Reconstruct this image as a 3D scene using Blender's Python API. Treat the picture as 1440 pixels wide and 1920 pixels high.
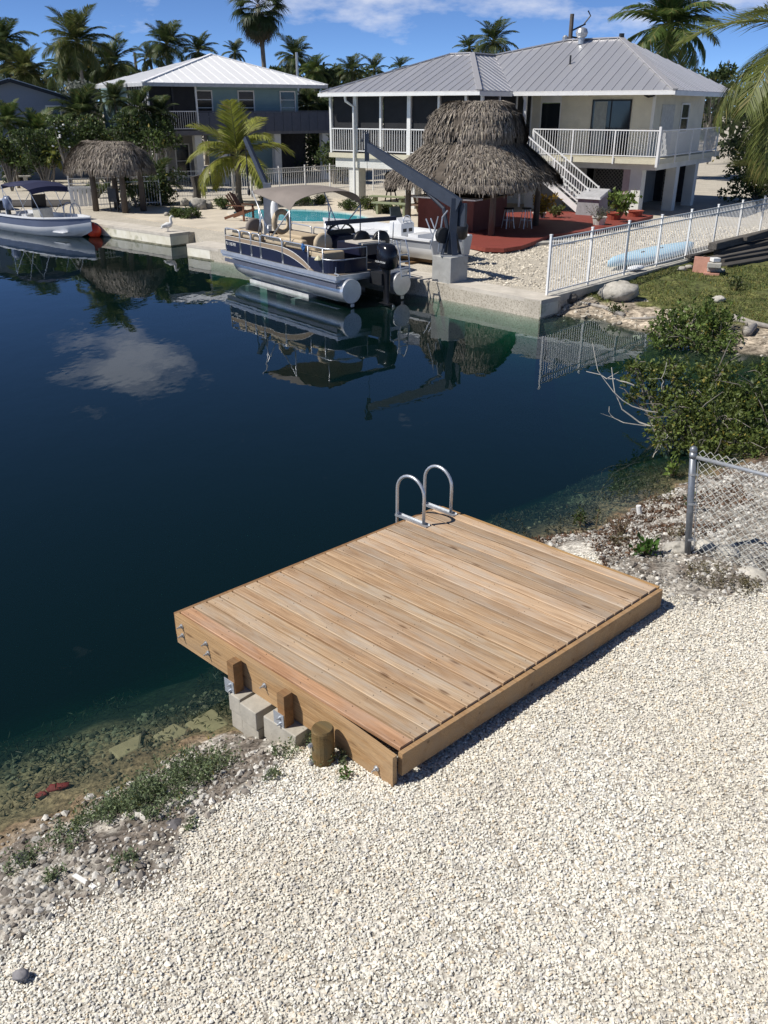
import bpy, math, random
import numpy as np
from mathutils import Vector, Matrix, Euler

for _o in list(bpy.data.objects):
    bpy.data.objects.remove(_o)
S = bpy.context.scene
COL = S.collection
R = math.radians
random.seed(7)
RNG = np.random.default_rng(11)

# ------------------------------------------------------------------ camera
CAM_H, FPX, HZ = 5.0, 1600.0, 203.0
PITCH = math.atan2(960 - HZ, FPX)
cam = bpy.data.cameras.new('camera')
cam.sensor_fit = 'VERTICAL'
cam.sensor_height = 36.0
cam.lens = 36.0 * FPX / 1920.0
cam.clip_start, cam.clip_end = 0.1, 3000
camo = bpy.data.objects.new('camera', cam)
COL.objects.link(camo)
camo.location = (0, 0, CAM_H)
camo.rotation_euler = (R(90) - PITCH, 0, 0)
S.camera = camo

# ------------------------------------------------------------------ sun, sky, exposure
SUN_EL, SUN_AZ = R(50), R(-104)          # azimuth clockwise from +Y; the sun stands left of the camera
sdir = Vector((math.sin(SUN_AZ) * math.cos(SUN_EL), math.cos(SUN_AZ) * math.cos(SUN_EL), math.sin(SUN_EL)))
sun = bpy.data.lights.new('sun', 'SUN')
sun.energy, sun.angle, sun.color = 4.4, R(0.53), (1.0, 0.955, 0.88)
suno = bpy.data.objects.new('sun', sun)
COL.objects.link(suno)
suno.rotation_euler = sdir.to_track_quat('Z', 'Y').to_euler()
suno.location = (-30, 0, 40)

world = bpy.data.worlds.new('World')
S.world = world
world.use_nodes = True
wn, wl = world.node_tree.nodes, world.node_tree.links
wn.clear()
def wnode(t, **k):
    n = wn.new(t)
    for a, b in k.items():
        setattr(n, a, b)
    return n
sky = wnode('ShaderNodeTexSky', sky_type='NISHITA', sun_disc=False, sun_elevation=SUN_EL, sun_rotation=SUN_AZ % (2 * math.pi),
            altitude=8000, air_density=0.95, dust_density=0.0, ozone_density=6.0)
tc = wnode('ShaderNodeTexCoord')
sep = wnode('ShaderNodeSeparateXYZ')
wl.new(tc.outputs['Generated'], sep.inputs[0])
def wmath(op, a, b=None, clamp=False):
    n = wnode('ShaderNodeMath', operation=op, use_clamp=clamp)
    for i, x in enumerate((a, b)):
        if x is None: continue
        if isinstance(x, (int, float)): n.inputs[i].default_value = x
        else: wl.new(x, n.inputs[i])
    return n.outputs[0]
az = wmath('ARCTAN2', sep.outputs[0], sep.outputs[1])
el = wmath('ARCSINE', sep.outputs[2])
comb = wnode('ShaderNodeCombineXYZ')
wl.new(wmath('MULTIPLY', az, 1.0), comb.inputs[0])
wl.new(wmath('MULTIPLY', el, 2.6), comb.inputs[1])
nz = wnode('ShaderNodeTexNoise')
nz.inputs['Scale'].default_value = 9.0
nz.inputs['Detail'].default_value = 9.0
nz.inputs['Roughness'].default_value = 0.58
wl.new(comb.outputs[0], nz.inputs['Vector'])
def cloud(a0, e0, sa, se, k):            # one bank of cumulus: a soft ellipse in azimuth and elevation
    da = wmath('DIVIDE', wmath('SUBTRACT', az, R(a0)), R(sa))
    de = wmath('DIVIDE', wmath('SUBTRACT', el, R(e0)), R(se))
    q = wmath('ADD', wmath('MULTIPLY', da, da), wmath('MULTIPLY', de, de))
    return wmath('MULTIPLY', wmath('EXPONENT', wmath('MULTIPLY', q, -1.0)), k)
banks = [(-1.5, 5.9, 8.5, 2.0, .74), (20, 5.9, 5.5, 1.5, .70), (9, 5.0, 3.0, .8, .40), (14, 4.6, 2.5, .7, .38), (-13, 5.4, 2.0, .6, .34), (-17.2, 14.6, 5.0, 2.6, .70), (-9.6, 9.2, 2.4, 1.1, .40), (34, 10, 7, 3, .5),
         (60, 14, 14, 4, .55), (-50, 10, 12, 3, .5), (100, 12, 16, 4, .55), (150, 15, 18, 5, .55), (-110, 13, 15, 4, .5), (-160, 12, 16, 4, .55)]
tot = None
for b in banks:
    c = cloud(*b)
    tot = c if tot is None else wmath('ADD', tot, c)
dens = wmath('MULTIPLY', wmath('SUBTRACT', wmath('ADD', wmath('SUBTRACT', wmath('MULTIPLY', nz.outputs['Fac'], 2.1), .55), tot), 0.84), 2.4, clamp=True)
dens = wmath('MULTIPLY', dens, 0.62)
mixc = wnode('ShaderNodeMixRGB')
wl.new(dens, mixc.inputs[0])
wl.new(sky.outputs[0], mixc.inputs[1])
mixc.inputs[2].default_value = (6.6, 6.7, 7.2, 1)
bg = wnode('ShaderNodeBackground')
bg.inputs['Strength'].default_value = 0.108
wl.new(mixc.outputs[0], bg.inputs[0])
wout = wnode('ShaderNodeOutputWorld')
wl.new(bg.outputs[0], wout.inputs[0])

S.view_settings.view_transform = 'Standard'
S.view_settings.look = 'None'
S.view_settings.exposure = 0.32
S.view_settings.gamma = 1.0
S.view_settings.use_curve_mapping = False
S.cycles.max_bounces = 8
S.cycles.transparent_max_bounces = 16
S.cycles.use_denoising = True
S.cycles.sample_clamp_indirect = 6

# ------------------------------------------------------------------ authoring helpers
_c, _s = math.cos(PITCH), math.sin(PITCH)
def ray(x, y):
    u, v = (x - 720) / FPX, (y - 960) / FPX
    return Vector((u, _c - v * _s, -_s - v * _c))
def g(x, y, z=0.0):                      # where the sight line through a photo point meets the level z
    d = ray(x, y)
    return Vector((0, 0, CAM_H)) + d * ((z - CAM_H) / d.z)
def dY(x, y, Y):                         # ... or the distance Y
    d = ray(x, y)
    return Vector((0, 0, CAM_H)) + d * (Y / d.y)

FAR_K = 1.10                              # most things across the canal scaled up about the camera, literal positions included
THING_SCALE = 1.0
def gf(x, y, z=0.0):                     # g() with z scaled about the camera height, like the far-bank things
    return g(x, y, 1.102 * z - .51)
ground_pt = g

class MB:
    def __init__(s):
        s.v, s.f = [], []
    def add(s, vs, fs):
        n = len(s.v)
        s.v += [tuple(v) for v in vs]
        s.f += [tuple(i + n for i in f) for f in fs]
        return s
    def hexa(s, p):                      # eight corners: four below, four above
        return s.add(p, [(3, 2, 1, 0), (4, 5, 6, 7), (0, 1, 5, 4), (1, 2, 6, 5), (2, 3, 7, 6), (3, 0, 4, 7)])
    def box(s, c, d, rz=0.0):
        hx, hy, hz = d[0] / 2, d[1] / 2, d[2] / 2
        cr, sr = math.cos(rz), math.sin(rz)
        p = [(c[0] + x * cr - y * sr, c[1] + x * sr + y * cr, c[2] + z) for z in (-hz, hz) for x, y in ((-hx, -hy), (hx, -hy), (hx, hy), (-hx, hy))]
        return s.hexa(p)
    def span(s, x0, x1, y0, y1, z0, z1):
        return s.box(((x0 + x1) / 2, (y0 + y1) / 2, (z0 + z1) / 2), (abs(x1 - x0), abs(y1 - y0), abs(z1 - z0)))
    def beam(s, a, b, w, h, up=(0, 0, 1)):
        a, b = Vector(a), Vector(b)
        d = (b - a).normalized()
        sd = d.cross(Vector(up))
        if sd.length < 1e-4: sd = d.cross(Vector((1, 0, 0)))
        sd.normalize()
        u = sd.cross(d).normalized()
        p = []
        for sh in (-h / 2, h / 2):
            p += [a + sd * -w / 2 + u * sh, a + sd * w / 2 + u * sh, b + sd * w / 2 + u * sh, b - sd * w / 2 + u * sh]
        return s.hexa(p)
    def tube(s, pts, r, n=8, caps=True):
        pts = [Vector(p) for p in pts]
        rs = r if isinstance(r, (list, tuple)) else [r] * len(pts)
        rings, ref = [], None
        for i, p in enumerate(pts):
            d = (pts[min(i + 1, len(pts) - 1)] - pts[max(i - 1, 0)]).normalized()
            if ref is None:
                ref = d.cross(Vector((0, 0, 1)))
                if ref.length < 1e-3: ref = d.cross(Vector((1, 0, 0)))
            ref = (ref - d * ref.dot(d))
            if ref.length < 1e-5: ref = d.orthogonal()
            ref.normalize()
            o = d.cross(ref)
            rings.append([p + (ref * math.cos(2 * math.pi * k / n) + o * math.sin(2 * math.pi * k / n)) * rs[i] for k in range(n)])
        return s.loft(rings, caps)
    def loft(s, rings, caps=True, closed=True):
        n = len(rings[0])
        vs = [v for ring in rings for v in ring]
        fs = []
        for i in range(len(rings) - 1):
            for k in range(n if closed else n - 1):
                k2 = (k + 1) % n
                fs.append((i * n + k, i * n + k2, (i + 1) * n + k2, (i + 1) * n + k))
        if caps:
            fs.append(tuple(reversed(range(n))))
            fs.append(tuple((len(rings) - 1) * n + k for k in range(n)))
        return s.add(vs, fs)
    def lathe(s, prof, c=(0, 0, 0), n=14):
        rings = [[(c[0] + r * math.cos(2 * math.pi * k / n), c[1] + r * math.sin(2 * math.pi * k / n), c[2] + z) for k in range(n)] for r, z in prof]
        return s.loft(rings, True)
    def prism(s, poly, z0, z1):
        n = len(poly)
        vs = [(p[0], p[1], z0) for p in poly] + [(p[0], p[1], z1) for p in poly]
        fs = [tuple(reversed(range(n))), tuple(range(n, 2 * n))]
        fs += [(k, (k + 1) % n, n + (k + 1) % n, n + k) for k in range(n)]
        return s.add(vs, fs)
    def slab(s, poly3, off):             # any flat polygon given a thickness along off
        n = len(poly3)
        off = Vector(off)
        vs = [Vector(p) for p in poly3] + [Vector(p) + off for p in poly3]
        fs = [tuple(reversed(range(n))), tuple(range(n, 2 * n))]
        fs += [(k, (k + 1) % n, n + (k + 1) % n, n + k) for k in range(n)]
        return s.add(vs, fs)
    def ball(s, c, r, nu=10, nv=7, jit=0.0, rnd=None):
        rx, ry, rz = (r, r, r) if isinstance(r, (int, float)) else r
        rnd = rnd or random
        rings = []
        for i in range(1, nv):
            t = math.pi * i / nv
            rings.append([])
            for k in range(nu):
                q = 1 + rnd.uniform(-jit, jit)
                a = 2 * math.pi * k / nu
                rings[-1].append((c[0] + rx * q * math.sin(t) * math.cos(a), c[1] + ry * q * math.sin(t) * math.sin(a), c[2] - rz * q * math.cos(t)))
        vs = [(c[0], c[1], c[2] - rz)] + [v for ring in rings for v in ring] + [(c[0], c[1], c[2] + rz)]
        fs, L = [], len(rings)
        for k in range(nu):
            fs.append((0, 1 + (k + 1) % nu, 1 + k))
            fs.append((len(vs) - 1, 1 + (L - 1) * nu + k, 1 + (L - 1) * nu + (k + 1) % nu))
            for i in range(L - 1):
                a, b = 1 + i * nu + k, 1 + i * nu + (k + 1) % nu
                fs.append((a, b, b + nu, a + nu))
        return s.add(vs, fs)

XF = {}
def text(name, body, size, mat, parent, loc, rot):
    cu = bpy.data.curves.new(name, 'FONT'); cu.body = body; cu.size = size; cu.extrude = .002
    tmp = bpy.data.objects.new(name + '_outline', cu); COL.objects.link(tmp)
    bpy.context.view_layer.update()
    me = bpy.data.meshes.new_from_object(tmp.evaluated_get(bpy.context.evaluated_depsgraph_get()))
    bpy.data.objects.remove(tmp); bpy.data.curves.remove(cu)
    me.name = name; me.materials.clear(); me.materials.append(mat)
    o = bpy.data.objects.new(name, me); COL.objects.link(o); o.parent = parent
    o.location, o.rotation_euler = loc, rot
    return o
def inv(parent):
    return XF.get(parent.name) if parent else None
def tag(o, label=None, cat=None, group=None, kind=None):
    if label: o['label'] = label
    if cat: o['category'] = cat
    if group: o['group'] = group
    if kind: o['kind'] = kind
    return o
def mesh_of(name, mb, mat, smooth=False):
    me = bpy.data.meshes.new(name)
    me.from_pydata([tuple(v) for v in mb.v], [], mb.f)
    if mat:
        for m in (mat if isinstance(mat, (list, tuple)) else [mat]): me.materials.append(m)
    if smooth: me.polygons.foreach_set('use_smooth', [True] * len(me.polygons))
    me.update()
    return me
def obj(name, mb, mat, parent=None, smooth=False, w=False, loc=None, **tg):
    """link a mesh; w=True: the points are world points, brought into the parent's frame (or round loc)"""
    if w and parent is not None:
        mi = XF[parent.name]
        mb.v = [tuple(mi @ Vector(v)) for v in mb.v]
    elif loc is not None:
        mb.v = [(v[0] - loc[0], v[1] - loc[1], v[2] - loc[2]) for v in mb.v]
    o = bpy.data.objects.new(name, mesh_of(name, mb, mat, smooth))
    COL.objects.link(o)
    if parent is not None:
        o.parent = parent
        if parent.name in XF: XF[o.name] = XF[parent.name]
    elif loc is not None: o.location = loc
    return tag(o, **tg)
def link(name, me, parent, loc=(0, 0, 0), rot=(0, 0, 0), sc=(1, 1, 1)):
    o = bpy.data.objects.new(name, me)
    COL.objects.link(o)
    o.parent = parent
    o.location, o.rotation_euler, o.scale = loc, rot, sc
    return o
def thing(name, label, cat, loc=(0, 0, 0), rz=0.0, group=None, sc=None):
    o = bpy.data.objects.new(name, None)
    o.empty_display_size = 0.2
    COL.objects.link(o)
    k = sc or THING_SCALE
    o.location, o.rotation_euler, o.scale = loc, (0, 0, rz), (k, k, k)
    XF[o.name] = (Matrix.Translation(Vector(loc)) @ Matrix.Rotation(rz, 4, 'Z') @ Matrix.Scale(k, 4)).inverted()
    return tag(o, label, cat, group)
def copy_tree(o, parent=None):
    c = o.copy()
    COL.objects.link(c)
    if parent is not None: c.parent = parent
    for ch in list(o.children): copy_tree(ch, c)
    return c
def place(src, loc, rz=0.0, sc=None, label=None, group=None):
    c = copy_tree(src)
    c.location, c.rotation_euler = loc, (0, 0, rz)
    if sc: c.scale = (sc, sc, sc)
    if label: c['label'] = label
    if group: c['group'] = group
    return c

# ------------------------------------------------------------------ materials
def nd(nt, t, **k):
    n = nt.nodes.new(t)
    for a, b in k.items():
        if a.startswith('in_'): n.inputs[a[3:].replace('_', ' ')].default_value = b
        else: setattr(n, a, b)
    return n
def M(name, col, rough=0.6, metal=0.0, var=0.25, scale=6.0, bump=0.15, col2=None, stretch=(1, 1, 1), detail=5.0, spots=None, objvar=0.0, trans=0.0, spec=0.4):
    """paint, stone, metal, leaf ...: a base colour that wanders by noise, fine relief, optional blotches of a third colour"""
    m = bpy.data.materials.new(name)
    m.use_nodes = True
    nt = m.node_tree
    L = nt.links.new
    b = nt.nodes['Principled BSDF']
    b.inputs['Metallic'].default_value = metal
    b.inputs['Specular IOR Level'].default_value = spec
    t = nd(nt, 'ShaderNodeTexCoord')
    mp = nd(nt, 'ShaderNodeMapping')
    mp.inputs['Scale'].default_value = stretch
    L(t.outputs['Object'], mp.inputs[0])
    vec = mp.outputs[0]
    if objvar:
        oi = nd(nt, 'ShaderNodeObjectInfo')
        mu = nd(nt, 'ShaderNodeMath', operation='MULTIPLY')
        L(oi.outputs['Random'], mu.inputs[0]); mu.inputs[1].default_value = 37.0
        ad = nd(nt, 'ShaderNodeVectorMath', operation='ADD')
        L(mp.outputs[0], ad.inputs[0]); L(mu.outputs[0], ad.inputs[1])
        vec = ad.outputs[0]
    n = nd(nt, 'ShaderNodeTexNoise', in_Scale=scale, in_Detail=detail, in_Roughness=0.62)
    L(vec, n.inputs['Vector'])
    rp = nd(nt, 'ShaderNodeValToRGB')
    c2 = col2 or tuple(max(0, x * (1 - var)) for x in col)
    rp.color_ramp.elements[0].color = (*c2, 1); rp.color_ramp.elements[0].position = 0.33
    rp.color_ramp.elements[1].color = (*col, 1); rp.color_ramp.elements[1].position = 0.67
    L(n.outputs['Fac'], rp.inputs[0])
    out = rp.outputs[0]
    if spots:
        sc, thr, width, scol = spots
        n2 = nd(nt, 'ShaderNodeTexNoise', in_Scale=sc, in_Detail=6.0, in_Roughness=0.7)
        L(vec, n2.inputs['Vector'])
        r2 = nd(nt, 'ShaderNodeMapRange')
        r2.inputs[1].default_value = thr; r2.inputs[2].default_value = thr + width
        L(n2.outputs['Fac'], r2.inputs[0])
        mx = nd(nt, 'ShaderNodeMixRGB')
        L(r2.outputs[0], mx.inputs[0]); L(out, mx.inputs[1]); mx.inputs[2].default_value = (*scol, 1)
        out = mx.outputs[0]
    if objvar:
        hs = nd(nt, 'ShaderNodeHueSaturation')
        mr = nd(nt, 'ShaderNodeMapRange')
        mr.inputs[3].default_value = 1 - objvar; mr.inputs[4].default_value = 1 + objvar
        L(oi.outputs['Random'], mr.inputs[0]); L(mr.outputs[0], hs.inputs['Value']); L(out, hs.inputs['Color'])
        out = hs.outputs[0]
    L(out, b.inputs['Base Color'])
    rr = nd(nt, 'ShaderNodeMapRange')
    rr.inputs[3].default_value = min(1, rough + 0.08); rr.inputs[4].default_value = max(0.02, rough - 0.08)
    L(n.outputs['Fac'], rr.inputs[0]); L(rr.outputs[0], b.inputs['Roughness'])
    if bump:
        bp = nd(nt, 'ShaderNodeBump', in_Strength=bump, in_Distance=0.02)
        L(n.outputs['Fac'], bp.inputs['Height']); L(bp.outputs[0], b.inputs['Normal'])
    if trans:
        tr = nd(nt, 'ShaderNodeBsdfTranslucent')
        L(out, tr.inputs[0])
        ms = nd(nt, 'ShaderNodeMixShader', in_Fac=trans)
        L(b.outputs[0], ms.inputs[1]); L(tr.outputs[0], ms.inputs[2])
        L(ms.outputs[0], nt.nodes['Material Output'].inputs[0])
    return m
def vcol_mat(name, rough=0.85, bump=0.3, scale=60, trans=0.0, spec=0.3, grain=0.0):
    """colour carried by each pebble, leaf or blade (attribute 'col'), with fine relief"""
    m = bpy.data.materials.new(name)
    m.use_nodes = True
    nt = m.node_tree
    L = nt.links.new
    b = nt.nodes['Principled BSDF']
    b.inputs['Roughness'].default_value = rough
    b.inputs['Specular IOR Level'].default_value = spec
    a = nd(nt, 'ShaderNodeAttribute', attribute_name='col')
    out = a.outputs['Color']
    if grain:                            # grit: specks of lighter and darker grains
        tg = nd(nt, 'ShaderNodeTexCoord')
        ng = nd(nt, 'ShaderNodeTexNoise', in_Scale=grain, in_Detail=6.0, in_Roughness=0.75)
        L(tg.outputs['Object'], ng.inputs['Vector'])
        rg = nd(nt, 'ShaderNodeValToRGB')
        rg.color_ramp.elements[0].color = (.30, .28, .26, 1); rg.color_ramp.elements[0].position = .38
        rg.color_ramp.elements[1].color = (1.35, 1.35, 1.35, 1); rg.color_ramp.elements[1].position = .60
        L(ng.outputs['Fac'], rg.inputs[0])
        mg = nd(nt, 'ShaderNodeMixRGB', blend_type='MULTIPLY'); mg.inputs[0].default_value = 1
        L(out, mg.inputs[1]); L(rg.outputs[0], mg.inputs[2]); out = mg.outputs[0]
    L(out, b.inputs['Base Color'])
    if bump:
        t = nd(nt, 'ShaderNodeTexCoord')
        n = nd(nt, 'ShaderNodeTexNoise', in_Scale=scale, in_Detail=3.0)
        L(t.outputs['Object'], n.inputs['Vector'])
        bp = nd(nt, 'ShaderNodeBump', in_Strength=bump, in_Distance=0.01)
        L(n.outputs['Fac'], bp.inputs['Height']); L(bp.outputs[0], b.inputs['Normal'])
    if trans:
        tr = nd(nt, 'ShaderNodeBsdfTranslucent')
        L(a.outputs['Color'], tr.inputs[0])
        ms = nd(nt, 'ShaderNodeMixShader', in_Fac=trans)
        L(b.outputs[0], ms.inputs[1]); L(tr.outputs[0], ms.inputs[2])
        L(ms.outputs[0], nt.nodes['Material Output'].inputs[0])
    return m
def np_mesh(name, V, F, colors, mat, smooth):
    """many small pieces at once: V (n,k,3), F (m,j) faces of one piece, colors (n,3)"""
    n, k, _ = V.shape
    m, j = F.shape
    me = bpy.data.meshes.new(name)
    me.vertices.add(n * k)
    me.vertices.foreach_set('co', V.reshape(-1).astype(np.float32))
    idx = (F[None] + (np.arange(n) * k)[:, None, None]).reshape(-1).astype(np.int32)
    me.loops.add(len(idx)); me.loops.foreach_set('vertex_index', idx)
    me.polygons.add(n * m)
    me.polygons.foreach_set('loop_start', np.arange(0, n * m * j, j, dtype=np.int32))
    me.polygons.foreach_set('loop_total', np.full(n * m, j, dtype=np.int32))
    me.polygons.foreach_set('use_smooth', np.full(n * m, bool(smooth)))
    if colors is not None:
        a = me.attributes.new('col', 'FLOAT_COLOR', 'POINT')
        c = np.ones((n, k, 4), np.float32)
        c[..., :3] = colors[:, None, :]
        a.data.foreach_set('color', c.reshape(-1))
    me.update(); me.validate()
    me.materials.append(mat)
    return me
def rot_np(n, rng=None, tilt=None):
    rng = rng or RNG
    q = rng.normal(size=(n, 4)); q /= np.linalg.norm(q, axis=1)[:, None]
    w, x, y, z = q.T
    return np.stack([np.stack([1 - 2 * (y * y + z * z), 2 * (x * y - z * w), 2 * (x * z + y * w)], -1),
                     np.stack([2 * (x * y + z * w), 1 - 2 * (x * x + z * z), 2 * (y * z - x * w)], -1),
                     np.stack([2 * (x * z - y * w), 2 * (y * z + x * w), 1 - 2 * (x * x + y * y)], -1)], 1)
def leaves_np(P, size, cols, ar=0.5, rng=None, up=0.0, fold=True):
    """leaf blades: six-point folded leaves at points P"""
    rng = rng or RNG
    n = len(P)
    d = rng.normal(size=(n, 3)); d[:, 2] += up; d /= np.linalg.norm(d, axis=1)[:, None]
    e = rng.normal(size=(n, 3)); e[:, 2] *= .6; sd = np.cross(d, e); sd /= np.linalg.norm(sd, axis=1)[:, None] + 1e-9
    nn = np.cross(sd, d)
    s = (size * rng.uniform(.6, 1.3, n))[:, None]
    V = np.stack([P, P + d * s * .45 + sd * s * ar * .5 + nn * s * .08, P + d * s, P + d * s * .45 - sd * s * ar * .5 + nn * s * .08], 1)
    F = np.array([[0, 1, 2], [0, 2, 3]])
    return V, F, cols

WHITE = M('white_paint', (.78, .78, .76), .45, var=.10, scale=3, bump=.03)
WHITE_AL = M('white_aluminium', (.80, .80, .79), .38, var=.06, scale=5, bump=.02)
GALV = M('galvanised_steel', (.50, .52, .54), .42, metal=.6, var=.25, scale=14, bump=.05)
ALU = M('aluminium', (.62, .64, .66), .36, metal=.7, var=.22, scale=7, bump=.04)
CONC = M('concrete', (.50, .48, .43), .88, var=.30, scale=5, bump=.35, spots=(2.5, .56, .12, (.30, .29, .25)))
BLACKP = M('black_plastic', (.012, .012, .014), .4, var=.3, scale=6, bump=.03)
DARKM = M('dark_metal', (.03, .032, .036), .5, metal=.3, var=.3, scale=9, bump=.05)
GLASSD = M('dark_window_glass', (.018, .022, .026), .08, var=.2, scale=1.5, bump=.0, spec=.6)
SCREEN = M('insect_screen', (.020, .021, .024), .85, var=.25, scale=2.0, bump=.0)
# ================================================================== SETTING: canal, banks
# the shore of the near bank, from far left to far right, and the land's rise away from it
SH = np.array([(-9, .5), (-6, 2.5), (-2.91, 4.8), (-2.43, 5.18), (-1.9, 5.62), (-1.36, 5.92), (-1.0, 6.02), (.3, 7.4), (1.2, 9.0), (1.93, 9.75), (2.71, 9.95), (3.55, 10.74),
               (4.52, 11.68), (6.16, 12.77), (9, 14.2), (14, 16.4), (40, 27)])
def shore_d(x, y):
    P = np.stack([x, y], -1)
    best = np.full(x.shape, 1e9); sign = np.ones(x.shape)
    for a, b in zip(SH[:-1], SH[1:]):
        ab = b - a
        t = np.clip(((P - a) @ ab) / (ab @ ab), 0, 1)
        dv = P - (a + t[..., None] * ab)
        d = np.hypot(dv[..., 0], dv[..., 1])
        cr = ab[0] * (P[..., 1] - a[1]) - ab[1] * (P[..., 0] - a[0])
        k = d < best
        best = np.where(k, d, best); sign = np.where(k, np.where(cr < 0, 1., -1.), sign)
    return best * sign
def vnoise(x, y, s, seed=0):             # cheap smooth value noise
    r = np.random.default_rng(seed).random((64, 64))
    u, v = x / s, y / s
    i, j = np.floor(u).astype(int), np.floor(v).astype(int)
    f, h = u - i, v - j
    f, h = f * f * (3 - 2 * f), h * h * (3 - 2 * h)
    q = lambda a, b: r[a % 64, b % 64]
    return (q(i, j) * (1 - f) + q(i + 1, j) * f) * (1 - h) + (q(i, j + 1) * (1 - f) + q(i + 1, j + 1) * f) * h
def zt(x, y):
    x, y = np.asarray(x, float), np.asarray(y, float)
    d = shore_d(x, y) + (vnoise(x, y, .45, 1) - .5) * .16 + (vnoise(x, y, 1.3, 2) - .5) * .12
    land = np.interp(d, [0, .25, .6, 1.0, 2.0, 6, 12], [0, .10, .25, .39, .50, .57, .66])
    sea = np.interp(-d, [0, .5, 1.0, 1.5, 2.2, 3.5, 6], [0, .08, .20, .40, .85, 1.8, 3.2])
    z = np.where(d > 0, land, -sea)
    rough = np.clip(1 - np.abs(d - .2) / 1.0, 0, 1)
    return z + (vnoise(x, y, .16, 3) - .5) * .07 * rough + (vnoise(x, y, .07, 4) - .5) * .035 * rough
def grid_mesh(name, xs, ys, zf, mat, cols=None, smooth=True):
    X, Y = np.meshgrid(xs, ys)
    Z = zf(X, Y)
    V = np.stack([X, Y, Z], -1).reshape(-1, 3)
    nx, ny = len(xs), len(ys)
    i = (np.arange(ny - 1)[:, None] * nx + np.arange(nx - 1)[None]).reshape(-1)
    F = np.stack([i, i + 1, i + nx + 1, i + nx], 1)
    me = bpy.data.meshes.new(name)
    me.vertices.add(len(V)); me.vertices.foreach_set('co', V.reshape(-1).astype(np.float32))
    me.loops.add(F.size); me.loops.foreach_set('vertex_index', F.reshape(-1).astype(np.int32))
    me.polygons.add(len(F))
    me.polygons.foreach_set('loop_start', np.arange(0, F.size, 4, dtype=np.int32))
    me.polygons.foreach_set('loop_total', np.full(len(F), 4, dtype=np.int32))
    me.polygons.foreach_set('use_smooth', np.full(len(F), smooth))
    if cols is not None:
        a = me.attributes.new('col', 'FLOAT_COLOR', 'POINT')
        c = np.ones((len(V), 4), np.float32); c[:, :3] = cols(X, Y, Z).reshape(-1, 3)
        a.data.foreach_set('color', c.reshape(-1))
    me.update(); me.validate()
    me.materials.append(mat)
    o = bpy.data.objects.new(name, me)
    COL.objects.link(o)
    return o

# where clean gravel ends on the near bank (towards the water lie grey rubble, soil and weeds)
def grav_mask(x, y):
    left = shore_d(x, y) - (np.interp(x, [-2.2, -1.2, -.6], [1.45, 1.15, .55]) + (vnoise(x, y, .5, 9) - .5) * .5)
    # right of the dock the bank is rough ground behind a line from the dock's corner to the right
    right = np.where(x > 2.4, (7.42 + .10 * (x - 2.4) + (vnoise(x, y, .4, 8) - .5) * .35) - y, 9.)
    under = np.where((y > 4.6) & (y < 8.3) & (x > -.6) & (x < 2.7), shore_d(x, y) - .35, left)
    return np.minimum(np.where(x < 2.4, under, left), right)
def bank_cols(X, Y, Z):
    n1, n2, n3 = vnoise(X, Y, .22, 5) * .7 + vnoise(X, Y, .09, 15) * .3, vnoise(X, Y, .06, 6), vnoise(X, Y, .9, 7)
    gm = np.clip(grav_mask(X, Y) / .25, 0, 1)[..., None]
    soil = np.array([.20, .17, .14]) * (0.55 + .9 * n2[..., None]) * (.7 + .6 * n1[..., None])
    lime = np.array([.46, .43, .375]) * (.40 + .95 * n2[..., None])
    rub = soil * (1 - (n1[..., None] > .45) * .75) + lime * (n1[..., None] > .45) * .75
    grav = np.array([.66, .62, .54]) * (.65 + .5 * n2[..., None])
    lit = np.clip((vnoise(X, Y, .5, 17) - .35) * 4, 0, 1) * np.clip(1.3 - shore_d(X, Y), 0, 1) * (X > 1.6)
    rub = rub * (1 - .8 * lit[..., None]) + np.array([.10, .062, .040]) * (.4 + 1.1 * n2[..., None]) * .8 * lit[..., None]
    land = rub * (1 - gm) + grav * gm
    silt = np.array([.22, .158, .092]) * (.6 + .8 * n1[..., None])
    weed = np.array([.022, .023, .013]) * (.5 + n2[..., None])
    deep = np.array([.04, .10, .085])[None, None] * np.ones_like(weed)
    dep = -Z[..., None]
    wf = np.clip((dep - .05 + (n3[..., None] - .5) * .25) / .12, 0, 1) * np.clip((n1[..., None] * .6 + n2[..., None] * .6 - .22 + dep * 1.5) * 5, 0, 1)
    sea = silt * (1 - wf) + weed * wf
    df = np.clip((dep - .9) / 1.2, 0, 1)
    sea = sea * (1 - df) + deep * df
    wet = np.clip(Z[..., None] / .06, 0, 1)
    return sea * (1 - wet) + land * wet
BANK = vcol_mat('bank_soil', .9, .9, 30, grain=24)
xs = np.concatenate([np.arange(-14, -4, .5), np.arange(-4, 7.0, .05), np.arange(7, 16, .35)])
ys = np.concatenate([np.arange(-3, 2.0, .4), np.arange(2.0, 12.6, .05), np.arange(12.6, 17.5, .35)])
tag(grid_mesh('near_bank', xs, ys, zt, BANK, bank_cols), kind='structure')

# deep bed of the canal under everything
DEEP = M('canal_bed_silt', (.05, .18, .15), .95, var=.35, scale=.6, bump=.3)
mb = MB(); mb.add([(-400, -30, -3.3), (400, -30, -3.3), (400, 500, -3.3), (-400, 500, -3.3)], [(0, 1, 2, 3)])
obj('canal_bed', mb, DEEP, kind='structure')

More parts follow.
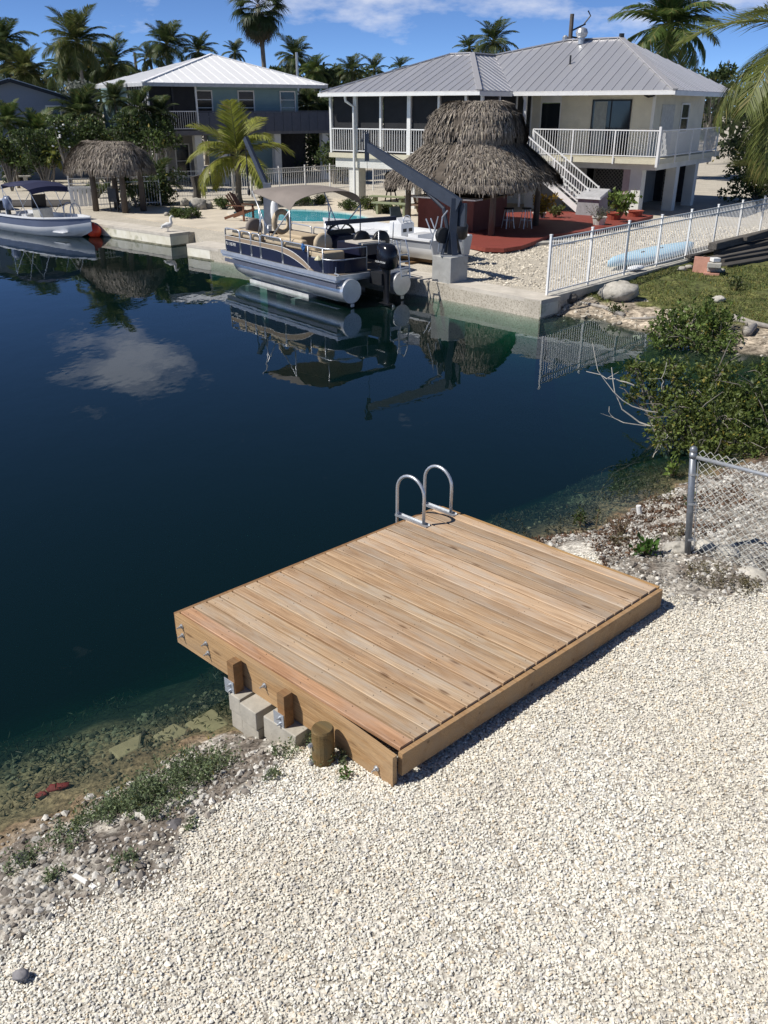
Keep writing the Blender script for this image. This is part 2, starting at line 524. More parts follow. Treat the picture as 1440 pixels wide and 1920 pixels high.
# water: clear, mirror-like, absorbing light with depth
wm = bpy.data.materials.new('canal_water')
wm.use_nodes = True
nt = wm.node_tree; nt.nodes.clear(); L = nt.links.new
tcn = nd(nt, 'ShaderNodeTexCoord')
n1 = nd(nt, 'ShaderNodeTexNoise', in_Scale=1.1, in_Detail=3.0, in_Roughness=.55)
mpn = nd(nt, 'ShaderNodeMapping'); mpn.inputs['Scale'].default_value = (1, .55, 1)
L(tcn.outputs['Object'], mpn.inputs[0]); L(mpn.outputs[0], n1.inputs['Vector'])
bp = nd(nt, 'ShaderNodeBump', in_Strength=.10, in_Distance=.05)
L(n1.outputs['Fac'], bp.inputs['Height'])
fr = nd(nt, 'ShaderNodeFresnel', in_IOR=1.33); L(bp.outputs[0], fr.inputs['Normal'])
gl = nd(nt, 'ShaderNodeBsdfGlossy', in_Roughness=.015); L(bp.outputs[0], gl.inputs['Normal'])
gl.inputs['Color'].default_value = (.92, .95, 1, 1)
tr = nd(nt, 'ShaderNodeBsdfTransparent'); tr.inputs[0].default_value = (.92, .97, .96, 1)
df = nd(nt, 'ShaderNodeBsdfDiffuse'); df.inputs[0].default_value = (.014, .072, .064, 1)
mxd = nd(nt, 'ShaderNodeMixShader', in_Fac=.10)   # a little suspended silt
L(tr.outputs[0], mxd.inputs[1]); L(df.outputs[0], mxd.inputs[2])
mxs = nd(nt, 'ShaderNodeMixShader')
L(fr.outputs[0], mxs.inputs[0]); L(mxd.outputs[0], mxs.inputs[1]); L(gl.outputs[0], mxs.inputs[2])
va = nd(nt, 'ShaderNodeVolumeAbsorption', in_Density=1.25); va.inputs['Color'].default_value = (.10, .56, .46, 1)
on = nd(nt, 'ShaderNodeOutputMaterial')
L(mxs.outputs[0], on.inputs['Surface']); L(va.outputs[0], on.inputs['Volume'])
mb = MB(); mb.span(-300, 300, -20, 300, -3.6, 0)
obj('water', mb, wm, kind='structure')

# ---- far land: one sheet with its edge on the seawalls
LWA, LWB = g(60, 418, 0), g(317, 462, 0)
EDGE = [(-300, 75), (-40, 62), (-19.5, 44.6), (-12.72, 38.95), (-8.61, 35.44), (-7.7, 36.2), (-6.3, 31.9), (1.85, 24.78), (4.07, 22.42), (4.75, 23.06)]
F1, F7 = gf(1025, 553, .93), gf(1417, 449, .93)
F9 = F1 + (F7 - F1) * 1.45
FN = Vector((F7.y - F1.y, F1.x - F7.x, 0)).normalized() * .12
FARZ = .46
SANDG = M('pale_coral_gravel', (.56, .51, .42), .95, var=.25, scale=1.2, bump=.6, spots=(22, .50, .08, (.30, .265, .21)), detail=12)
poly = EDGE + [((F1 + FN).x + .3, (F1 + FN).y + .3), ((F7 + FN).x, (F7 + FN).y), ((F9 + FN).x, (F9 + FN).y), (44, 58), (300, 160), (600, 900), (-600, 900)]
mb = MB(); mb.prism(poly, -3.4, FARZ)
obj('ground', mb, SANDG, kind='structure')

# ---- right bank: grass and coral sand running down to the water
RB = np.array([(4.3, 22.9), (4.86, 22.75), (5.71, 22.2), (6.42, 20.9), (7.1, 19.5), (8.53, 18.7), (12, 18), (30, 14)])
def rb_d(x, y):
    P = np.stack([x, y], -1); best = np.full(x.shape, 1e9); sg = np.ones(x.shape)
    for a, b in zip(RB[:-1], RB[1:]):
        ab = b - a; t = np.clip(((P - a) @ ab) / (ab @ ab), 0, 1)
        dv = P - (a + t[..., None] * ab); d = np.hypot(dv[..., 0], dv[..., 1])
        cr = ab[0] * (P[..., 1] - a[1]) - ab[1] * (P[..., 0] - a[0])
        k = d < best; best = np.where(k, d, best); sg = np.where(k, np.where(cr > 0, 1., -1.), sg)
    return best * sg
def rb_z(x, y):
    d = rb_d(x, y) + (vnoise(x, y, .9, 21) - .5) * .4
    land = np.interp(d, [0, .3, .8, 1.6, 3, 5, 9], [0, .08, .18, .26, .33, .40, .43])
    sea = np.interp(-d, [0, 1, 2.5, 5], [0, .3, 1.4, 3.2])
    return np.where(d > 0, land, -sea) + (vnoise(x, y, .3, 22) - .5) * .06
def rb_cols(X, Y, Z):
    n1, n2, n3 = vnoise(X, Y, .5, 23), vnoise(X, Y, .14, 24), vnoise(X, Y, 1.6, 25)
    d = rb_d(X, Y)[..., None]
    sand = np.array([.46, .39, .30]) * (.35 + .95 * n2[..., None]) * (.7 + .5 * vnoise(X, Y, .33, 26)[..., None])
    grass = np.array([.080, .098, .030]) * (.6 + .8 * n2[..., None]) + np.array([.10, .075, .03]) * n1[..., None] * .8
    gf = np.clip((d - 1.1 + (n1[..., None] - .5) * 1.6) / .5, 0, 1)
    lf = np.clip((X[..., None] - 5.6 + n1[..., None]) / .5, 0, 1)
    gf = gf * lf
    c = sand * (1 - gf) + grass * gf
    wet = np.clip(Z[..., None] / .05, 0, 1)
    return np.array([.050, .046, .028]) * (.4 + n2[..., None]) * (1 - wet) + c * wet
tag(grid_mesh('far_bank', np.arange(4.2, 27, .10), np.arange(14, 37, .12), rb_z, vcol_mat('bank_grass_sand', .95, .8, 18, grain=9), rb_cols), kind='structure')

# ---- seawalls
SEAW = M('weathered_seawall', (.74, .71, .61), .92, var=.2, scale=1.6, bump=.45, col2=(.60, .56, .43), spots=(1.3, .56, .12, (.36, .35, .24)), detail=9)
ALGAE = M('algae_dark_stone', (.020, .021, .014), .95, var=.5, scale=4, bump=.4)
TIDE = M('tide_line_stain', (.30, .28, .20), .95, var=.6, scale=3, bump=.4, spots=(5, .5, .15, (.10, .10, .065)))
CAPM = M('seawall_cap', (.60, .55, .47), .9, var=.25, scale=2.2, bump=.35, spots=(3, .6, .1, (.42, .37, .30)))
def seawall(label, pts, top, th, loc, capw=.0):
    t = thing('seawall', label, 'seawall', loc, 0, 'seawalls round the canal')
    for a, b in zip(pts[:-1], pts[1:]):
        a, b = Vector((*a, 0)), Vector((*b, 0))
        d = (b - a).normalized(); n = Vector((-d.y, d.x, 0))
        if n.y < 0: n = -n
        L_ = (b - a).length
        k = max(1, round(L_ / 3.0))
        for i in range(k):
            p, q = a + d * (L_ * i / k + .006), a + d * (L_ * (i + 1) / k - .006)
            m = MB(); m.prism([(p.x, p.y), (q.x, q.y), (q.x + n.x * th, q.y + n.y * th), (p.x + n.x * th, p.y + n.y * th)], -.03, top - .10)
            obj('wall_panel', m, SEAW, t, w=True)
            m = MB(); m.prism([(p.x, p.y), (q.x, q.y), (q.x + n.x * th, q.y + n.y * th), (p.x + n.x * th, p.y + n.y * th)], -2.5, -.032)
            obj('wall_foot', m, ALGAE, t, w=True)
            m = MB(); h_ = n * .004; m.prism([(p.x - h_.x, p.y - h_.y), (q.x - h_.x, q.y - h_.y), (q.x + n.x * th, q.y + n.y * th), (p.x + n.x * th, p.y + n.y * th)], -.028, .05)
            obj('tide_line', m, TIDE, t, w=True)
            e = d * .0; f = n * .008
            m = MB(); m.prism([(p.x - f.x, p.y - f.y), (q.x - f.x, q.y - f.y), (q.x + n.x * (th + .06), q.y + n.y * (th + .06)), (p.x + n.x * (th + .06), p.y + n.y * (th + .06))], top - .097, top + .01)
            obj('cap', m, CAPM, t, w=True)
    return t
seawall('pale stained concrete seawall with the white bird on its near end', [(-19.5, 44.6), (-12.72, 38.93), (-8.50, 35.33)], .48, .95, (-8.6, 35.4, 0))
seawall('low rough seawall running behind the raised pontoon boat', [(-7.3, 32.75), (-3.0, 29.1), (1.80, 24.85)], .46, 1.0, (-3, 28, 0))
seawall('short pale seawall right of the crane with mossy stains', [(1.86, 24.78), (4.10, 22.40)], .475, .75, (3, 23, 0))

# ---- pool, patio slab
PATIO = M('pool_patio_concrete', (.60, .53, .42), .9, var=.22, scale=1.2, bump=.2)
mb = MB(); mb.prism([(-12.12, 41.66), (-7.82, 37.36), (-2.42, 32.62), (2.87, 29.53), (4.63, 34.16), (3.75, 44.08), (-3.31, 50.69), (-9.92, 48.49)], FARZ, FARZ + .03)
obj('patio', mb, PATIO, kind='structure')
def pool_pt(a, k=1.0):
    a0 = a
    r = 1 + .10 * math.sin(2 * a0 + .5)
    return (-3.91 + k * (3.36 * r * math.cos(a0) * .80 + 2.2 * math.sin(a0) * .60), 41.55 + k * (-3.36 * r * math.cos(a0) * .60 + 2.2 * math.sin(a0) * .80))
PW = M('pool_water', (.07, .46, .56), .07, var=.3, scale=.55, bump=.06, spec=.6)
COPE = M('pool_coping', (.66, .60, .50), .8, var=.2, scale=3)
mb = MB()
N = 40
rin = [pool_pt(2 * math.pi * i / N, 1.0) for i in range(N)]
rout = [pool_pt(2 * math.pi * i / N, 1.10) for i in range(N)]
mb.prism(rin, FARZ - .3, FARZ + .036)
obj('pool_water', mb, PW, kind='structure')
for i in range(N):
    j = (i + 1) % N
t = thing('swimming_pool', 'turquoise swimming pool with pale coping behind the pontoon boat', 'pool', (-3.91, 41.55, FARZ))
for i in range(N):
    j = (i + 1) % N
    mid = lambda a, b, k: (a[0] + (b[0] - a[0]) * k, a[1] + (b[1] - a[1]) * k)
    m = MB(); m.prism([mid(rin[i], rin[j], .02), mid(rout[i], rout[j], .02), mid(rout[i], rout[j], .98), mid(rin[i], rin[j], .98)][::-1], FARZ + .005, FARZ + .085)
    obj('coping_stone', m, COPE, t, w=True)

def gb(px, py):                          # a photo point on the sloping right bank
    z = .3
    for _ in range(8):
        p = g(px, py, z); z = float(rb_z(np.array([p.x]), np.array([p.y]))[0])
    p.z = z
    return p
# ================================================================== NEAR SIDE: dock, ladder, blocks, gravel, weeds, wire fence
def wood_mat(name, base, dark, light, gray, objcol=True, rough=.62, ring=6.0):
    """sawn softwood: long grain, cathedral rings, knots; every board shifted and tinted by its own object"""
    m = bpy.data.materials.new(name); m.use_nodes = True
    nt = m.node_tree; L = nt.links.new; b = nt.nodes['Principled BSDF']
    b.inputs['Specular IOR Level'].default_value = .25
    t = nd(nt, 'ShaderNodeTexCoord'); oi = nd(nt, 'ShaderNodeObjectInfo')
    mu = nd(nt, 'ShaderNodeMath', operation='MULTIPLY'); L(oi.outputs['Random'], mu.inputs[0]); mu.inputs[1].default_value = 53.
    ad = nd(nt, 'ShaderNodeVectorMath', operation='ADD'); L(t.outputs['Object'], ad.inputs[0]); L(mu.outputs[0], ad.inputs[1])
    mp = nd(nt, 'ShaderNodeMapping'); mp.inputs['Scale'].default_value = (.45, 3.6, 3.6); L(ad.outputs[0], mp.inputs[0])
    n1 = nd(nt, 'ShaderNodeTexNoise', in_Scale=1.0, in_Detail=4.0, in_Roughness=.5, in_Distortion=.6); L(mp.outputs[0], n1.inputs['Vector'])
    w = nd(nt, 'ShaderNodeMath', operation='MULTIPLY'); L(n1.outputs['Fac'], w.inputs[0]); w.inputs[1].default_value = ring * 6.28
    sn = nd(nt, 'ShaderNodeMath', operation='SINE'); L(w.outputs[0], sn.inputs[0])
    mp2 = nd(nt, 'ShaderNodeMapping'); mp2.inputs['Scale'].default_value = (2.2, 120, 120); L(ad.outputs[0], mp2.inputs[0])
    n2 = nd(nt, 'ShaderNodeTexNoise', in_Scale=1.0, in_Detail=5.0, in_Roughness=.7); L(mp2.outputs[0], n2.inputs['Vector'])
    mp3 = nd(nt, 'ShaderNodeMapping'); mp3.inputs['Scale'].default_value = (1.1, 4.5, 4.5); L(ad.outputs[0], mp3.inputs[0])
    n3 = nd(nt, 'ShaderNodeTexNoise', in_Scale=1.3, in_Detail=6.0, in_Roughness=.65); L(mp3.outputs[0], n3.inputs['Vector'])
    vo = nd(nt, 'ShaderNodeTexVoronoi', in_Scale=2.1); mp4 = nd(nt, 'ShaderNodeMapping'); mp4.inputs['Scale'].default_value = (.75, 3.2, 3.2)
    L(ad.outputs[0], mp4.inputs[0]); L(mp4.outputs[0], vo.inputs['Vector'])
    kn = nd(nt, 'ShaderNodeMapRange'); kn.inputs[1].default_value = .05; kn.inputs[2].default_value = .13; kn.inputs[3].default_value = 1; kn.inputs[4].default_value = 0
    L(vo.outputs['Distance'], kn.inputs[0])
    r1 = nd(nt, 'ShaderNodeMapRange'); r1.inputs[1].default_value = -.2; r1.inputs[2].default_value = 1; L(sn.outputs[0], r1.inputs[0])
    c1 = nd(nt, 'ShaderNodeMixRGB'); c1.inputs[1].default_value = (*base, 1); c1.inputs[2].default_value = (*dark, 1)
    f1 = nd(nt, 'ShaderNodeMath', operation='MULTIPLY'); L(r1.outputs[0], f1.inputs[0]); f1.inputs[1].default_value = .55; L(f1.outputs[0], c1.inputs[0])
    c2 = nd(nt, 'ShaderNodeMixRGB', blend_type='MULTIPLY'); c2.inputs[0].default_value = .9; L(c1.outputs[0], c2.inputs[1])
    rp = nd(nt, 'ShaderNodeValToRGB'); rp.color_ramp.elements[0].color = (.48, .42, .36, 1); rp.color_ramp.elements[0].position = .3
    rp.color_ramp.elements[1].color = (1.12, 1.1, 1.05, 1); rp.color_ramp.elements[1].position = .62
    L(n2.outputs['Fac'], rp.inputs[0]); L(rp.outputs[0], c2.inputs[2])
    c3 = nd(nt, 'ShaderNodeMixRGB'); L(c2.outputs[0], c3.inputs[1]); c3.inputs[2].default_value = (*gray, 1)
    f3 = nd(nt, 'ShaderNodeMapRange'); f3.inputs[1].default_value = .45; f3.inputs[2].default_value = .66; f3.inputs[4].default_value = .8
    L(n3.outputs['Fac'], f3.inputs[0]); L(f3.outputs[0], c3.inputs[0])
    c4 = nd(nt, 'ShaderNodeMixRGB'); L(c3.outputs[0], c4.inputs[1]); c4.inputs[2].default_value = (.11, .06, .03, 1)
    f4 = nd(nt, 'ShaderNodeMath', operation='MULTIPLY'); L(kn.outputs[0], f4.inputs[0]); f4.inputs[1].default_value = .75; L(f4.outputs[0], c4.inputs[0])
    out = c4.outputs[0]
    if objcol:
        c5 = nd(nt, 'ShaderNodeMixRGB', blend_type='MULTIPLY'); c5.inputs[0].default_value = 1
        L(out, c5.inputs[1]); L(oi.outputs['Color'], c5.inputs[2]); out = c5.outputs[0]
    L(out, b.inputs['Base Color']); b.inputs['Roughness'].default_value = rough
    bp = nd(nt, 'ShaderNodeBump', in_Strength=.35, in_Distance=.004); L(n2.outputs['Fac'], bp.inputs['Height']); L(bp.outputs[0], b.inputs['Normal'])
    return m
DECKW = wood_mat('sawn_pine_decking', (.47, .36, .255), (.32, .225, .15), (.6, .45, .28), (.40, .355, .30))
BEAMW = wood_mat('pine_fascia', (.42, .29, .165), (.31, .19, .095), (.5, .35, .2), (.34, .25, .16), ring=4)
POSTW = wood_mat('dark_treated_post', (.16, .095, .045), (.085, .048, .022), (.2, .1, .05), (.12, .085, .05))

DK_A, DK_B, DK_Z, SKW = 2.76, 3.47, .75, .087
dock = thing('wooden_dock', 'new pine plank dock platform reaching over the near water', 'dock', (-1.91, 6.80, 0), math.atan2(-.679, .734))
def dp(a, b): return (a + SKW * b, .996 * b)
def dbox(m, a0, a1, b0, b1, z0, z1):
    p = [dp(a0, b0), dp(a1, b0), dp(a1, b1), dp(a0, b1)]
    return m.hexa([(*q, z0) for q in p] + [(*q, z1) for q in p])
NP, PW_ = 24, DK_B / 24
pl = []
for v in range(4):                       # four board blanks with eased edges
    m = MB(); w_, e, n = PW_ - .019, .005, 8
    A = DK_A - .012
    rings = []
    prof = [(0, -.038), (w_, -.038), (w_, -e), (w_ - e, 0), (e, 0), (0, -e)]
    rr = random.Random(v)
    for i in range(n + 1):
        a = A * i / n
        cup = rr.uniform(-.0012, .0012)
        rings.append([(a + SKW * y, y, z + cup) for y, z in prof])
    m.loft(rings)
    pl.append(mesh_of('plank', m, DECKW))
rr = random.Random(3)
tints = [(1.08, .84, .70), (.98, .92, .84), (1.12, 1.08, 1.02), (1.03, .95, .84), (.98, .86, .74), (1.12, 1.10, 1.06), (.98, .88, .78), (1.06, .94, .82),
         (1.0, .90, .80), (.96, .88, .78), (1.10, 1.06, .98), (1.02, .92, .80), (1.06, .97, .86), (.97, .88, .78)]
for k in range(NP):
    o = link('plank', pl[k % 4], dock, (*dp(.006, PW_ * k + .0095), DK_Z + rr.uniform(-.003, .003)), (0, rr.uniform(-.0008, .0008), rr.uniform(-.0013, .0013)))
    t_ = tints[k] if k < len(tints) else tuple(_b * q for _b in (rr.uniform(.77, 1.18),) for q in (1.04, .98, .92))
    o.color = (*t_, 1)
def bolt(parent, a, b, z, n=(0, -1, 0), r=.014):
    m = MB()
    x, y = dp(a, b)
    m.tube([(x, y, z), (x + n[0] * .008, y + n[1] * .008, z)], r * 1.7, 10)
    m.tube([(x + n[0] * .008, y + n[1] * .008, z), (x + n[0] * .028, y + n[1] * .028, z)], r, 6)
    m.tube([(x + n[0] * .028, y + n[1] * .028, z), (x + n[0] * .055, y + n[1] * .055, z)], r * .5, 6)
    obj('bolt', m, GALV, parent)
# side beam under the first plank (towards the viewer), bowed outwards at its landward end
m = MB()
ns = 12
rings = []
for i in range(ns + 1):
    a = -.01 + (DK_A + .03) * i / ns
    bow = -.004 - .05 * max(0, (i / ns - .62) / .38) ** 2 * (1 if i < ns else 1)
    y0, y1 = bow - .045, bow
    sag = -.012 * (i / ns)
    rings.append([(a, y0, .435 + sag), (a, y1, .435 + sag), (a, y1, .742 + sag), (a, y0, .742 + sag)])
m.loft(rings)
so = obj('side_beam', m, BEAMW, dock); so.color = (1.06, 1.0, .92, 1)
for a0, a1 in ((.0, DK_B * .44), (DK_B * .44 + .006, DK_B + .03)):
    m = MB(); dbox(m, DK_A + .004, DK_A + .045, a0 - .02, a1, .525, .728)
    f = obj('front_fascia', m, BEAMW, dock); f.color = (.96, .90, .84, 1)
m = MB(); dbox(m, .0, DK_A + .0, DK_B + .004, DK_B + .044, .50, .742)
f = obj('far_edge_board', m, BEAMW, dock); f.color = (1.12, 1.02, .8, 1)
m = MB(); dbox(m, -.046, -.004, -.03, DK_B + .04, .50, .738)
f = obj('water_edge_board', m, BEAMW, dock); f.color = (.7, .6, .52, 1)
for k in range(7):
    m = MB(); b0 = .28 + k * .5
    dbox(m, .3, DK_A - .02, b0, b0 + .04, .48, .706)
    f = obj('joist', m, BEAMW, dock); f.color = (.85, .8, .75, 1)
for a, b in ((2.55, 3.35), (2.55, 1.7), (.45, 3.3), (.45, 1.4)):
    m = MB(); dbox(m, a, a + .09, b, b + .09, -1.6 if a < 1 else .1, .70)
    f = obj('support_post', m, POSTW, dock); f.color = (1, 1, 1, 1)
# stub posts with steel plates on the side beam, and a cut pile
for a in (.93, 1.58):
    p = MB()
    p.span(a, a + .085, -.172, -.080, .40, .735)
    st = obj('stub_post', p, POSTW, dock); st.color = (1.9, 1.75, 1.6, 1)
    p = MB(); p.span(a - .05, a + .075, -.180, -.174, .40, .545)
    pp = obj('steel_plate', p, M('zinc_plate', (.56, .60, .66), .4, metal=.6, var=.15), st)
    for zz in (.445, .505):
        p = MB(); p.tube([(a + .03, -.180, zz), (a + .03, -.194, zz)], .013, 6); p.tube([(a + .03, -.194, zz), (a + .03, -.212, zz)], .007, 6)
        obj('nut', p, GALV, st)
p = MB(); p.lathe([(.085, .25), (.09, .45), (.088, .695), (.078, .712)], (2.14, -.195, 0), 18)
pi_ = obj('round_pile', p, POSTW, dock, smooth=False); pi_.color = (1.1, 1.25, 1.1, 1)
p = MB()
for zz in (.57, .40): p.tube([(2.10, -.275, zz), (2.095, -.305, zz)], .018, 6)
obj('pile_bolt', p, GALV, pi_)
for a, z in ((.10, .66), (.10, .56), (.47, .64), (.49, .545), (1.28, .59), (2.62, .53)):
    bolt(dock, a, -.05 - (.04 if a > 2.4 else 0), z)

m = MB()
for k in range(NP):
    for q in (.09, .60, 1.12, 1.64, 2.16, 2.68):
        for f in (.025, .10):
            x, y = dp(q + rr.uniform(-.01, .01), PW_ * k + .0095 + f); m.tube([(x, y, DK_Z - .001), (x, y, DK_Z + .0025)], .0034, 5)
tag(obj('deck_screws', m, M('rusty_screw', (.07, .055, .045), .6, metal=.4, bump=0), dock), kind='stuff')

# ---- swim ladder
lad = thing('swim_ladder', 'pair of bent aluminium ladder hoops on the dock corner', 'ladder', XF[dock.name].inverted() @ Vector((*dp(0, 3.17), DK_Z)), math.atan2(-.679, .734))
LB_ = Vector(dp(0, 3.17))
for b in (2.95, 3.39):
    m = MB(); bx, by = dp(0, b); bx -= LB_.x; by -= LB_.y
    pts = [(bx + .235, by, .012)] + [(bx + .235, by, .34)]
    for i in range(1, 12):
        q = math.pi * i / 12
        pts.append((bx + .035 + .20 * math.cos(q), by, .34 + .20 * math.sin(q)))
    pts += [(bx - .165, by, .34), (bx - .165, by, -.3), (bx - .165, by, -1.35)]
    m.tube(pts, .019, 12)
    obj('hoop', m, ALU, lad, smooth=True)
    m = MB(); m.span(bx - .17, bx + .30, by - .035, by + .035, .004, .012); m.span(bx - .17, bx + .30, by - .035, by - .03, .012, .03); m.span(bx - .17, bx + .30, by + .03, by + .035, .012, .03)
    obj('foot_channel', m, ALU, lad)
for z in (-.30, -.58, -.86, -1.14):
    m = MB(); y0, y1 = dp(0, 2.95), dp(0, 3.39)
    m.beam((y0[0] - LB_.x - .165, y0[1] - LB_.y, z), (y1[0] - LB_.x - .165, y1[1] - LB_.y, z), .07, .03)
    obj('rung', m, ALU, lad)

# ---- concrete blocks carrying the dock
BLK = M('cast_concrete_block', (.43, .40, .34), .92, var=.22, scale=9, bump=.4, spots=(30, .66, .05, (.16, .15, .13)), detail=7)
def cblock(c, rz, d, label, tint=1):
    m = MB(); m.hexa([(x * d[0] / 2 * k, y * d[1] / 2 * k, z) for z, k in ((0, 1.0), (d[2], .985)) for x, y in ((-1, -1), (1, -1), (1, 1), (-1, 1))])
    o = obj('concrete_block', m, BLK)
    o.location, o.rotation_euler = c, (0, 0, rz)
    bv = o.modifiers.new('edge', 'BEVEL'); bv.width = .008; bv.segments = 2
    tag(o, label, 'concrete block', 'concrete blocks under the dock')
rzd = math.atan2(-.679, .734)
def dw(a, b, z): return XF[dock.name].inverted() @ Vector((*dp(a, b), z))
cblock(dw(1.03, -.02, .06), rzd, (.155, .34, .18), 'lower outer concrete block standing in the water under the dock')
cblock(dw(1.025, -.03, .248), rzd + .02, (.155, .34, .18), 'upper outer concrete block under the first stub post')
cblock(dw(1.24, -.03, .06), rzd, (.22, .36, .18), 'lower middle concrete block at the waterline under the dock')
cblock(dw(1.245, -.045, .248), rzd - .015, (.22, .36, .18), 'upper middle concrete block between the two stub posts')
cblock(dw(1.60, -.01, .20), rzd + .02, (.40, .36, .22), 'wide concrete block half sunk in gravel below the second stub post')

# ---- near gravel: pebbles, one mass
ico = [(0, 0, 1)] + [(math.cos(2 * math.pi * k / 5) * .894, math.sin(2 * math.pi * k / 5) * .894, .447) for k in range(5)] + \
      [(math.cos(2 * math.pi * (k + .5) / 5) * .894, math.sin(2 * math.pi * (k + .5) / 5) * .894, -.447) for k in range(5)] + [(0, 0, -1)]
ICO = np.array(ico)
IF = np.array([(0, 1 + k, 1 + (k + 1) % 5) for k in range(5)] + [(1 + k, 6 + k, 1 + (k + 1) % 5) for k in range(5)] +
              [(1 + (k + 1) % 5, 6 + k, 6 + (k + 1) % 5) for k in range(5)])   # the side that lies in the ground needs no faces
PEB = vcol_mat('pebble_stone', .9, .25, 90)
def pebbles(name, x, y, z, r, cols, flat=.50, smooth=False):
    n = len(x)
    V = ICO[None] * RNG.uniform(.62, 1.25, (n, 12, 1))
    V = V * np.stack([RNG.uniform(.8, 1.35, n), RNG.uniform(.75, 1.1, n), RNG.uniform(flat * .75, flat * 1.25, n)], -1)[:, None]
    th = RNG.uniform(0, 6.283, n); ph = RNG.normal(0, .45, n)
    c, s_ = np.cos(ph), np.sin(ph)
    Y1 = V[..., 1] * c[:, None] - V[..., 2] * s_[:, None]; Z1 = V[..., 1] * s_[:, None] + V[..., 2] * c[:, None]
    c, s_ = np.cos(th)[:, None], np.sin(th)[:, None]
    P = np.stack([V[..., 0] * c - Y1 * s_, V[..., 0] * s_ + Y1 * c, Z1], -1) * r[:, None, None]
    P += np.stack([x, y, z + r * .25], -1)[:, None]
    return np_mesh(name, P, IF, cols, PEB, smooth)
def in_view(x, y, m=1.3):                # what this camera, or one a step beside it, can see of the near ground
    zc = y * _c + 4.5 * _s
    u = x / zc * FPX
    return (np.abs(u) < 720 + m / zc * FPX) & (y > 2.0)
n = 400000
x, y = RNG.uniform(-4.2, 7.5, n), RNG.uniform(1.9, 9.6, n)
gm = grav_mask(x, y)
k = in_view(x, y, 1.6) & (gm > RNG.normal(0, .10, n)) & (y < 8.6)
k &= ~((np.abs((x - .39) * .705 - (y - 7.02) * .709) < 1.0) & (np.abs((x - .39) * .709 + (y - 7.02) * .705) < 1.4))
x, y = x[k], y[k]
r = RNG.gamma(11, .00076, len(x)).clip(.005, .021)
z = zt(x, y) + RNG.uniform(-.001, .008, len(x))
base = np.array([.72, .685, .59])
br = RNG.normal(1.0, .10, len(x)).clip(.6, 1.25)[:, None]
cols = base * br
u = RNG.random(len(x))[:, None]
cols = np.where(u < .08, np.array([.62, .52, .38]) * br, cols)
cols = np.where((u > .12) & (u < .20), np.array([.54, .52, .48]) * br, cols)
cols = np.where((u > .22) & (u < .36), np.array([.76, .73, .66]) * br, cols)
cols = cols * (1 + (vnoise(x, y, .8, 33)[:, None] - .5) * np.array([.10, .14, .20]))
go = bpy.data.objects.new('gravel', pebbles('gravel', x, y, z, r, cols.clip(0, .9)))
COL.objects.link(go); tag(go, 'pale cream pebble gravel covering the near bank', None, None, 'stuff')
NPEB = len(x)
# ---- grey limestone rubble along the near shore
n = 125000
x, y = RNG.uniform(-4.2, 7.5, n), RNG.uniform(1.9, 12.0, n)
gm = grav_mask(x, y); d = shore_d(x, y)
k = in_view(x, y) & (gm < .12) & (d > -1.1) & (vnoise(x, y, .28, 41) + RNG.normal(0, .12, n) > np.where(x > 1.6, .20, .30) + np.where(d < 0, .34, 0))
x, y, d = x[k], y[k], d[k]
r = (RNG.gamma(2.2, .0058, len(x))).clip(.005, .038)
z = zt(x, y) - r * .15
cols = np.array([.46, .44, .40]) * RNG.normal(1, .28, len(x)).clip(.35, 1.5)[:, None]
u = RNG.random(len(x))[:, None]
cols = np.where(u < .42, np.array([.20, .185, .175]) * (cols / .46), cols)
cols = np.where((d < .03)[:, None], cols * np.array([.34, .31, .22]), cols)
ro = bpy.data.objects.new('rubble', pebbles('rubble', x, y, z, r, cols.clip(.02, .8), .75))
COL.objects.link(ro); tag(ro, 'grey broken limestone rubble along the near shoreline', None, None, 'stuff')

# ---- single rocks
ROCK = M('limestone_rock', (.52, .49, .43), .92, var=.4, scale=7, bump=.6, spots=(5, .58, .1, (.16, .15, .13)), objvar=.15, detail=8)
def rock(px, py, z, size, label, name='rock', zs=.6, seed=0, mat=None, group='rocks along the shore'):
    rr = random.Random(seed * 7 + int(px))
    p = ground_pt(px, py, z)
    m = MB(); m.ball((0, 0, size * zs * .35), (size * .62, size * .45, size * zs * .55), 15, 11, .17, rr)
    for q in range(3):
        a_ = rr.uniform(0, 6.28); m.ball((size * .3 * math.cos(a_), size * .22 * math.sin(a_), size * zs * rr.uniform(.1, .4)), (size * .34, size * .28, size * zs * .36), 9, 7, .2, rr)
    o = obj(name, m, mat or ROCK, smooth=True)
    o.location, o.rotation_euler = p, (rr.uniform(-.2, .2), rr.uniform(-.2, .2), rr.uniform(0, 3))
    return tag(o, label, 'rock', group)
rock(1272, 1038, .40, .26, 'smooth pale rock left of the wire fence post')
rock(1322, 1034, .40, .24, 'grey rock with dark hollow right of the wire fence post', seed=2)
rock(1362, 1046, .42, .26, 'rounded white rock in the rubble beside the wire fence', seed=3)
rock(1398, 1058, .42, .20, 'small pale rock at the right frame edge below the wire fence', seed=4)
rock(1412, 1090, .42, .32, 'broad flat limestone lump lowest beside the wire fence', seed=5, zs=.4)
rock(1250, 968, .12, .30, 'slanted grey rock at the shore left of the wire fence', seed=6)
rock(500, 1532 - 170, .12, .14, 'small rock lying against the wide concrete block', seed=7)
rock(505, 1378, .12, .10, 'smallest rock at the water edge by the concrete blocks', seed=17)
rock(288, 1590, .34, .13, 'white rock in grey rubble below the left weeds', seed=8)
rock(330, 1560, .34, .16, 'dark grey rock at the gravel edge below the weeds', seed=9, mat=M('dark_rock', (.17, .16, .165), .9, var=.5, scale=9, bump=.5))
rock(48, 1622, .2, .14, 'black rock by the water at the left frame edge', seed=10, mat=M('black_rock', (.06, .058, .06), .8, var=.4, scale=9, bump=.5))
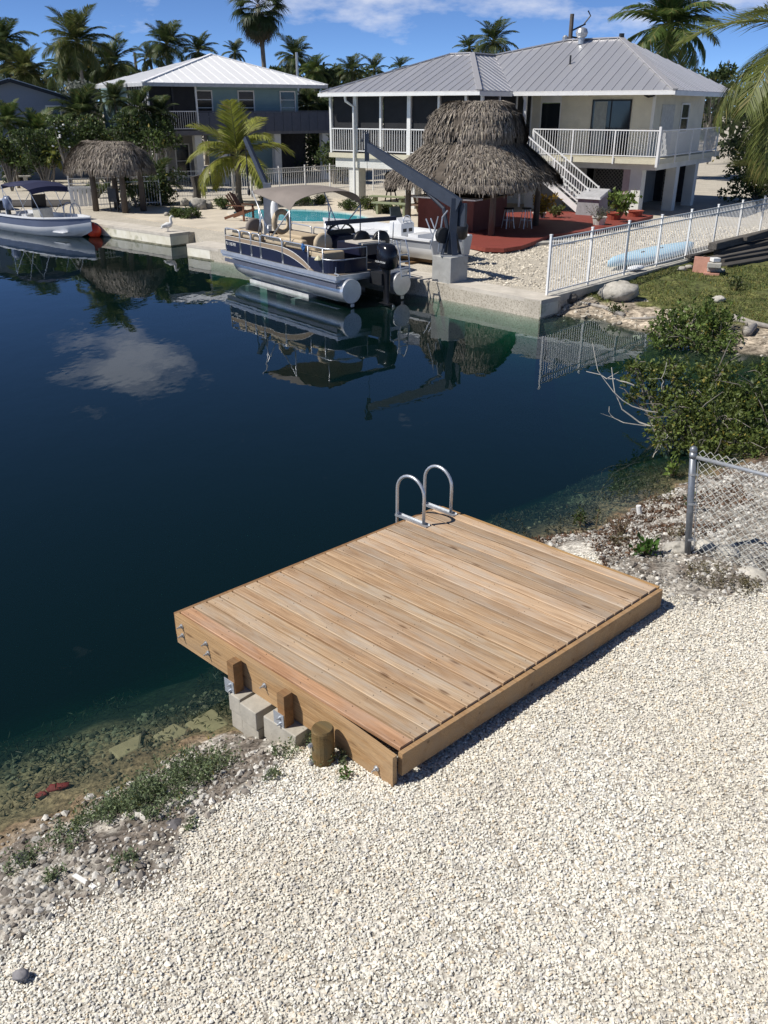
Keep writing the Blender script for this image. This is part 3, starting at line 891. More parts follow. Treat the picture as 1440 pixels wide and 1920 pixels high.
rock(40, 1832, .5, .08, 'lone grey stone on the gravel at lower left', seed=11, mat=M('grey_stone', (.26, .25, .26), .9, var=.3, scale=15))

# ---- submerged stone slabs near the left shore
SLAB = M('algae_covered_slab', (.33, .27, .16), .9, var=.3, scale=5, bump=.4, spots=(4, .58, .1, (.14, .14, .07)))
def sub_slab(pts, z, label):
    P = [g(a, b, z) for a, b in pts]
    c = sum(P, Vector()) / len(P)
    m = MB(); m.slab([(p - c) for p in P], (0, 0, -.09))
    o = obj('stone_slab', m, SLAB); o.location = c; o.rotation_euler = (0, R(random.uniform(-2, 2)), 0)
    bv = o.modifiers.new('worn', 'BEVEL'); bv.width = .02; bv.segments = 2
    tag(o, label, 'stone slab', 'stone slabs under the water')
sub_slab([(345, 1356), (399, 1326), (432, 1358), (380, 1384)], -.03, 'square algae-covered slab in shallow water beside the blocks')
sub_slab([(285, 1378), (326, 1354), (375, 1379), (342, 1402), (300, 1396)], -.03, 'pointed algae-covered slab, middle of the submerged three')
sub_slab([(201, 1404), (267, 1373), (262, 1402), (222, 1424)], -.03, 'smallest leftmost algae-covered slab in the shallow water')

# ---- litter
REDC = M('red_cloth', (.25, .03, .025), .7, var=.4, scale=20, bump=.4)
for (px, py, sx, lab) in ((108, 1466, .15, 'larger red rag lying on the muddy left shore'), (78, 1481, .09, 'smaller red rag beside the larger one on the left shore')):
    p = g(px, py, .02); p.z = float(zt(p.x, p.y)) + .012; m = MB(); m.ball((0, 0, .0), (sx * .55, sx * .3, .022), 14, 8, .35, random.Random(px))
    o = obj('red_rag', m, REDC, smooth=True); o.location = p; o.rotation_euler = (0, 0, .3); tag(o, lab, 'rag', 'red rags on the shore')
p0, p1 = g(140, 1647, .36), g(179, 1671, .40)
m = MB(); m.beam(p0 - (p0 + p1) / 2 + Vector((0, 0, .03)), p1 - (p0 + p1) / 2 + Vector((0, 0, .03)), .03, .012)
o = obj('plastic_strip', m, WHITE); o.location = (p0 + p1) / 2; tag(o, 'white plastic strip lying on the rubble at lower left', 'plastic strip')
p0 = g(1203, 968, .12)
m = MB(); m.tube([(0, 0, -.1), (-.05, .03, .14)], .034, 10); m.tube([(-.05, .03, .14), (-.05, .03, .141)], .03, 10)
o = obj('plastic_pipe', m, WHITE); o.location = p0; tag(o, 'short white plastic pipe stub poking from the right shore', 'pipe')
p0 = g(1208, 1012, .3); m = MB(); m.ball((0, 0, .02), (.05, .035, .025), 9, 6, .2); o = obj('cloth_scrap', m, REDC, smooth=True); o.location = p0
tag(o, 'small red scrap in brown debris left of the wire fence', 'scrap')

# ---- leaves and weeds
LEAF = vcol_mat('leaf', .5, 0, trans=.38, spec=.4)
def leaf_obj(name, P, size, base, var=.25, ar=.5, parent=None, up=0., yellow=.0, w=True, **tg):
    n = len(P)
    c = np.array(base)[None] * RNG.normal(1, var, n).clip(.35, 1.8)[:, None]
    if yellow:
        k = RNG.random(n) < yellow
        c[k] = np.array([.30, .25, .05]) * RNG.uniform(.6, 1.2, k.sum())[:, None]
    V, F, c = leaves_np(P, size, c, ar, up=up)
    me = np_mesh(name, V, F, c, LEAF, True)
    o = bpy.data.objects.new(name, me); COL.objects.link(o)
    if parent: o.parent = parent
    return tag(o, **tg)
def weed_patch(spots):
    Ps, cs = [], []
    for px, py, rad, n, h in spots:
        c = g(px, py, .3)
        for i in range(n):
            a, q = random.uniform(0, 6.28), rad * math.sqrt(random.random())
            x, y = c.x + q * math.cos(a), c.y + q * math.sin(a)
            z = float(zt(x, y)); hh = h * random.uniform(.4, 1.2)
            lx, ly = random.gauss(0, .35), random.gauss(0, .35)
            m = 15
            t = np.linspace(.1, 1, m)
            Ps.append(np.stack([x + lx * t * hh + RNG.normal(0, .012, m), y + ly * t * hh + RNG.normal(0, .012, m), z + t * hh], -1))
    return np.concatenate(Ps)
W_ = [(330, 1440, .32, 120, .17), (380, 1430, .27, 95, .16), (270, 1480, .30, 110, .17), (220, 1500, .26, 85, .15), (170, 1520, .18, 50, .14), (300, 1520, .22, 60, .12),
      (120, 1575, .18, 30, .14), (40, 1600, .16, 26, .12), (240, 1645, .08, 14, .08), (110, 1660, .06, 10, .08),
      (585, 1385, .12, 22, .14), (535, 1420, .10, 16, .10), (600, 1440, .14, 22, .10), (515, 1475, .06, 10, .07), (355, 1570, .05, 6, .06), (640, 1448, .04, 8, .08)]
P = weed_patch(W_)
leaf_obj('weeds', P, .030, (.165, .21, .105), .35, .40, up=.5, yellow=.02, kind='stuff', label='low grey green weeds on the near shore')
n = 9000
x, y = RNG.uniform(1.9, 4.8, n), RNG.uniform(7.9, 11.2, n); d = shore_d(x, y)
k = (d > .0) & (d < 1.5) & (grav_mask(x, y) < 0) & (vnoise(x, y, .4, 81) > .44)
P = np.stack([x[k], y[k], zt(x[k], y[k]) + RNG.uniform(.0, .03, k.sum())], -1)
leaf_obj('leaf_litter', P, .055, (.15, .085, .05), .4, .4, up=0, kind='stuff', label='brown dry leaf litter on the shore right of the dock')
P = weed_patch([(1330, 1115, .28, 46, .09), (1390, 1135, .16, 26, .07), (1270, 1020, .12, 14, .1), (1235, 925, .15, 16, .2), (1160, 1030, .12, 20, .08)])
leaf_obj('dry_weeds', P, .030, (.17, .145, .075), .35, .35, up=.5, kind='stuff', label='dry brown weeds beside the dock and wire fence')
# drowned weed under the left shore
n = 16000
x, y = RNG.uniform(-4.5, .8, n), RNG.uniform(3.5, 8.8, n); d = shore_d(x, y)
k = (d < -.22) & (d > -1.7) & (vnoise(x, y, .4, 55) > .36)
P = np.stack([x[k], y[k], np.minimum(zt(x[k], y[k]) + RNG.uniform(.0, .12, k.sum()), -.03)], -1)
leaf_obj('water_weed', P, .07, (.05, .05, .026), .4, .16, up=.2, kind='stuff', label='dark water weed under the near shore')
x, y = RNG.uniform(1.5, 5, n), RNG.uniform(8.5, 12.5, n); d = shore_d(x, y)
k = (d < -.02) & (d > -1.5) & (vnoise(x, y, .4, 56) > .36)
P = np.stack([x[k], y[k], np.minimum(zt(x[k], y[k]) + RNG.uniform(.0, .1, k.sum()), -.02)], -1)
leaf_obj('water_weed', P, .06, (.06, .055, .030), .4, .2, up=.2, kind='stuff', label='brown water weed in the shallows right of the dock')

def plant(name, px, py, z, n, size, h, col, label, cat='plant', ar=.35, rad=.1, up=.9, group=None, yellow=0.):
    c = ground_pt(px, py, z)
    if py > 860: c.z = float(zt(c.x, c.y))
    t = thing(name, label, cat, c, 0, group)
    ns = max(3, n // 12); stems = MB(); Ps = []
    for i in range(ns):
        a = random.uniform(0, 6.28); q = rad * random.uniform(.2, 1)
        tip = Vector((q * math.cos(a), q * math.sin(a), h * random.uniform(.6, 1)))
        stems.tube([(0, 0, -.03), tip * .5 + Vector((0, 0, h * .08)), tip], [.008, .006, .003], 5)
        for j in range(n // ns):
            f = random.uniform(.35, 1.05)
            Ps.append(tip * f + Vector((random.gauss(0, 1), random.gauss(0, 1), random.gauss(0, 1))) * size * .35)
    obj('stem', stems, M(name + '_stem', (.16, .12, .07), .8, var=.3), t)
    leaf_obj('leaves', np.array([tuple(p) for p in Ps]), size, col, .3, ar, parent=t, up=up, yellow=yellow)
    return t
plant('leafy_plant', 1207, 1062, .3, 90, .10, .16, (.06, .13, .02), 'bright green leafy plant beside the right dock corner', rad=.16, ar=.42)
plant('shore_sapling', 1088, 985, .0, 50, .08, .26, (.07, .10, .03), 'small dark green seedling in the shallows right of the dock', rad=.08)
plant('shore_sapling', 1116, 1000, .0, 22, .05, .36, (.10, .11, .04), 'thin bare-stemmed seedling beside the dark green one', rad=.04)
plant('shore_sapling', 1262, 880, .1, 60, .09, .34, (.17, .24, .05), 'yellow green sapling just left of the wire fence top', rad=.13, ar=.5)
plant('shore_sapling', 1288, 985, .2, 50, .07, .38, (.08, .10, .03), 'sparse sapling against the wire fence post', rad=.12)
plant('small_weed', 650, 1455, .42, 24, .06, .09, (.09, .17, .03), 'tiny bright weed at the foot of the round pile', rad=.05)
plant('dry_shrub', 1165, 1018, .2, 160, .05, .22, (.16, .11, .07), 'dry brown shrublet beside the dock far edge', rad=.22, ar=.2)

# ---- chain-link fence at the right
A_ = g(1290, 1047, .40); A_.z = float(zt(A_.x, A_.y))
cf = thing('chain_link_fence', 'grey chain-link fence with a leaning end post on the near bank', 'fence', A_)
dirF = Vector((.76, -.65, 0)).normalized()
Ht = 1.70 - A_.z
FGALV = M('weathered_fence_steel', (.24, .26, .285), .42, metal=.5, var=.25, scale=14, bump=.05)
lean = Vector((-.13, .03, Ht))
m = MB(); m.tube([(0, 0, -.15), lean * .99], .036, 14); obj('end_post', m, FGALV, cf, smooth=True)
m = MB(); m.ball(tuple(lean), (.042, .042, .045), 12, 8); m.tube([lean * .93, lean * .97], .041, 12); obj('post_cap', m, FGALV, cf, smooth=True)
rt = lean * .94 + dirF * .04
LEN = 2.6
m = MB(); m.tube([rt, rt + dirF * LEN + Vector((0, 0, -.02))], .022, 12); obj('top_rail', m, GALV, cf, smooth=True)
m = MB()
q0, q1 = lean * .06 + dirF * .055, lean * .9 + dirF * .055
m.beam(q0, q1, .02, .008); obj('tension_bar', m, GALV, cf)
for f in (.15, .5, .78):
    m = MB(); c = lean * f; m.tube([c - Vector((0, 0, .012)), c + Vector((0, 0, .012))], .041, 12); m.beam(c, c + dirF * .075, .02, .012); obj('band_clamp', m, GALV, cf)
m = MB(); dd = .042; rows = int((Ht + .02) / dd); nc = int(LEN / dd)
def fpt(i, j):
    zz = j * dd + .04
    p = lean * (zz / Ht) + dirF * (.06 + i * dd)
    if j == rows: p = p + Vector((.006, .008, 0))
    off = Vector((dirF.y, -dirF.x, 0)) * (.004 if j % 2 else -.004)
    return p + off
for i in range(0, nc):
    for s0 in (0, 1):
        pts = []
        for j in range(rows + 1):
            if s0 == 0: pts.append(fpt(i + (i + j) % 2, j))
        if pts: m.tube(pts, .0045, 4, False)
tag(obj('chain_link_mesh', m, M('dull_zinc_wire', (.58, .58, .53), .6, metal=.2, bump=0), cf), kind='stuff')
m = MB(); e = rt + dirF * LEN; m.tube([e + Vector((0, 0, -Ht - .1)), e + Vector((0, 0, .06))], .03, 12); obj('line_post', m, GALV, cf, smooth=True)

# ---- mangroves
BARK = M('grey_bark', (.22, .20, .17), .9, var=.35, scale=10, bump=.4)
def mangrove(name, label, base, clumps, leafsize, nleaf, col, group='mangrove bushes in the canal', twigs=(), yellow=.03):
    t = thing(name, label, 'mangrove', base, 0, group)
    br = MB(); Ps = []
    for cx, cy, cz, rr_ in clumps:
        tip = Vector((cx, cy, cz))
        root = Vector((random.uniform(-.35, .35), random.uniform(-.25, .25), -.35))
        mid = (root + tip) / 2 + Vector((random.uniform(-.15, .15), random.uniform(-.15, .15), .15))
        br.tube([root, mid, tip], [.035, .022, .01], 6)
        for k in range(7):
            e = tip + Vector((random.gauss(0, .6), random.gauss(0, .6), random.gauss(.1, .5))) * rr_
            br.tube([mid.lerp(tip, random.uniform(.4, 1)), (tip + e) / 2 + Vector((0, 0, .05)), e], [.012, .008, .004], 4)
        k = int(nleaf * rr_ ** 2)
        nr = max(6, k // 9)
        for i in range(nr):              # rosettes of leaves at the twig ends
            v = Vector((random.gauss(0, 1), random.gauss(0, 1), random.gauss(0, .8))).normalized() * rr_ * random.uniform(.35, 1.05)
            v.z *= .8
            c = tip + v
            if c.z + base[2] < .05: continue
            for j in range(9): Ps.append((c.x + random.gauss(0, .035), c.y + random.gauss(0, .035), c.z + random.gauss(0, .035)))
    obj('branches', br, BARK, t)
    for a, b, c, r0 in twigs:
        m = MB(); a, b, c = Vector(a), Vector(b), Vector(c)
        P3 = [a * (1 - f) ** 2 + (b * 2 - (a + c) / 2) * 2 * f * (1 - f) + c * f * f + Vector((random.gauss(0, .012), random.gauss(0, .012), random.gauss(0, .012))) for f in [k / 8 for k in range(9)]]
        m.tube(P3, [r0 * (1 - .07 * k) for k in range(9)], 5)
        for k in (5,): m.tube([P3[k], P3[k] + Vector((random.gauss(0, .1), random.gauss(0, .08), random.uniform(.02, .15)))], [r0 * .5, r0 * .2], 4)
        obj('bare_twig', m, M('bleached_twig', (.50, .47, .41), .8, var=.2), t)
    leaf_obj('leaves', np.array(Ps), leafsize, col, .38, .5, parent=t, up=.35, yellow=yellow)
    return t
def rel(base, px, py, Y): return tuple(dY(px, py, Y) - Vector(base))
B1 = g(1300, 655, 0)
mangrove('mangrove', 'upper mangrove bush at the far right shore below the grass', B1,
         [(*rel(B1, px, py, Y), r_) for px, py, Y, r_ in ((1255, 612, 19.9, .48), (1300, 600, 20.0, .55), (1340, 598, 20.2, .55), (1270, 640, 19.5, .42), (1315, 650, 19.2, .5), (1350, 635, 19.6, .45), (1240, 640, 19.6, .35), (1365, 660, 19.2, .35))],
         .105, 3000, (.115, .165, .04))
B2 = Vector((5.1, 13.3, 0))
tw = [(rel(B2, 1240, 800, 13.2), rel(B2, 1170, 770, 13.3), rel(B2, 1145, 690, 13.5), .014), (rel(B2, 1190, 720, 13.4), rel(B2, 1150, 712, 13.5), rel(B2, 1100, 697, 13.7), .011),
      (rel(B2, 1240, 775, 13.2), rel(B2, 1150, 735, 13.3), rel(B2, 1112, 640, 13.6), .010), (rel(B2, 1260, 810, 12.9), rel(B2, 1245, 825, 12.7), rel(B2, 1225, 858, 12.5), .012),
      (rel(B2, 1230, 797, 13.2), rel(B2, 1160, 790, 13.2), rel(B2, 1142, 762, 13.3), .009), (rel(B2, 1240, 740, 13.6), rel(B2, 1242, 715, 13.6), rel(B2, 1252, 678, 13.6), .009)]
mangrove('mangrove', 'lower sprawling mangrove with bleached bare twigs near the wire fence', B2,
         [(*rel(B2, px, py, Y), r_) for px, py, Y, r_ in ((1200, 705, 13.9, .32), (1255, 700, 14.0, .40), (1225, 745, 13.7, .36), (1180, 745, 13.7, .16), (1265, 770, 13.3, .38), (1300, 840, 12.7, .36), (1340, 865, 12.4, .3), (1300, 735, 13.8, .45), (1345, 700, 14.2, .42), (1290, 790, 13.2, .42), (1350, 780, 13.3, .5),
                                                         (1245, 805, 13.0, .28), (1320, 840, 12.8, .38), (1385, 830, 12.8, .42), (1390, 750, 13.7, .42), (1190, 690, 13.9, .18), (1240, 830, 12.7, .18))],
         .075, 4300, (.115, .150, .036), twigs=tw, yellow=.05)
B3 = Vector((6.6, 13.2, 0))
mangrove('mangrove', 'darker mangrove bush at the right frame edge behind the wire fence', B3,
         [(*rel(B3, px, py, Y), r_) for px, py, Y, r_ in ((1425, 740, 13.6, .45), (1440, 800, 13.1, .5), (1420, 860, 12.6, .4), (1470, 760, 13.5, .55), (1490, 850, 12.9, .5), (1435, 700, 14.2, .28))],
         .08, 3600, (.095, .135, .034))
# ================================================================== RIGHT FAR BANK: white fence, kayak, lumber, driftwood
PICK = {}
def picket_mesh(h, w=.014):
    k = (round(h, 3), w)
    if k not in PICK:
        m = MB(); m.span(-w / 2, w / 2, -w / 2, w / 2, 0, h)
        PICK[k] = mesh_of('picket', m, WHITE_AL)
    return PICK[k]
def picket_fence(name, label, pts, h, gap, posts_at, base_z, group, postw=.055, rails=(.12, .82, .98), cat='fence', top_over=0.0, curb=False, mat=None):
    """aluminium fence along a polyline of (x, y); one part per post, rail run and picket"""
    o0 = Vector((*pts[0], base_z))
    t = thing(name, label, cat, o0, 0, group, sc=1)
    for a, b in zip(pts[:-1], pts[1:]):
        a, b = Vector((*a, base_z)) - o0, Vector((*b, base_z)) - o0
        d = (b - a); Ln = d.length; d.normalize(); rz = math.atan2(d.y, d.x)
        npn = max(1, round(Ln / posts_at))
        for f in rails:
            m = MB(); m.beam(a + Vector((0, 0, h * f)), b + Vector((0, 0, h * f)), .028, .034)
            obj('rail', m, WHITE_AL, t)
        for i in range(npn + 1):
            p = a + d * (Ln * i / npn)
            m = MB(); m.box((p.x, p.y, (h + .06) / 2), (postw, postw, h + .06), rz); m.box((p.x, p.y, h + .075), (postw * 1.25, postw * 1.25, .03), rz); 
            obj('post', m, WHITE_AL, t)
        me = picket_mesh(h * .93 + top_over)
        k = int(Ln / gap)
        for i in range(1, k):
            s_ = Ln * i / k
            if abs((s_ / (Ln / npn)) % 1.0 - 0.0) * (Ln / npn) < postw * .6: continue
            p = a + d * s_
            link('picket', me, t, (p.x, p.y, .07), (0, 0, rz))
    return t
picket_fence('white_fence', 'white aluminium picket fence running up from the seawall end on the right', [(F1.x, F1.y), (F9.x, F9.y)], 1.46, .125, 2.04, .51, 'white picket fences', rails=(.05, .86, .985))
m = MB(); m.beam(F1 + Vector((-.2, -.15, -.12)), F9 + Vector((0, 0, -.12)), .42, .18)
tag(obj('fence_curb', m, CONC, loc=F1), 'pale concrete kerb under the right white fence', 'kerb')

BLUEK = M('pale_blue_plastic', (.42, .66, .82), .35, var=.10, scale=2, bump=.02)
kd = (gf(1300, 462, 1.05) - gf(1140, 497, 1.05)); kc = (gf(1300, 462, 1.05) + gf(1140, 497, 1.05)) / 2
k = thing('kayak', 'pale blue kayak lying on gravel behind the white fence', 'kayak', (kc.x, kc.y, FARZ), math.atan2(kd.y, kd.x))
m = MB(); Lk = kd.length * .5
rings = []
for i in range(15):
    u = -1 + 2 * i / 14
    wd = .52 * (1 - abs(u) ** 2.6) + .015; hh = .14 + .26 * (1 - u * u) ** .5 + .06 * abs(u) ** 3
    z0 = .03 + .10 * abs(u) ** 3
    rings.append([(u * Lk, wd * math.cos(q), z0 + hh * (.5 + .5 * math.sin(q))) for q in [2 * math.pi * j / 12 for j in range(12)]])
m.loft(rings); obj('hull', m, BLUEK, k, smooth=True)
for u in (-1.1, .1):
    m = MB(); m.tube([(u, -.2, .33), (u, -.16, .42), (u + .2, -.16, .42), (u + .2, -.2, .33)], .018, 6); obj('carry_handle', m, BLACKP, k)
m = MB()
for u in (-.6, .5): m.ball((u, .03, .33), (.34, .2, .03), 12, 6)
obj('seat_well', m, M('white_blue_plastic', (.62, .74, .82), .4), k, smooth=True)
c = gf(1192, 505, .95)
m = MB(); m.ball((0, 0, .05), (.34, .18, .07), 12, 7, .05); o = obj('float_board', m, M('white_foam', (.75, .77, .80), .6), smooth=True); o.location = c; o.rotation_euler = (0, 0, .6)
tag(o, 'white foam float lying beside the pale blue kayak', 'float')

OLDW = M('weathered_grey_lumber', (.12, .11, .10), .9, var=.55, scale=3, bump=.5, stretch=(.6, 8, 8), objvar=.35)
lum = [((1268, 478, .95), (1440, 436, 1.15), .16, .05, 'thin grey board at the left end of the lumber pile'),
       ((1290, 482, 1.0), (1480, 440, 1.05), .20, .06, 'second grey board from the left, under the topmost beam'),
       ((1336, 462, 1.30), (1520, 418, 1.42), .26, .14, 'topmost dark beam lying across the lumber pile'),
       ((1345, 474, 1.10), (1510, 440, 1.2), .26, .12, 'dark beam directly under the topmost beam'),
       ((1330, 487, .98), (1500, 455, 1.05), .22, .10, 'mossy middle plank in the lumber pile'),
       ((1352, 490, .92), (1520, 462, 1.0), .24, .09, 'pale bleached plank on the near side of the lumber pile'),
       ((1356, 500, .86), (1530, 470, .92), .26, .10, 'lowest near timber of the lumber pile resting on grass'),
       ((1395, 448, 1.38), (1520, 410, 1.55), .20, .09, 'short beam at the upper right of the lumber pile')]
for a, b, w_, h_, lab in lum:
    p, q = gf(*a), gf(*b); c = (p + q) / 2; d = q - p
    w_, h_ = w_ * 1.15, h_ * 1.6
    m = MB(); m.span(-d.length / 2, d.length / 2, -w_ / 2, w_ / 2, 0, h_)
    o = obj('lumber', m, OLDW); o.location = (c.x, c.y, c.z - h_ / 2); o.rotation_euler = (random.uniform(-.1, .1), -math.asin(d.z / d.length), math.atan2(d.y, d.x))
    bv = o.modifiers.new('worn', 'BEVEL'); bv.width = .015; bv.segments = 1
    tag(o, lab, 'timber', 'weathered timbers in the lumber pile')
SALM = M('salmon_block', (.52, .27, .20), .85, var=.2, scale=6, bump=.3)
def blk(px, py, z, d, rz, mat, name, label, cat, tilt=(0, 0)):
    d = tuple(1.1 * v for v in d); p = gf(px, py, z); p.z += .06; m = MB(); m.span(-d[0] / 2, d[0] / 2, -d[1] / 2, d[1] / 2, 0, d[2])
    o = obj(name, m, mat); o.location = p; o.rotation_euler = (tilt[0], tilt[1], rz)
    bv = o.modifiers.new('edge', 'BEVEL'); bv.width = .012; bv.segments = 2
    return tag(o, label, cat, 'masonry scraps by the lumber pile')
blk(1312, 517, .74, (.42, .16, .46), -.5, SALM, 'paving_slab', 'salmon coloured paving slab standing on edge by the lumber', 'paving slab', (-.15, 0))
blk(1333, 521, .74, (.42, .26, .09), -.4, SALM, 'clay_brick', 'reddish flat block at the bottom of the small stack', 'block')
blk(1337, 512, .84, (.36, .24, .12), -.2, CONC, 'concrete_block', 'lower grey concrete block of the small stack on grass', 'concrete block')
blk(1338, 505, .98, (.36, .24, .12), -.35, CONC, 'concrete_block', 'upper grey concrete block of the small stack on grass', 'concrete block')
blk(1340, 494, 1.12, (.22, .2, .10), .2, WHITE, 'concrete_block', 'small white block crowning the small stack on grass', 'concrete block')
ground_pt = lambda px, py, z: gb(px, py)
rock(1322, 496, .95, .34, 'white stone between the salmon slab and the stacked blocks', seed=20, mat=WHITE)
rock(1278, 508, .86, .26, 'pale stone left of the salmon paving slab', seed=21)
rock(1290, 504, .88, .22, 'second pale stone touching the salmon paving slab', seed=26)
rock(1353, 510, .80, .20, 'round brown stone right of the stacked blocks', seed=22)
rock(1162, 560, .42, .95, 'large pale grey boulder on the grass near the white fence', seed=23, zs=.55)
rock(1062, 578, .2, .5, 'dark weathered stump-like rock at the seawall corner', seed=24, mat=M('dark_stump', (.12, .11, .10), .9, var=.5, scale=8, bump=.5))
rock(1347, 566, .5, .30, 'bluish white rock behind the upper mangrove', seed=25)
rock(1150, 515, .8, .18, 'small white stone on the grass under the fence', seed=27)
DRIFT = M('bleached_driftwood', (.40, .37, .33), .85, var=.45, scale=4, bump=.4, stretch=(1, 5, 5))
def log(name, pts, r, label):
    P = [(gb(p[0], p[1]) if p[1] < 800 else g(*p)) + Vector((0, 0, r * .5)) for p in pts]; c = P[0].copy()
    m = MB(); m.tube([p - c for p in P], [r * q for q in np.linspace(1, .45, len(P))], 8)
    o = obj(name, m, DRIFT, smooth=True); o.location = c; tag(o, label, 'driftwood', 'driftwood on the far right bank')
log('driftwood_log', [(1168, 606, .2), (1130, 590, .32), (1085, 574, .4)], .07, 'long bleached branch on the sand below the boulder')
log('driftwood_log', [(1235, 598, .3), (1210, 602, .25), (1180, 607, .2)], .05, 'short bleached branch left of the upper mangrove')
log('driftwood_log', [(1375, 600, .45), (1410, 610, .45), (1465, 622, .45)], .10, 'thick grey log on sand at the right frame edge')
log('driftwood_root', [(1390, 645, .1), (1400, 632, .3), (1412, 618, .42), (1400, 612, .5)], .14, 'dark twisted root at the waterline right of the upper mangrove')
log('driftwood_log', [(1325, 905, .2), (1345, 912, .25), (1372, 920, .25)], .05, 'grey branch lying behind the wire fence')
n = 5200
x, y = RNG.uniform(4.3, 13, n), RNG.uniform(16, 27, n); d = rb_d(x, y)
k = (d > -.3) & (d < 1.9) & (vnoise(x, y, .5, 91) > .42)
r = RNG.gamma(2.0, .016, k.sum()).clip(.01, .12)
cols = np.array([.42, .38, .31]) * RNG.normal(1, .35, k.sum()).clip(.25, 1.5)[:, None]
so_ = bpy.data.objects.new('bank_rubble', pebbles('bank_rubble', x[k], y[k], rb_z(x[k], y[k]) - r * .2, r, cols.clip(.02, .7), .7)); COL.objects.link(so_)
tag(so_, 'broken coral rubble on the sandy far right bank', None, None, 'stuff')
n = 26000
x, y = RNG.uniform(1.6, 16, n), RNG.uniform(23, 38, n)
side = (x - F1.x) * (F7.y - F1.y) - (y - F1.y) * (F7.x - F1.x)
wall = (x - 4.07) * (24.78 - 22.42) - (y - 22.42) * (1.85 - 4.07)
k = (side < -.15) & (wall > 1.2) & (y > 25.6 - .72 * (x - 2)) & (y < 33 + .35 * x) & (vnoise(x, y, 1.1, 93) + RNG.normal(0, .15, n) > .30) & (np.hypot(x - 1.9, y - 25.3) > .7)
r = RNG.gamma(5, .0058, k.sum()).clip(.012, .06)
cols = np.array([.56, .51, .42]) * RNG.normal(1, .22, k.sum()).clip(.4, 1.35)[:, None]
fg_ = bpy.data.objects.new('garden_gravel', pebbles('garden_gravel', x[k], y[k], np.full(k.sum(), FARZ) - r * .1, r, cols.clip(.05, .75), .7)); COL.objects.link(fg_)
tag(fg_, 'pale coarse gravel on the yard behind the white fence', None, None, 'stuff')
# turf blades on the right bank
n = 26000
x, y = RNG.uniform(5.2, 14, n), RNG.uniform(17.5, 28, n)
d = rb_d(x, y); side = (x - F1.x) * (F7.y - F1.y) - (y - F1.y) * (F7.x - F1.x)
k = (d + (vnoise(x, y, .5, 23) - .5) * 1.6 > 1.35) & (side > .35) & (vnoise(x, y, .7, 61) > .3)
P = np.stack([x[k], y[k], rb_z(x[k], y[k]) - .01], -1)
leaf_obj('turf', P, .10, (.115, .150, .040), .4, .16, up=1.3, yellow=.12, kind='stuff', label='thin mown grass on the far right bank')
for i, (px, py, z, h, lab) in enumerate([(1150, 590, .4, .25, 'dark green seedling on the sand below the boulder'), (1380, 545, .7, .4, 'small green shrub on the grass below the lumber pile')]):
    plant('bank_shrub', px, py, z, 120, .10, h, (.06, .085, .025), lab, rad=.3, ar=.4)
THING_SCALE = FAR_K
ground_pt = gf
# ================================================================== BOATS, CRANES
NAVY = M('navy_panel', (.012, .014, .035), .32, var=.2, scale=2, bump=.0)
TAN = M('tan_panel', (.30, .225, .155), .5, var=.15, scale=3, bump=.02)
BEIGE = M('beige_vinyl', (.50, .40, .27), .55, var=.15, scale=5, bump=.05)
TAUPE = M('taupe_canvas', (.22, .188, .165), .85, var=.16, scale=2.2, bump=.25)
SHINY = M('brushed_tube_metal', (.66, .68, .71), .34, metal=.65, var=.22, scale=3, bump=.03)
GELW = M('white_gelcoat', (.74, .75, .76), .25, var=.10, scale=1.5, bump=.0)
pt = thing('pontoon_boat', 'navy and tan pontoon boat hanging on its lift above the water', 'boat', (-1.36, 23.72, -.03), math.atan2(.78, -.63))
PL_, PWD = 5.55, 2.35
for y in (-.36, -PWD + .36):
    m = MB(); r = .30; rings = []
    for x, k, dz in ((-.25, .985, 0), (-.22, 1, 0), (PL_ - .9, 1, 0), (PL_ - .45, .85, .03), (PL_ - .1, .45, .08), (PL_ + .02, .05, .12)):
        rings.append([(x, y + r * k * math.cos(q), .44 + dz + r * k * math.sin(q)) for q in [2 * math.pi * j / 20 for j in range(20)]])
    m.loft(rings); tb = obj('pontoon_tube', m, SHINY, pt, smooth=True)
    mod = tb.modifiers.new('split', 'EDGE_SPLIT'); mod.split_angle = R(50)
    m = MB(); m.span(.3, PL_ - .7, y - .03, y + .03, .125, .145); m.span(-.27, -.255, y - .05, y + .05, .06, .14); obj('keel_strip', m, ALU, tb)
m = MB(); m.span(-.05, PL_ + .05, -PWD, 0, .66, .72); obj('deck_frame', m, ALU, pt)
m = MB(); m.span(-.12, PL_ + .10, -PWD - .02, .02, .722, .82); obj('deck_edge', m, SHINY, pt)
m = MB(); m.span(-.10, PL_ - .1, -.02, .012, .52, .618); m.span(-.10, PL_ - .1, -PWD - .012, -PWD + .02, .52, .618); obj('under_skirt', m, M('slate_skirt', (.10, .11, .15), .4), pt)
m = MB(); m.span(0, PL_, -PWD + .05, -.05, .822, .834); obj('floor', m, M('tan_carpet', (.22, .18, .14), .95), pt)
zt0, zt1 = .83, 1.42
def panel(x0, x1, y0, y1, z0, z1, mat, name='fence_panel'):
    m = MB(); m.span(x0, x1, y0, y1, z0, z1); return obj(name, m, mat, pt)
xs_ = [.10, 1.15, 2.35, 3.45, 3.95, 4.55, 5.40]
for i in range(1, 6):
    panel(xs_[i] + .015, xs_[i + 1] - .015, -.045, -.025, zt0, 1.26, NAVY)
panel(.45, xs_[1] - .015, -.045, -.025, zt0, 1.14, NAVY)
for x0, x1 in ((.45, 2.3), (2.4, 4.2), (4.3, 5.4)): panel(x0, x1, -PWD + .025, -PWD + .045, zt0, 1.24, NAVY)
panel(5.40, 5.42, -PWD + .3, -1.5, zt0, 1.24, NAVY); panel(5.40, 5.42, -.9, -.06, zt0, 1.24, NAVY)
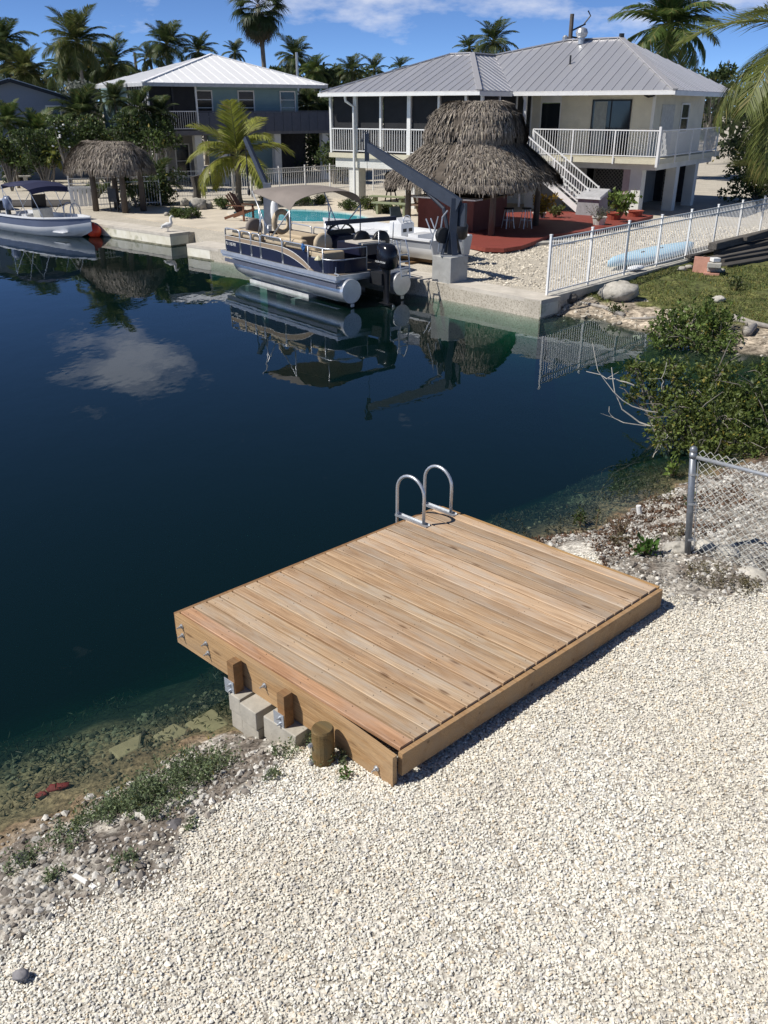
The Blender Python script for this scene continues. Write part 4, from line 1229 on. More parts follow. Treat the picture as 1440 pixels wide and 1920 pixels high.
m = MB(); cur = [(.10 + .35 - .35 * math.cos(q), -.035 - .35 + .35 * math.sin(q)) for q in [math.pi / 2 * j / 6 for j in range(7)]]
for p, q in zip(cur[:-1], cur[1:]): m.beam((*p, (zt0 + 1.14) / 2), (*q, (zt0 + 1.14) / 2), .02, 1.14 - zt0)
obj('corner_panel', m, NAVY, pt)
panel(.095, .115, -1.1, -.40, zt0, 1.14, NAVY, 'stern_panel'); panel(.095, .115, -PWD + .2, -1.5, zt0, 1.14, NAVY, 'stern_panel')
# tan swoosh with light edges
def swoosh(o0, o1, mat, name, proud):
    m = MB(); top, bot = [], []
    for i in range(17):
        u = i / 16
        x = 5.38 - u * (5.38 - .98)
        v = max(0, (2.75 - x) / 1.77)
        zc = 1.20 - .40 * v ** 2.2
        hw = .055 + .055 * min(1, v * 1.2)
        sl = Vector((0, 0, 1)) if v == 0 else Vector((.9 * v, 0, 1)).normalized()
        c = Vector((x, 0, zc)); top.append(c + sl * hw * o1); bot.append(c + sl * hw * o0)
    for i in range(16):
        q = [bot[i], bot[i + 1], top[i + 1], top[i]]
        q = [Vector((p.x, 0, max(zt0 + .002, p.z))) for p in q]
        m.hexa([(p.x, -.024, p.z) for p in q] + [(p.x, -.024 + proud, p.z) for p in q])
    obj(name, m, mat, pt)
swoosh(-1, 1, TAN, 'tan_stripe', .006)
swoosh(-1.16, -1.0, WHITE, 'stripe_edge', .010); swoosh(1.0, 1.16, WHITE, 'stripe_edge', .010)
m = MB(); m.span(4.85, 5.32, -.024, -.018, 1.02, 1.10)
text('registration_letters', 'FL 1183 PX', .12, WHITE, pt, (5.36, -.018, 1.0), (R(90), 0, R(180)))
# rails
def rail(pts, r=.020, name='rail'):
    m = MB(); m.tube(pts, r, 8); return obj(name, m, SHINY, pt, smooth=True)
yr = -.03
def railbay(x0, x1, y, zt):
    rail([(x0, y, zt0), (x0, y, zt - .09), (x0 + .025, y, zt - .02), (x0 + .09, y, zt), (x1 - .09, y, zt), (x1 - .025, y, zt - .02), (x1, y, zt - .09), (x1, y, zt0)])
for i in (2, 3, 4, 5): railbay(xs_[i] + .02, xs_[i + 1] - .02, yr, zt1 + .04)
rail([(2.33, yr, zt0), (2.33, yr, 1.36), (2.26, yr, 1.42), (.45, yr, 1.42), (.2, -.14, 1.42), (.10, -.38, 1.42), (.10, -1.1, 1.42), (.10, -1.1, zt0)])
rail([(1.0, yr, 1.16), (.45, yr, 1.16), (.2, -.14, 1.16), (.10, -.38, 1.16), (.10, -1.1, 1.16)], .016)
for x in (1.15, .5): rail([(x, yr, zt0), (x, yr, 1.42)], .015)
for x0, x1 in ((.45, 2.3), (2.4, 4.2), (4.3, 5.4)): railbay(x0, x1, -PWD + .035, zt1)
rail([(5.41, -.06, zt0), (5.41, -.06, 1.40), (5.41, -.9, 1.40), (5.41, -.9, zt0)]); rail([(5.41, -1.5, zt0), (5.41, -1.5, 1.40), (5.41, -PWD + .06, 1.40), (5.41, -PWD + .06, zt0)])
# seating
def cushion(x0, x1, y0, y1, z0, z1, mat=BEIGE, name='bench_cushion'):
    m = MB(); m.span(x0, x1, y0, y1, z0, z1); o = obj(name, m, mat, pt); b = o.modifiers.new('soft', 'BEVEL'); b.width = .06; b.segments = 3; return o
cushion(1.5, 3.3, -.75, -.12, .84, 1.25); cushion(1.5, 3.3, -.28, -.08, 1.25, 1.50); cushion(3.6, 5.1, -.75, -.12, .84, 1.25); cushion(3.6, 5.1, -.28, -.08, 1.25, 1.47)
cushion(3.8, 5.1, -PWD + .12, -PWD + .75, .84, 1.25); cushion(.6, 1.35, -.8, -.1, .84, 1.30)
for x, y, col in ((4.9, -.72, TAUPE), (.98, -.38, BEIGE), (.75, -1.45, BLACKP), (.45, -1.85, BLACKP)):
    m = MB(); rings = []
    for k, (yy, s_) in enumerate(((-.07, .8), (-.04, 1), (.04, 1), (.07, .8))):
        rings.append([(x + yy, y + .27 * s_ * math.cos(q), 1.45 + .27 * s_ * math.sin(q)) for q in [2 * math.pi * j / 16 for j in range(16)]])
    m.loft(rings); obj('seat_back', m, col, pt, smooth=True)
m = MB(); rings = []
for q in [2 * math.pi * j / 24 for j in range(25)]:
    c = Vector((3.62, -.85 + .24 * math.cos(q), 1.72 + .27 * math.sin(q)))
    rings.append([c + Vector((.075 * math.sin(t), .075 * math.cos(t) * math.cos(q), .075 * math.cos(t) * math.sin(q))) for t in [2 * math.pi * j / 8 for j in range(8)]])
m.loft(rings, False); obj('ring_cushion', m, BEIGE, pt, smooth=True)
m = MB(); rings = []
for x, h, w_ in ((1.75, .0, .5), (1.8, .62, .5), (2.25, .66, .46), (2.5, .40, .4), (2.55, 0, .4)):
    rings.append([(x, -1.75 + w_ * c, .835 + max(.02, h * k)) for c, k in ((-1, 0), (-.95, .8), (-.5, 1), (.5, 1), (.95, .8), (1, 0))])
m.loft(rings); obj('helm_console', m, NAVY, pt)
m = MB(); rings = []
for i in range(9):
    q = math.pi * i / 8
    rings.append([(2.05, -1.75 + .48 * math.cos(q), 1.45 + .33 * math.sin(q)), (2.11, -1.75 + .48 * math.cos(q), 1.45 + .33 * math.sin(q)), (2.11, -1.75 + .44 * math.cos(q), 1.45 + .28 * math.sin(q)), (2.05, -1.75 + .44 * math.cos(q), 1.45 + .28 * math.sin(q))])
m.loft(rings); m.span(2.06, 2.09, -2.15, -1.35, 1.45, 1.60); obj('windscreen', m, BLACKP, pt)
m = MB(); m.span(.12, 1.15, -1.75, -.95, 1.20, 1.46); obj('stern_lounge', m, NAVY, pt)
m = MB(); m.span(.10, .85, -1.72, -.98, 1.46, 1.50); o = obj('sunpad_top', m, M('pale_vinyl', (.60, .55, .47), .6, spots=(8, .62, .06, (.1, .08, .06))), pt)
# canopy
def zc_(u, v):                           # u 0..1 stern to bow, v 0..1 port to starboard
    arch = 4 * v * (1 - v)
    edge = 2.20 + .34 * u ** .7
    crown = 2.60 + .10 * math.sin(math.pi * min(1, u * .9 + .1))
    return edge + (crown - edge) * arch ** .45
m = MB(); nu_, nv_ = 14, 18
top = [[(1.90 + 1.85 * u + (.30 * (1 - u) * (4 * v * (1 - v)) ** .8) * -1 + .25 * (4 * v * (1 - v)) * u, -.02 - (PWD - .04) * v, zc_(u, v)) for v in [j / nv_ for j in range(nv_ + 1)]] for u in [i / nu_ for i in range(nu_ + 1)]]
for off in (0, -.012):
    n0 = len(m.v)
    m.v += [(p[0], p[1], p[2] + off) for row in top for p in row]
    for i in range(nu_):
        for j in range(nv_):
            a = n0 + i * (nv_ + 1) + j
            m.f.append((a, a + 1, a + nv_ + 2, a + nv_ + 1) if off else (a, a + nv_ + 1, a + nv_ + 2, a + 1))
obj('canopy', m, TAUPE, pt, smooth=True)
for y in (-.03, -PWD + .03):
    for a, b in (((2.9, 1.42), (1.92, 2.2)), ((2.9, 1.42), (3.72, 2.56)), ((1.95, 1.42), (1.92, 2.2)), ((3.55, 1.42), (3.3, 2.0)), ((3.3, 2.0), (2.5, 2.1))):
        if a == (3.3, 2.0): continue
        m = MB(); m.tube([(a[0], y, a[1]), (b[0], y, b[1])], .018, 6); obj('canopy_pole', m, SHINY, pt, smooth=True)
    m = MB(); m.tube([(3.35, y, 1.42), (3.45, y, 2.18)], .016, 6); obj('canopy_pole', m, SHINY, pt, smooth=True)
m = MB(); m.beam((.42, -.1, 2.02), (.35, -PWD + .1, 2.0), .10, .10); obj('folded_canopy', m, NAVY, pt)
for y in (-.08, -PWD + .1):
    m = MB(); m.tube([(.45, y, 1.42), (.42, y, 2.02)], .014, 6); obj('canopy_pole', m, SHINY, pt, smooth=True)
# little fittings
m = MB(); m.lathe([(.02, 1.10), (.09, 1.02), (.10, 1.0), (.03, 1.0)], (.62, .03, .14), 10); obj('hanging_light', m, M('cream_plastic', (.6, .55, .35), .5), pt)
m = MB(); m.ball((1.3, .01, 1.36), (.06, .05, .10), 8, 6, .2); obj('blue_rag', m, M('blue_cloth', (.04, .16, .42), .8), pt)
m = MB(); m.tube([(.18, -.2, 1.1), (.14, -.15, .8)], .012, 5); m.tube([(-.08, -.1, .84), (.1, -.1, .86)], .02, 5); obj('cleat', m, ALU, pt)
# outboard motor
m = MB(); rings = []
for z, a, b, dx in ((.95, .15, .13, -.04), (1.02, .24, .19, -.02), (1.22, .28, .21, -.01), (1.42, .27, .205, 0), (1.52, .22, .17, .03), (1.56, .12, .1, .05)):
    rings.append([(-.62 + dx + a * math.copysign(abs(math.cos(q)) ** .7, math.cos(q)), -1.18 + b * math.copysign(abs(math.sin(q)) ** .7, math.sin(q)), z) for q in [2 * math.pi * j / 18 for j in range(18)]])
m.loft(rings); eng = obj('outboard_motor', m, M('black_cowling', (.010, .011, .016), .22, var=.1, scale=2, bump=0), pt, smooth=True)
m = MB(); rings = []
for z, a, b in ((.96, .13, .10), (.6, .11, .075), (.25, .10, .05), (.05, .12, .05)):
    rings.append([(-.60 + a * math.cos(q), -1.18 + b * math.sin(q), z) for q in [2 * math.pi * j / 10 for j in range(10)]])
m.loft(rings); m.beam((-.8, -1.18, .1), (-.40, -1.18, .1), .18, .015); m.tube([(-.78, -1.18, -.05), (-.62, -1.18, -.05), (-.42, -1.18, -.05)], [.02, .06, .03], 10); m.beam((-.6, -1.18, -.05), (-.55, -1.18, -.3), .02, .14)
obj('drive_leg', m, BLACKP, eng)
m = MB()
for k in range(3):
    q = 2.094 * k; m.slab([(-.82, -1.18, -.05), (-.84, -1.18 + .15 * math.cos(q - .4), -.05 + .15 * math.sin(q - .4)), (-.80, -1.18 + .16 * math.cos(q + .4), -.05 + .16 * math.sin(q + .4))], (.012, 0, 0))
obj('propeller', m, SHINY, eng)
m = MB(); m.span(-.58, -.10, -1.32, -1.04, .55, .84); obj('motor_bracket', m, DARKM, pt)
text('motor_lettering', 'FOUR STROKE', .06, WHITE, pt, (-.43, -.966, 1.12), (R(90), 0, R(180)))
m = MB()
for y in (-1.75, -2.05): m.tube([(-.05, y, .80), (-.12, y, 1.5), (-.30, y, 1.55), (-.42, y, 1.25), (-.50, y, .62)], .018, 6)
for k in range(4): m.tube([(-.40 - .025 * k, -1.75, 1.2 - .17 * k), (-.40 - .025 * k, -2.05, 1.2 - .17 * k)], .02, 6)
obj('boarding_ladder', m, SHINY, pt)
m = MB(); m.tube([(.10, -1.5, 1.15), (-.02, -1.6, 1.15), (-.02, -2.1, 1.15), (.10, -2.2, 1.15)], .016, 6); m.tube([(.10, -1.5, 1.42), (-.02, -1.6, 1.42), (-.02, -2.1, 1.42), (.10, -2.2, 1.42)], .016, 6); m.tube([(.10, -1.5, zt0), (.10, -1.5, 1.75)], .016, 6)
obj('stern_rail', m, SHINY, pt, smooth=True)
# lift under the boat
BUNKW = M('grey_white_bunk', (.55, .55, .54), .6)
lift = thing('boat_lift', 'white boat lift beams holding up the pontoon boat', 'boat lift', (-1.36, 23.72, -.51), math.atan2(.78, -.63))
for y in (-.36, -PWD + .36):
    m = MB(); m.span(1.5, 4.5, y - .13, y + .13, .430, .555); obj('bunk', m, BUNKW, lift)
for x in (1.9, 4.3):
    m = MB(); m.span(x - .09, x + .09, -PWD - .9, .0, .25, .41); obj('cross_beam', m, GALV, lift)
for x in (4.0, 1.9):
    m = MB(); m.span(x - .12, x + .12, -PWD - 1.15, -PWD - .92, -3, 1.4); obj('pile', m, POSTW, lift)
m = MB(); m.span(3.62, 4.0, -.55, -.25, -.6, .425); obj('end_block', m, BUNKW, lift)

# ---- davit crane on its concrete block
cb = thing('crane_block', 'square grey concrete block carrying the blue-grey crane', 'concrete block', (1.90, 25.27, -.51), R(44))
m = MB(); m.span(-.33, .33, -.33, .33, .86, 1.545); o = obj('block_body', m, M('grey_concrete', (.40, .40, .385), .9, var=.25, scale=3, bump=.3, spots=(4, .58, .15, (.27, .265, .24))), cb)
bv = o.modifiers.new('edge', 'BEVEL'); bv.width = .015; bv.segments = 2
CRANE = M('blue_grey_steel', (.045, .057, .082), .5, metal=.1, var=.25, scale=4, bump=.05)
C0 = Vector((1.92, 25.29, 1.192))
cr = thing('davit_crane', 'blue-grey steel davit crane reaching out over the pontoon boat', 'crane', C0)
top_ = Vector((.06, .0, 1.30)); tip = Vector((-2.20, 1.61, 2.555))
m = MB(); m.span(-.28, .28, -.28, .28, 0, .025); obj('base_plate', m, GALV, cr)
m = MB(); m.beam((0, 0, .02), top_ + Vector((0, 0, .1)), .19, .19, up=(1, 0, 0)); obj('mast', m, CRANE, cr)
for a in (20, 110, 200, 290):
    m = MB(); q = R(a); m.beam((.26 * math.cos(q), .26 * math.sin(q), .02), (.09 * math.cos(q), .09 * math.sin(q), .62), .02, .16, up=(-math.sin(q), math.cos(q), 0)); obj('gusset', m, CRANE, cr)
u = (tip - top_).normalized(); sd = u.cross(Vector((0, 0, 1))).normalized(); up_ = sd.cross(u)
m = MB()
rings = []
for f, h in ((-.05, .28), (.12, .31), (1, .20)):
    c = top_ + (tip - top_) * f
    rings.append([c + sd * .07 - up_ * h / 2, c - sd * .07 - up_ * h / 2, c - sd * .07 + up_ * h / 2, c + sd * .07 + up_ * h / 2])
m.loft(rings); obj('boom', m, CRANE, cr)
m = MB(); m.beam(tip + Vector((0, 0, -.36)), tip + Vector((0, 0, .30)), .18, .12, up=(1, 0, 0)); m.tube([tip + Vector((.05, 0, .3)), tip + Vector((-.08, .03, .36)), tip + Vector((-.12, .05, .1))], .02, 6); obj('tip_sheave', m, CRANE, cr)
m = MB(); m.tube([top_ + (tip - top_) * .32 - up_ * .14, top_ * .85 + u * .35 + Vector((0, 0, -.12)), Vector((0, 0, .55)) + u * .13], .05, 6); obj('elbow_brace', m, CRANE, cr)
m = MB(); m.tube([tip + up_ * .14, top_ + up_ * .24 + u * .3], .008, 4); m.tube([tip + Vector((0, 0, -.3)), tip + Vector((.02, -.02, -1.0))], .008, 4); obj('cable', m, DARKM, cr)
m = MB(); m.beam(Vector((.22, -.02, .72)), Vector((.22, -.02, 1.28)), .30, .10, up=(.6, .8, 0)); wb = obj('control_box', m, CRANE, cr)
m = MB(); m.beam(Vector((-.22, -.1, .55)), Vector((-.30, .0, .55)), .34, .34); 
m = MB(); m.tube([(-.20, -.12, .50), (-.27, -.02, .50)], .20, 16); obj('winch_drum', m, DARKM, cr)
m = MB(); m.tube([(-.34, -.1, .1), (-.25, -.05, .95), (-.12, 0, 1.1)], .02, 6); m.tube([(-.55, .05, .15), (-.35, .1, .95)], .016, 6); obj('crank_arm', m, GALV, cr)
# second crane behind the pontoon boat
C1 = Vector((-4.35, 33.28, .394))
cr2 = thing('davit_crane', 'second steel crane rising behind the pontoon canopy', 'crane', C1)
m = MB(); m.beam((0, 0, 0), (.08, 0, 1.95), .24, .24, up=(1, 0, 0)); obj('mast', m, M('pale_crane_steel', (.20, .22, .26), .5, metal=.2), cr2)
m = MB(); m.beam((.10, 0, 1.75), (-.67, .80, 3.30), .11, .17); obj('boom', m, CRANE, cr2)
m = MB(); m.tube([(-.68, .8, 3.2), (-.66, .78, 1.7)], .02, 5); m.ball((-.66, .78, 1.6), (.06, .06, .12), 8, 6); m.ball((-.68, .8, 2.3), (.05, .05, .2), 8, 6); obj('hook_tackle', m, DARKM, cr2)
m = MB(); m.ball((.3, -.2, 1.05), (.14, .12, .42), 10, 8); obj('white_cover', m, WHITE, cr2, smooth=True)

# ---- skiffs
def hull(t, L_, B, H, mats, rise=.25, flare=.88, stripe=.55):
    """open skiff: outer shell in two colours, gunwale, inner lining and sole; stern at x=0"""
    N = 14; st = []
    for i in range(N + 1):
        u = i / N
        w_ = B / 2 * (1 - max(0, (u - .45) / .55) ** 2.4) * (.92 + .08 * min(1, u * 4)) + .012
        zg = H * (1 + rise * max(0, u - .3) ** 1.6)
        zk = .02 + .55 * H * max(0, (u - .62) / .38) ** 2
        zch = .26 * H + .5 * H * max(0, (u - .5) / .5) ** 2
        st.append((u * L_, w_, zg, zk, zch))
    low, up, inn, gun = MB(), MB(), MB(), MB()
    for sgn in (1, -1):
        A, Bb, C, D = [], [], [], []
        for x, w_, zg, zk, zch in st:
            zs = zch + (zg - zch) * (1 - stripe); ws = w_ * (flare + (1 - flare) * (1 - stripe))
            A.append([(x, 0, zk), (x, sgn * w_ * flare, zch), (x, sgn * ws, zs)])
            Bb.append([(x, sgn * ws, zs), (x, sgn * w_, zg)])
            wi = max(.006, w_ - .10)
            C.append([(x, 0, .30 * H + max(0, zk - .2 * H)), (x, sgn * wi * .93, .30 * H + max(0, zk - .2 * H)), (x, sgn * wi, zg - .01)])
            wo = w_ + .025
            D.append([(x, sgn * wi, zg - .012), (x, sgn * wo, zg - .03), (x, sgn * wo, zg + .02), (x, sgn * wi, zg + .035)])
        for mbx, rr_ in ((low, A), (up, Bb), (inn, C)):
            if sgn < 0: rr_ = [list(reversed(q)) for q in rr_]
            mbx.loft(rr_, False, False)
        gun.loft(D, True)
    x, w_, zg, zk, zch = st[0]
    tr = MB(); tr.slab([(0, -w_, zg), (0, -w_ * flare, zch), (0, 0, zk), (0, w_ * flare, zch), (0, w_, zg), (0, .3, zg), (0, .25, zg - .12), (0, -.25, zg - .12), (0, -.3, zg)], (-.05, 0, 0))
    h = obj('hull', low, mats[0], t, smooth=True); obj('hull_band', up, mats[1], t, smooth=True); obj('interior', inn, mats[2], t, smooth=True)
    obj('gunwale', gun, GELW, t); obj('transom', tr, mats[1], t)
    return st
GREYB = M('grey_hull', (.42, .44, .47), .3, var=.1, scale=2, bump=0)
SLATE = M('slate_blue_hull', (.15, .18, .27), .3, var=.15, scale=2, bump=0)
sk = thing('white_skiff', 'white center console skiff parked ashore behind the pontoon boat', 'boat', (2.15, 28.38, .46), R(135))
st = hull(sk, 5.6, 1.95, .72, (GELW, GREYB, GELW), .25, .86, .45)
m = MB(); m.span(.25, 4.9, -.74, .74, .40, .43); obj('sole', m, GELW, sk)
m = MB(); m.span(3.7, 5.2, -.5, .5, .58, .62); obj('bow_deck', m, GELW, sk)
m = MB(); m.span(1.75, 2.25, -.28, .28, .43, .98); m.hexa([(1.75, -.28, .98), (2.25, -.28, .98), (2.25, .28, .98), (1.75, .28, .98), (1.95, -.25, 1.12), (2.22, -.25, 1.12), (2.22, .25, 1.12), (1.95, .25, 1.12)]); con = obj('console', m, GELW, sk)
m = MB(); m.span(1.744, 1.75, -.22, .22, .50, .62); m.span(1.744, 1.75, -.2, -.05, .74, .84); m.span(1.744, 1.75, .05, .2, .74, .84); obj('console_hatch', m, BLACKP, con)
m = MB(); m.hexa([(2.2, -.25, 1.1), (2.24, -.25, 1.1), (2.24, .25, 1.1), (2.2, .25, 1.1), (2.3, -.2, 1.42), (2.33, -.2, 1.42), (2.33, .2, 1.42), (2.3, .2, 1.42)]); obj('windscreen', m, M('smoked_acrylic', (.10, .11, .10), .15), con)
m = MB(); m.tube([(1.78, .16 * math.cos(q), 1.05 + .16 * math.sin(q)) for q in [2 * math.pi * k / 16 for k in range(17)]], .018, 6); m.tube([(1.78, -.15, 1.05), (1.78, .15, 1.05)], .015, 5); m.tube([(1.78, 0, 1.05), (1.9, 0, 1.05)], .02, 5); obj('steering_wheel', m, SHINY, con)
m = MB(); m.span(1.0, 1.4, -.35, .35, .43, .75); obj('seat_box', m, GELW, sk)
m = MB(); m.span(2.9, 3.4, -.3, .3, .43, .66); obj('cooler', m, GELW, sk)
m = MB()
rings = []
for z, a, b in ((.72, .12, .1), (.8, .2, .16), (1.1, .22, .17), (1.22, .14, .1)): rings.append([(-.36 + a * math.cos(q), b * math.sin(q), z) for q in [2 * math.pi * k / 12 for k in range(12)]])
m.loft(rings); e = obj('outboard_motor', m, BLACKP, sk, smooth=True)
m = MB(); m.span(-.45, -.25, -.05, .05, .05, .75); m.ball((-.38, 0, .05), (.2, .05, .06), 8, 6); obj('drive_leg', m, GALV, e)
m = MB()
for y in (.5, .3): m.tube([(.25, y, .75), (.55, y, 1.25)], .02, 6)
obj('rod_holder', m, SHINY, sk)
text('hull_lettering', 'CAROLINA', .17, M('grey_letter', (.12, .13, .15), .5), sk, (1.95, .90, .27), (R(98), 0, R(180)))
cradle = thing('boat_cradle', 'brown timber cradle under the white center console skiff', 'cradle', (2.15, 28.38, FARZ), R(135))
for x in (.8, 2.4, 4.0):
    m = MB(); m.span(x - .1, x + .1, -1.0, 1.0, -.02, .06); obj('cross_timber', m, POSTW, cradle)
for y in (.55, -.55):
    m = MB(); m.span(.2, 4.4, y - .06, y + .06, .062, .16); obj('runner', m, POSTW, cradle)

ls = thing('blue_skiff', 'slate blue and white skiff with navy bimini moored at left', 'boat', (-17.15, 41.35, -.22), math.atan2(-.6, .8), sc=1)
hull(ls, 6.0, 2.0, .92, (GELW, SLATE, GELW), .30, .86, .52)
m = MB(); m.span(.3, 5.0, -.75, .75, .42, .45); obj('sole', m, GELW, ls)
m = MB(); m.span(2.3, 2.85, -.32, .32, .45, 1.25); con = obj('console', m, M('cream_console', (.55, .53, .46), .5), ls)
m = MB(); m.hexa([(2.32, -.36, 1.24), (2.37, -.36, 1.24), (2.37, .36, 1.24), (2.32, .36, 1.24), (2.40, -.34, 1.80), (2.44, -.34, 1.80), (2.44, .34, 1.80), (2.40, .34, 1.80)]); obj('windscreen', m, BLACKP, con)
m = MB(); m.span(1.5, 1.95, -.4, .4, .45, .95); obj('seat_box', m, GELW, ls)
m = MB(); rings = []
for z, a, b in ((1.0, .12, .1), (1.1, .24, .19), (1.45, .25, .19), (1.6, .14, .1)): rings.append([(-.15 + a * math.cos(q), b * math.sin(q), z) for q in [2 * math.pi * k / 12 for k in range(12)]])
m.loft(rings); e = obj('outboard_motor', m, SLATE, ls, smooth=True)
m = MB(); m.span(-.28, -.08, -.06, .06, -.3, 1.02); obj('drive_leg', m, BLACKP, e)
m = MB(); nv_ = 8
rowz = [(1.1, 2.02), (1.18, 2.20), (1.9, 2.26), (2.7, 2.24), (3.25, 2.08), (3.36, 1.90)]
rings = [[(x, -.95 + 1.9 * j / nv_, z + .09 * (1 - (2 * j / nv_ - 1) ** 2) - (.10 if 1.5 < x < 2.2 and j in (0, nv_) else 0)) for j in range(nv_ + 1)] + [(x, .95 - 1.9 * j / nv_, z - .02 + .09 * (1 - (2 * j / nv_ - 1) ** 2) - (.10 if 1.5 < x < 2.2 and j in (0, nv_) else 0)) for j in range(nv_ + 1)] for x, z in rowz]
m.loft(rings); obj('bimini_top', m, M('navy_canvas', (.018, .021, .060), .8, var=.2, scale=3), ls)
for y in (-.93, .93):
    for a, b in (((2.1, .98), (1.15, 2.08)), ((2.1, .98), (3.3, 1.98)), ((1.2, .95), (1.2, 2.15)), ((2.8, 1.0), (2.2, 2.2)), ((4.0, 1.0), (3.3, 2.0))):
        m = MB(); m.tube([(a[0], y, a[1]), (b[0], y, b[1])], .014, 5); obj('bimini_pole', m, SHINY, ls)
b = thing('mooring_buoy', 'round orange red buoy floating by the left seawall', 'buoy', (-12.45, 38.3, 0), sc=1)
m = MB(); m.ball((0, 0, .22), (.30, .30, .30), 18, 12); obj('float', m, M('orange_red_vinyl', (.72, .07, .03), .35, var=.15, scale=3, bump=0), b, smooth=True)
m = MB(); m.tube([(0, 0, .5), (0, 0, .58)], .06, 10); obj('eye', m, M('red_eye', (.5, .05, .03), .4), b)
# dock ladder and neighbouring boat bow at the far left
dl = thing('dock_ladder', 'pair of bent metal ladder rails on the left seawall', 'ladder', (-14.2, 40.3, .48), math.atan2(-.6, .8), sc=1)
for y in (0, .5):
    m = MB(); m.tube([(y, .35, 0), (y, .35, .45)] + [(y, .1 + .25 * math.cos(q), .45 + .25 * math.sin(q)) for q in [math.pi * k / 8 for k in range(1, 8)]] + [(y, -.15, .45), (y, -.15, -.6)], .03, 8)
    obj('rail', m, SHINY, dl, smooth=True)
p = gf(5, 385, .9)
m = MB(); nb = thing('moored_boat', 'white bow of a dark boat cut by the left frame edge', 'boat', (-22.6, 46.8, -.2), math.atan2(-.55, .83), sc=1)
hull(nb, 5.2, 1.9, 1.0, (DARKM, DARKM, GELW), .35, .86, .7)
# white bird on the seawall
bd = thing('heron', 'white bird standing on the left seawall end', 'bird', (-8.75, 36.1, .49), R(25), sc=.8)
m = MB()
pts = [(-.36, 0, .16), (-.2, 0, .25), (0, 0, .30), (.14, 0, .33), (.21, 0, .42), (.19, 0, .55), (.20, 0, .66), (.26, 0, .72), (.33, 0, .71)]
m.tube(pts, [.02, .09, .15, .13, .085, .065, .06, .065, .03], 10)
m.tube([(.31, 0, .715), (.36, 0, .68), (.44, 0, .56)], [.022, .018, .006], 6)
m.tube([(-.02, .05, .24), (0, .05, .0), (.08, .05, 0)], .014, 5); m.tube([(.02, -.05, .24), (.04, -.05, .0), (.12, -.05, 0)], .014, 5)
obj('bird_body', m, M('white_feathers', (.74, .73, .70), .8, var=.2, scale=12), bd, smooth=True)
for y in (.1, -.1):
    m = MB(); m.ball((-.08, y, .27), (.24, .03, .09), 10, 6); obj('wing', m, M('grey_white_feathers', (.62, .62, .60), .8), bd, smooth=True)

# ================================================================== TIKI HUTS
THATCH = vcol_mat('thatch_strand', .9, .2, 30, spec=.15)
TUND = M('thatch_bed', (.11, .09, .07), .95, var=.4, scale=6, bump=.4)
TPOST = M('hut_post', (.13, .105, .085), .85, var=.4, scale=5, bump=.3, stretch=(6, 6, 1))
def sq(q, e): 
    c, s_ = math.cos(q), math.sin(q)
    return math.copysign(abs(c) ** (2 / e), c), math.copysign(abs(s_) ** (2 / e), s_)
def thatch(t, tiers, n, length, e=4.0, seed=0, rim=.10):
    """each tier: list of (half x, half y, z) rings from the eave up; strands lie down the slope"""
    rg = np.random.default_rng(seed); Vs = []
    for rings in tiers:
        m = MB(); RR = []
        for hx, hy, z in rings: RR.append([(hx * sq(q, e)[0], hy * sq(q, e)[1], z) for q in [2 * math.pi * k / 40 for k in range(40)]])
        m.loft(RR); obj('thatch_bed', m, TUND, t, smooth=True)
        k = int(n * (rings[0][0] + rings[-1][0]) / 4)
        q = rg.uniform(0, 2 * math.pi, k); f = rg.random(k) ** .75 * (len(rings) - 1); f[: k // 6] = rg.uniform(0, .12, k // 6)
        cx = np.sign(np.cos(q)) * np.abs(np.cos(q)) ** (2 / e); cy = np.sign(np.sin(q)) * np.abs(np.sin(q)) ** (2 / e)
        rr_ = np.array(rings)
        def surf(ff, cx, cy):
            ff = np.clip(ff, -.001, len(rings) - 1.0001); i = np.floor(np.maximum(ff, 0)).astype(int); h = (ff - i)[:, None]
            p = rr_[i] * (1 - h) + rr_[i + 1] * h
            return np.stack([p[:, 0] * cx, p[:, 1] * cy, p[:, 2]], -1)
        P0 = surf(f, cx, cy); Pu = surf(np.minimum(f + .3, len(rings) - 1.001), cx, cy)
        d = P0 - Pu; d /= np.linalg.norm(d, axis=1)[:, None] + 1e-6
        d[:, 2] -= .10; d += rg.normal(0, .16, d.shape); d /= np.linalg.norm(d, axis=1)[:, None]
        out = np.stack([cx, cy, np.full(k, .9)], -1); out /= np.linalg.norm(out, axis=1)[:, None]
        sdv = np.cross(d, out); sdv /= np.linalg.norm(sdv, axis=1)[:, None] + 1e-6
        ln = (length * rg.uniform(.5, 1.25, k) * np.where(rg.random(k) < .05, 1.5, 1.0))[:, None]; w_ = rg.uniform(.007, .020, k)[:, None]
        lift = (rg.uniform(.01, .07, k) * np.where(rg.random(k) < .1, 1.3, 1.0))[:, None]
        A = P0 + out * lift
        Bm = A + d * ln * .5 + out * .02
        Ce = A + d * ln - np.array([0, 0, .10]) * ln
        Vs.append(np.stack([A - sdv * w_, A + sdv * w_, Bm + sdv * w_ * 1.2, Bm - sdv * w_ * 1.2, Ce + sdv * w_ * .5, Ce - sdv * w_ * .5], 1))
    V = np.concatenate(Vs); k = len(V)
    c = np.array([.185, .160, .135])[None] * rg.normal(1, .38, k).clip(.3, 2.1)[:, None]
    u = rg.random(k); c[u < .12] = np.array([.32, .28, .22]) * rg.uniform(.7, 1.3, (u < .12).sum())[:, None]; c[u > .93] *= np.array([.55, .5, .45])
    me = np_mesh('thatch', V, np.array([[0, 1, 2, 3], [3, 2, 4, 5]]), c, THATCH, False)
    o = bpy.data.objects.new('thatch', me); COL.objects.link(o); o.parent = t; tag(o, kind='stuff')
HUT = Vector((3.58, 36.26, .65)); HRZ = R(-35)
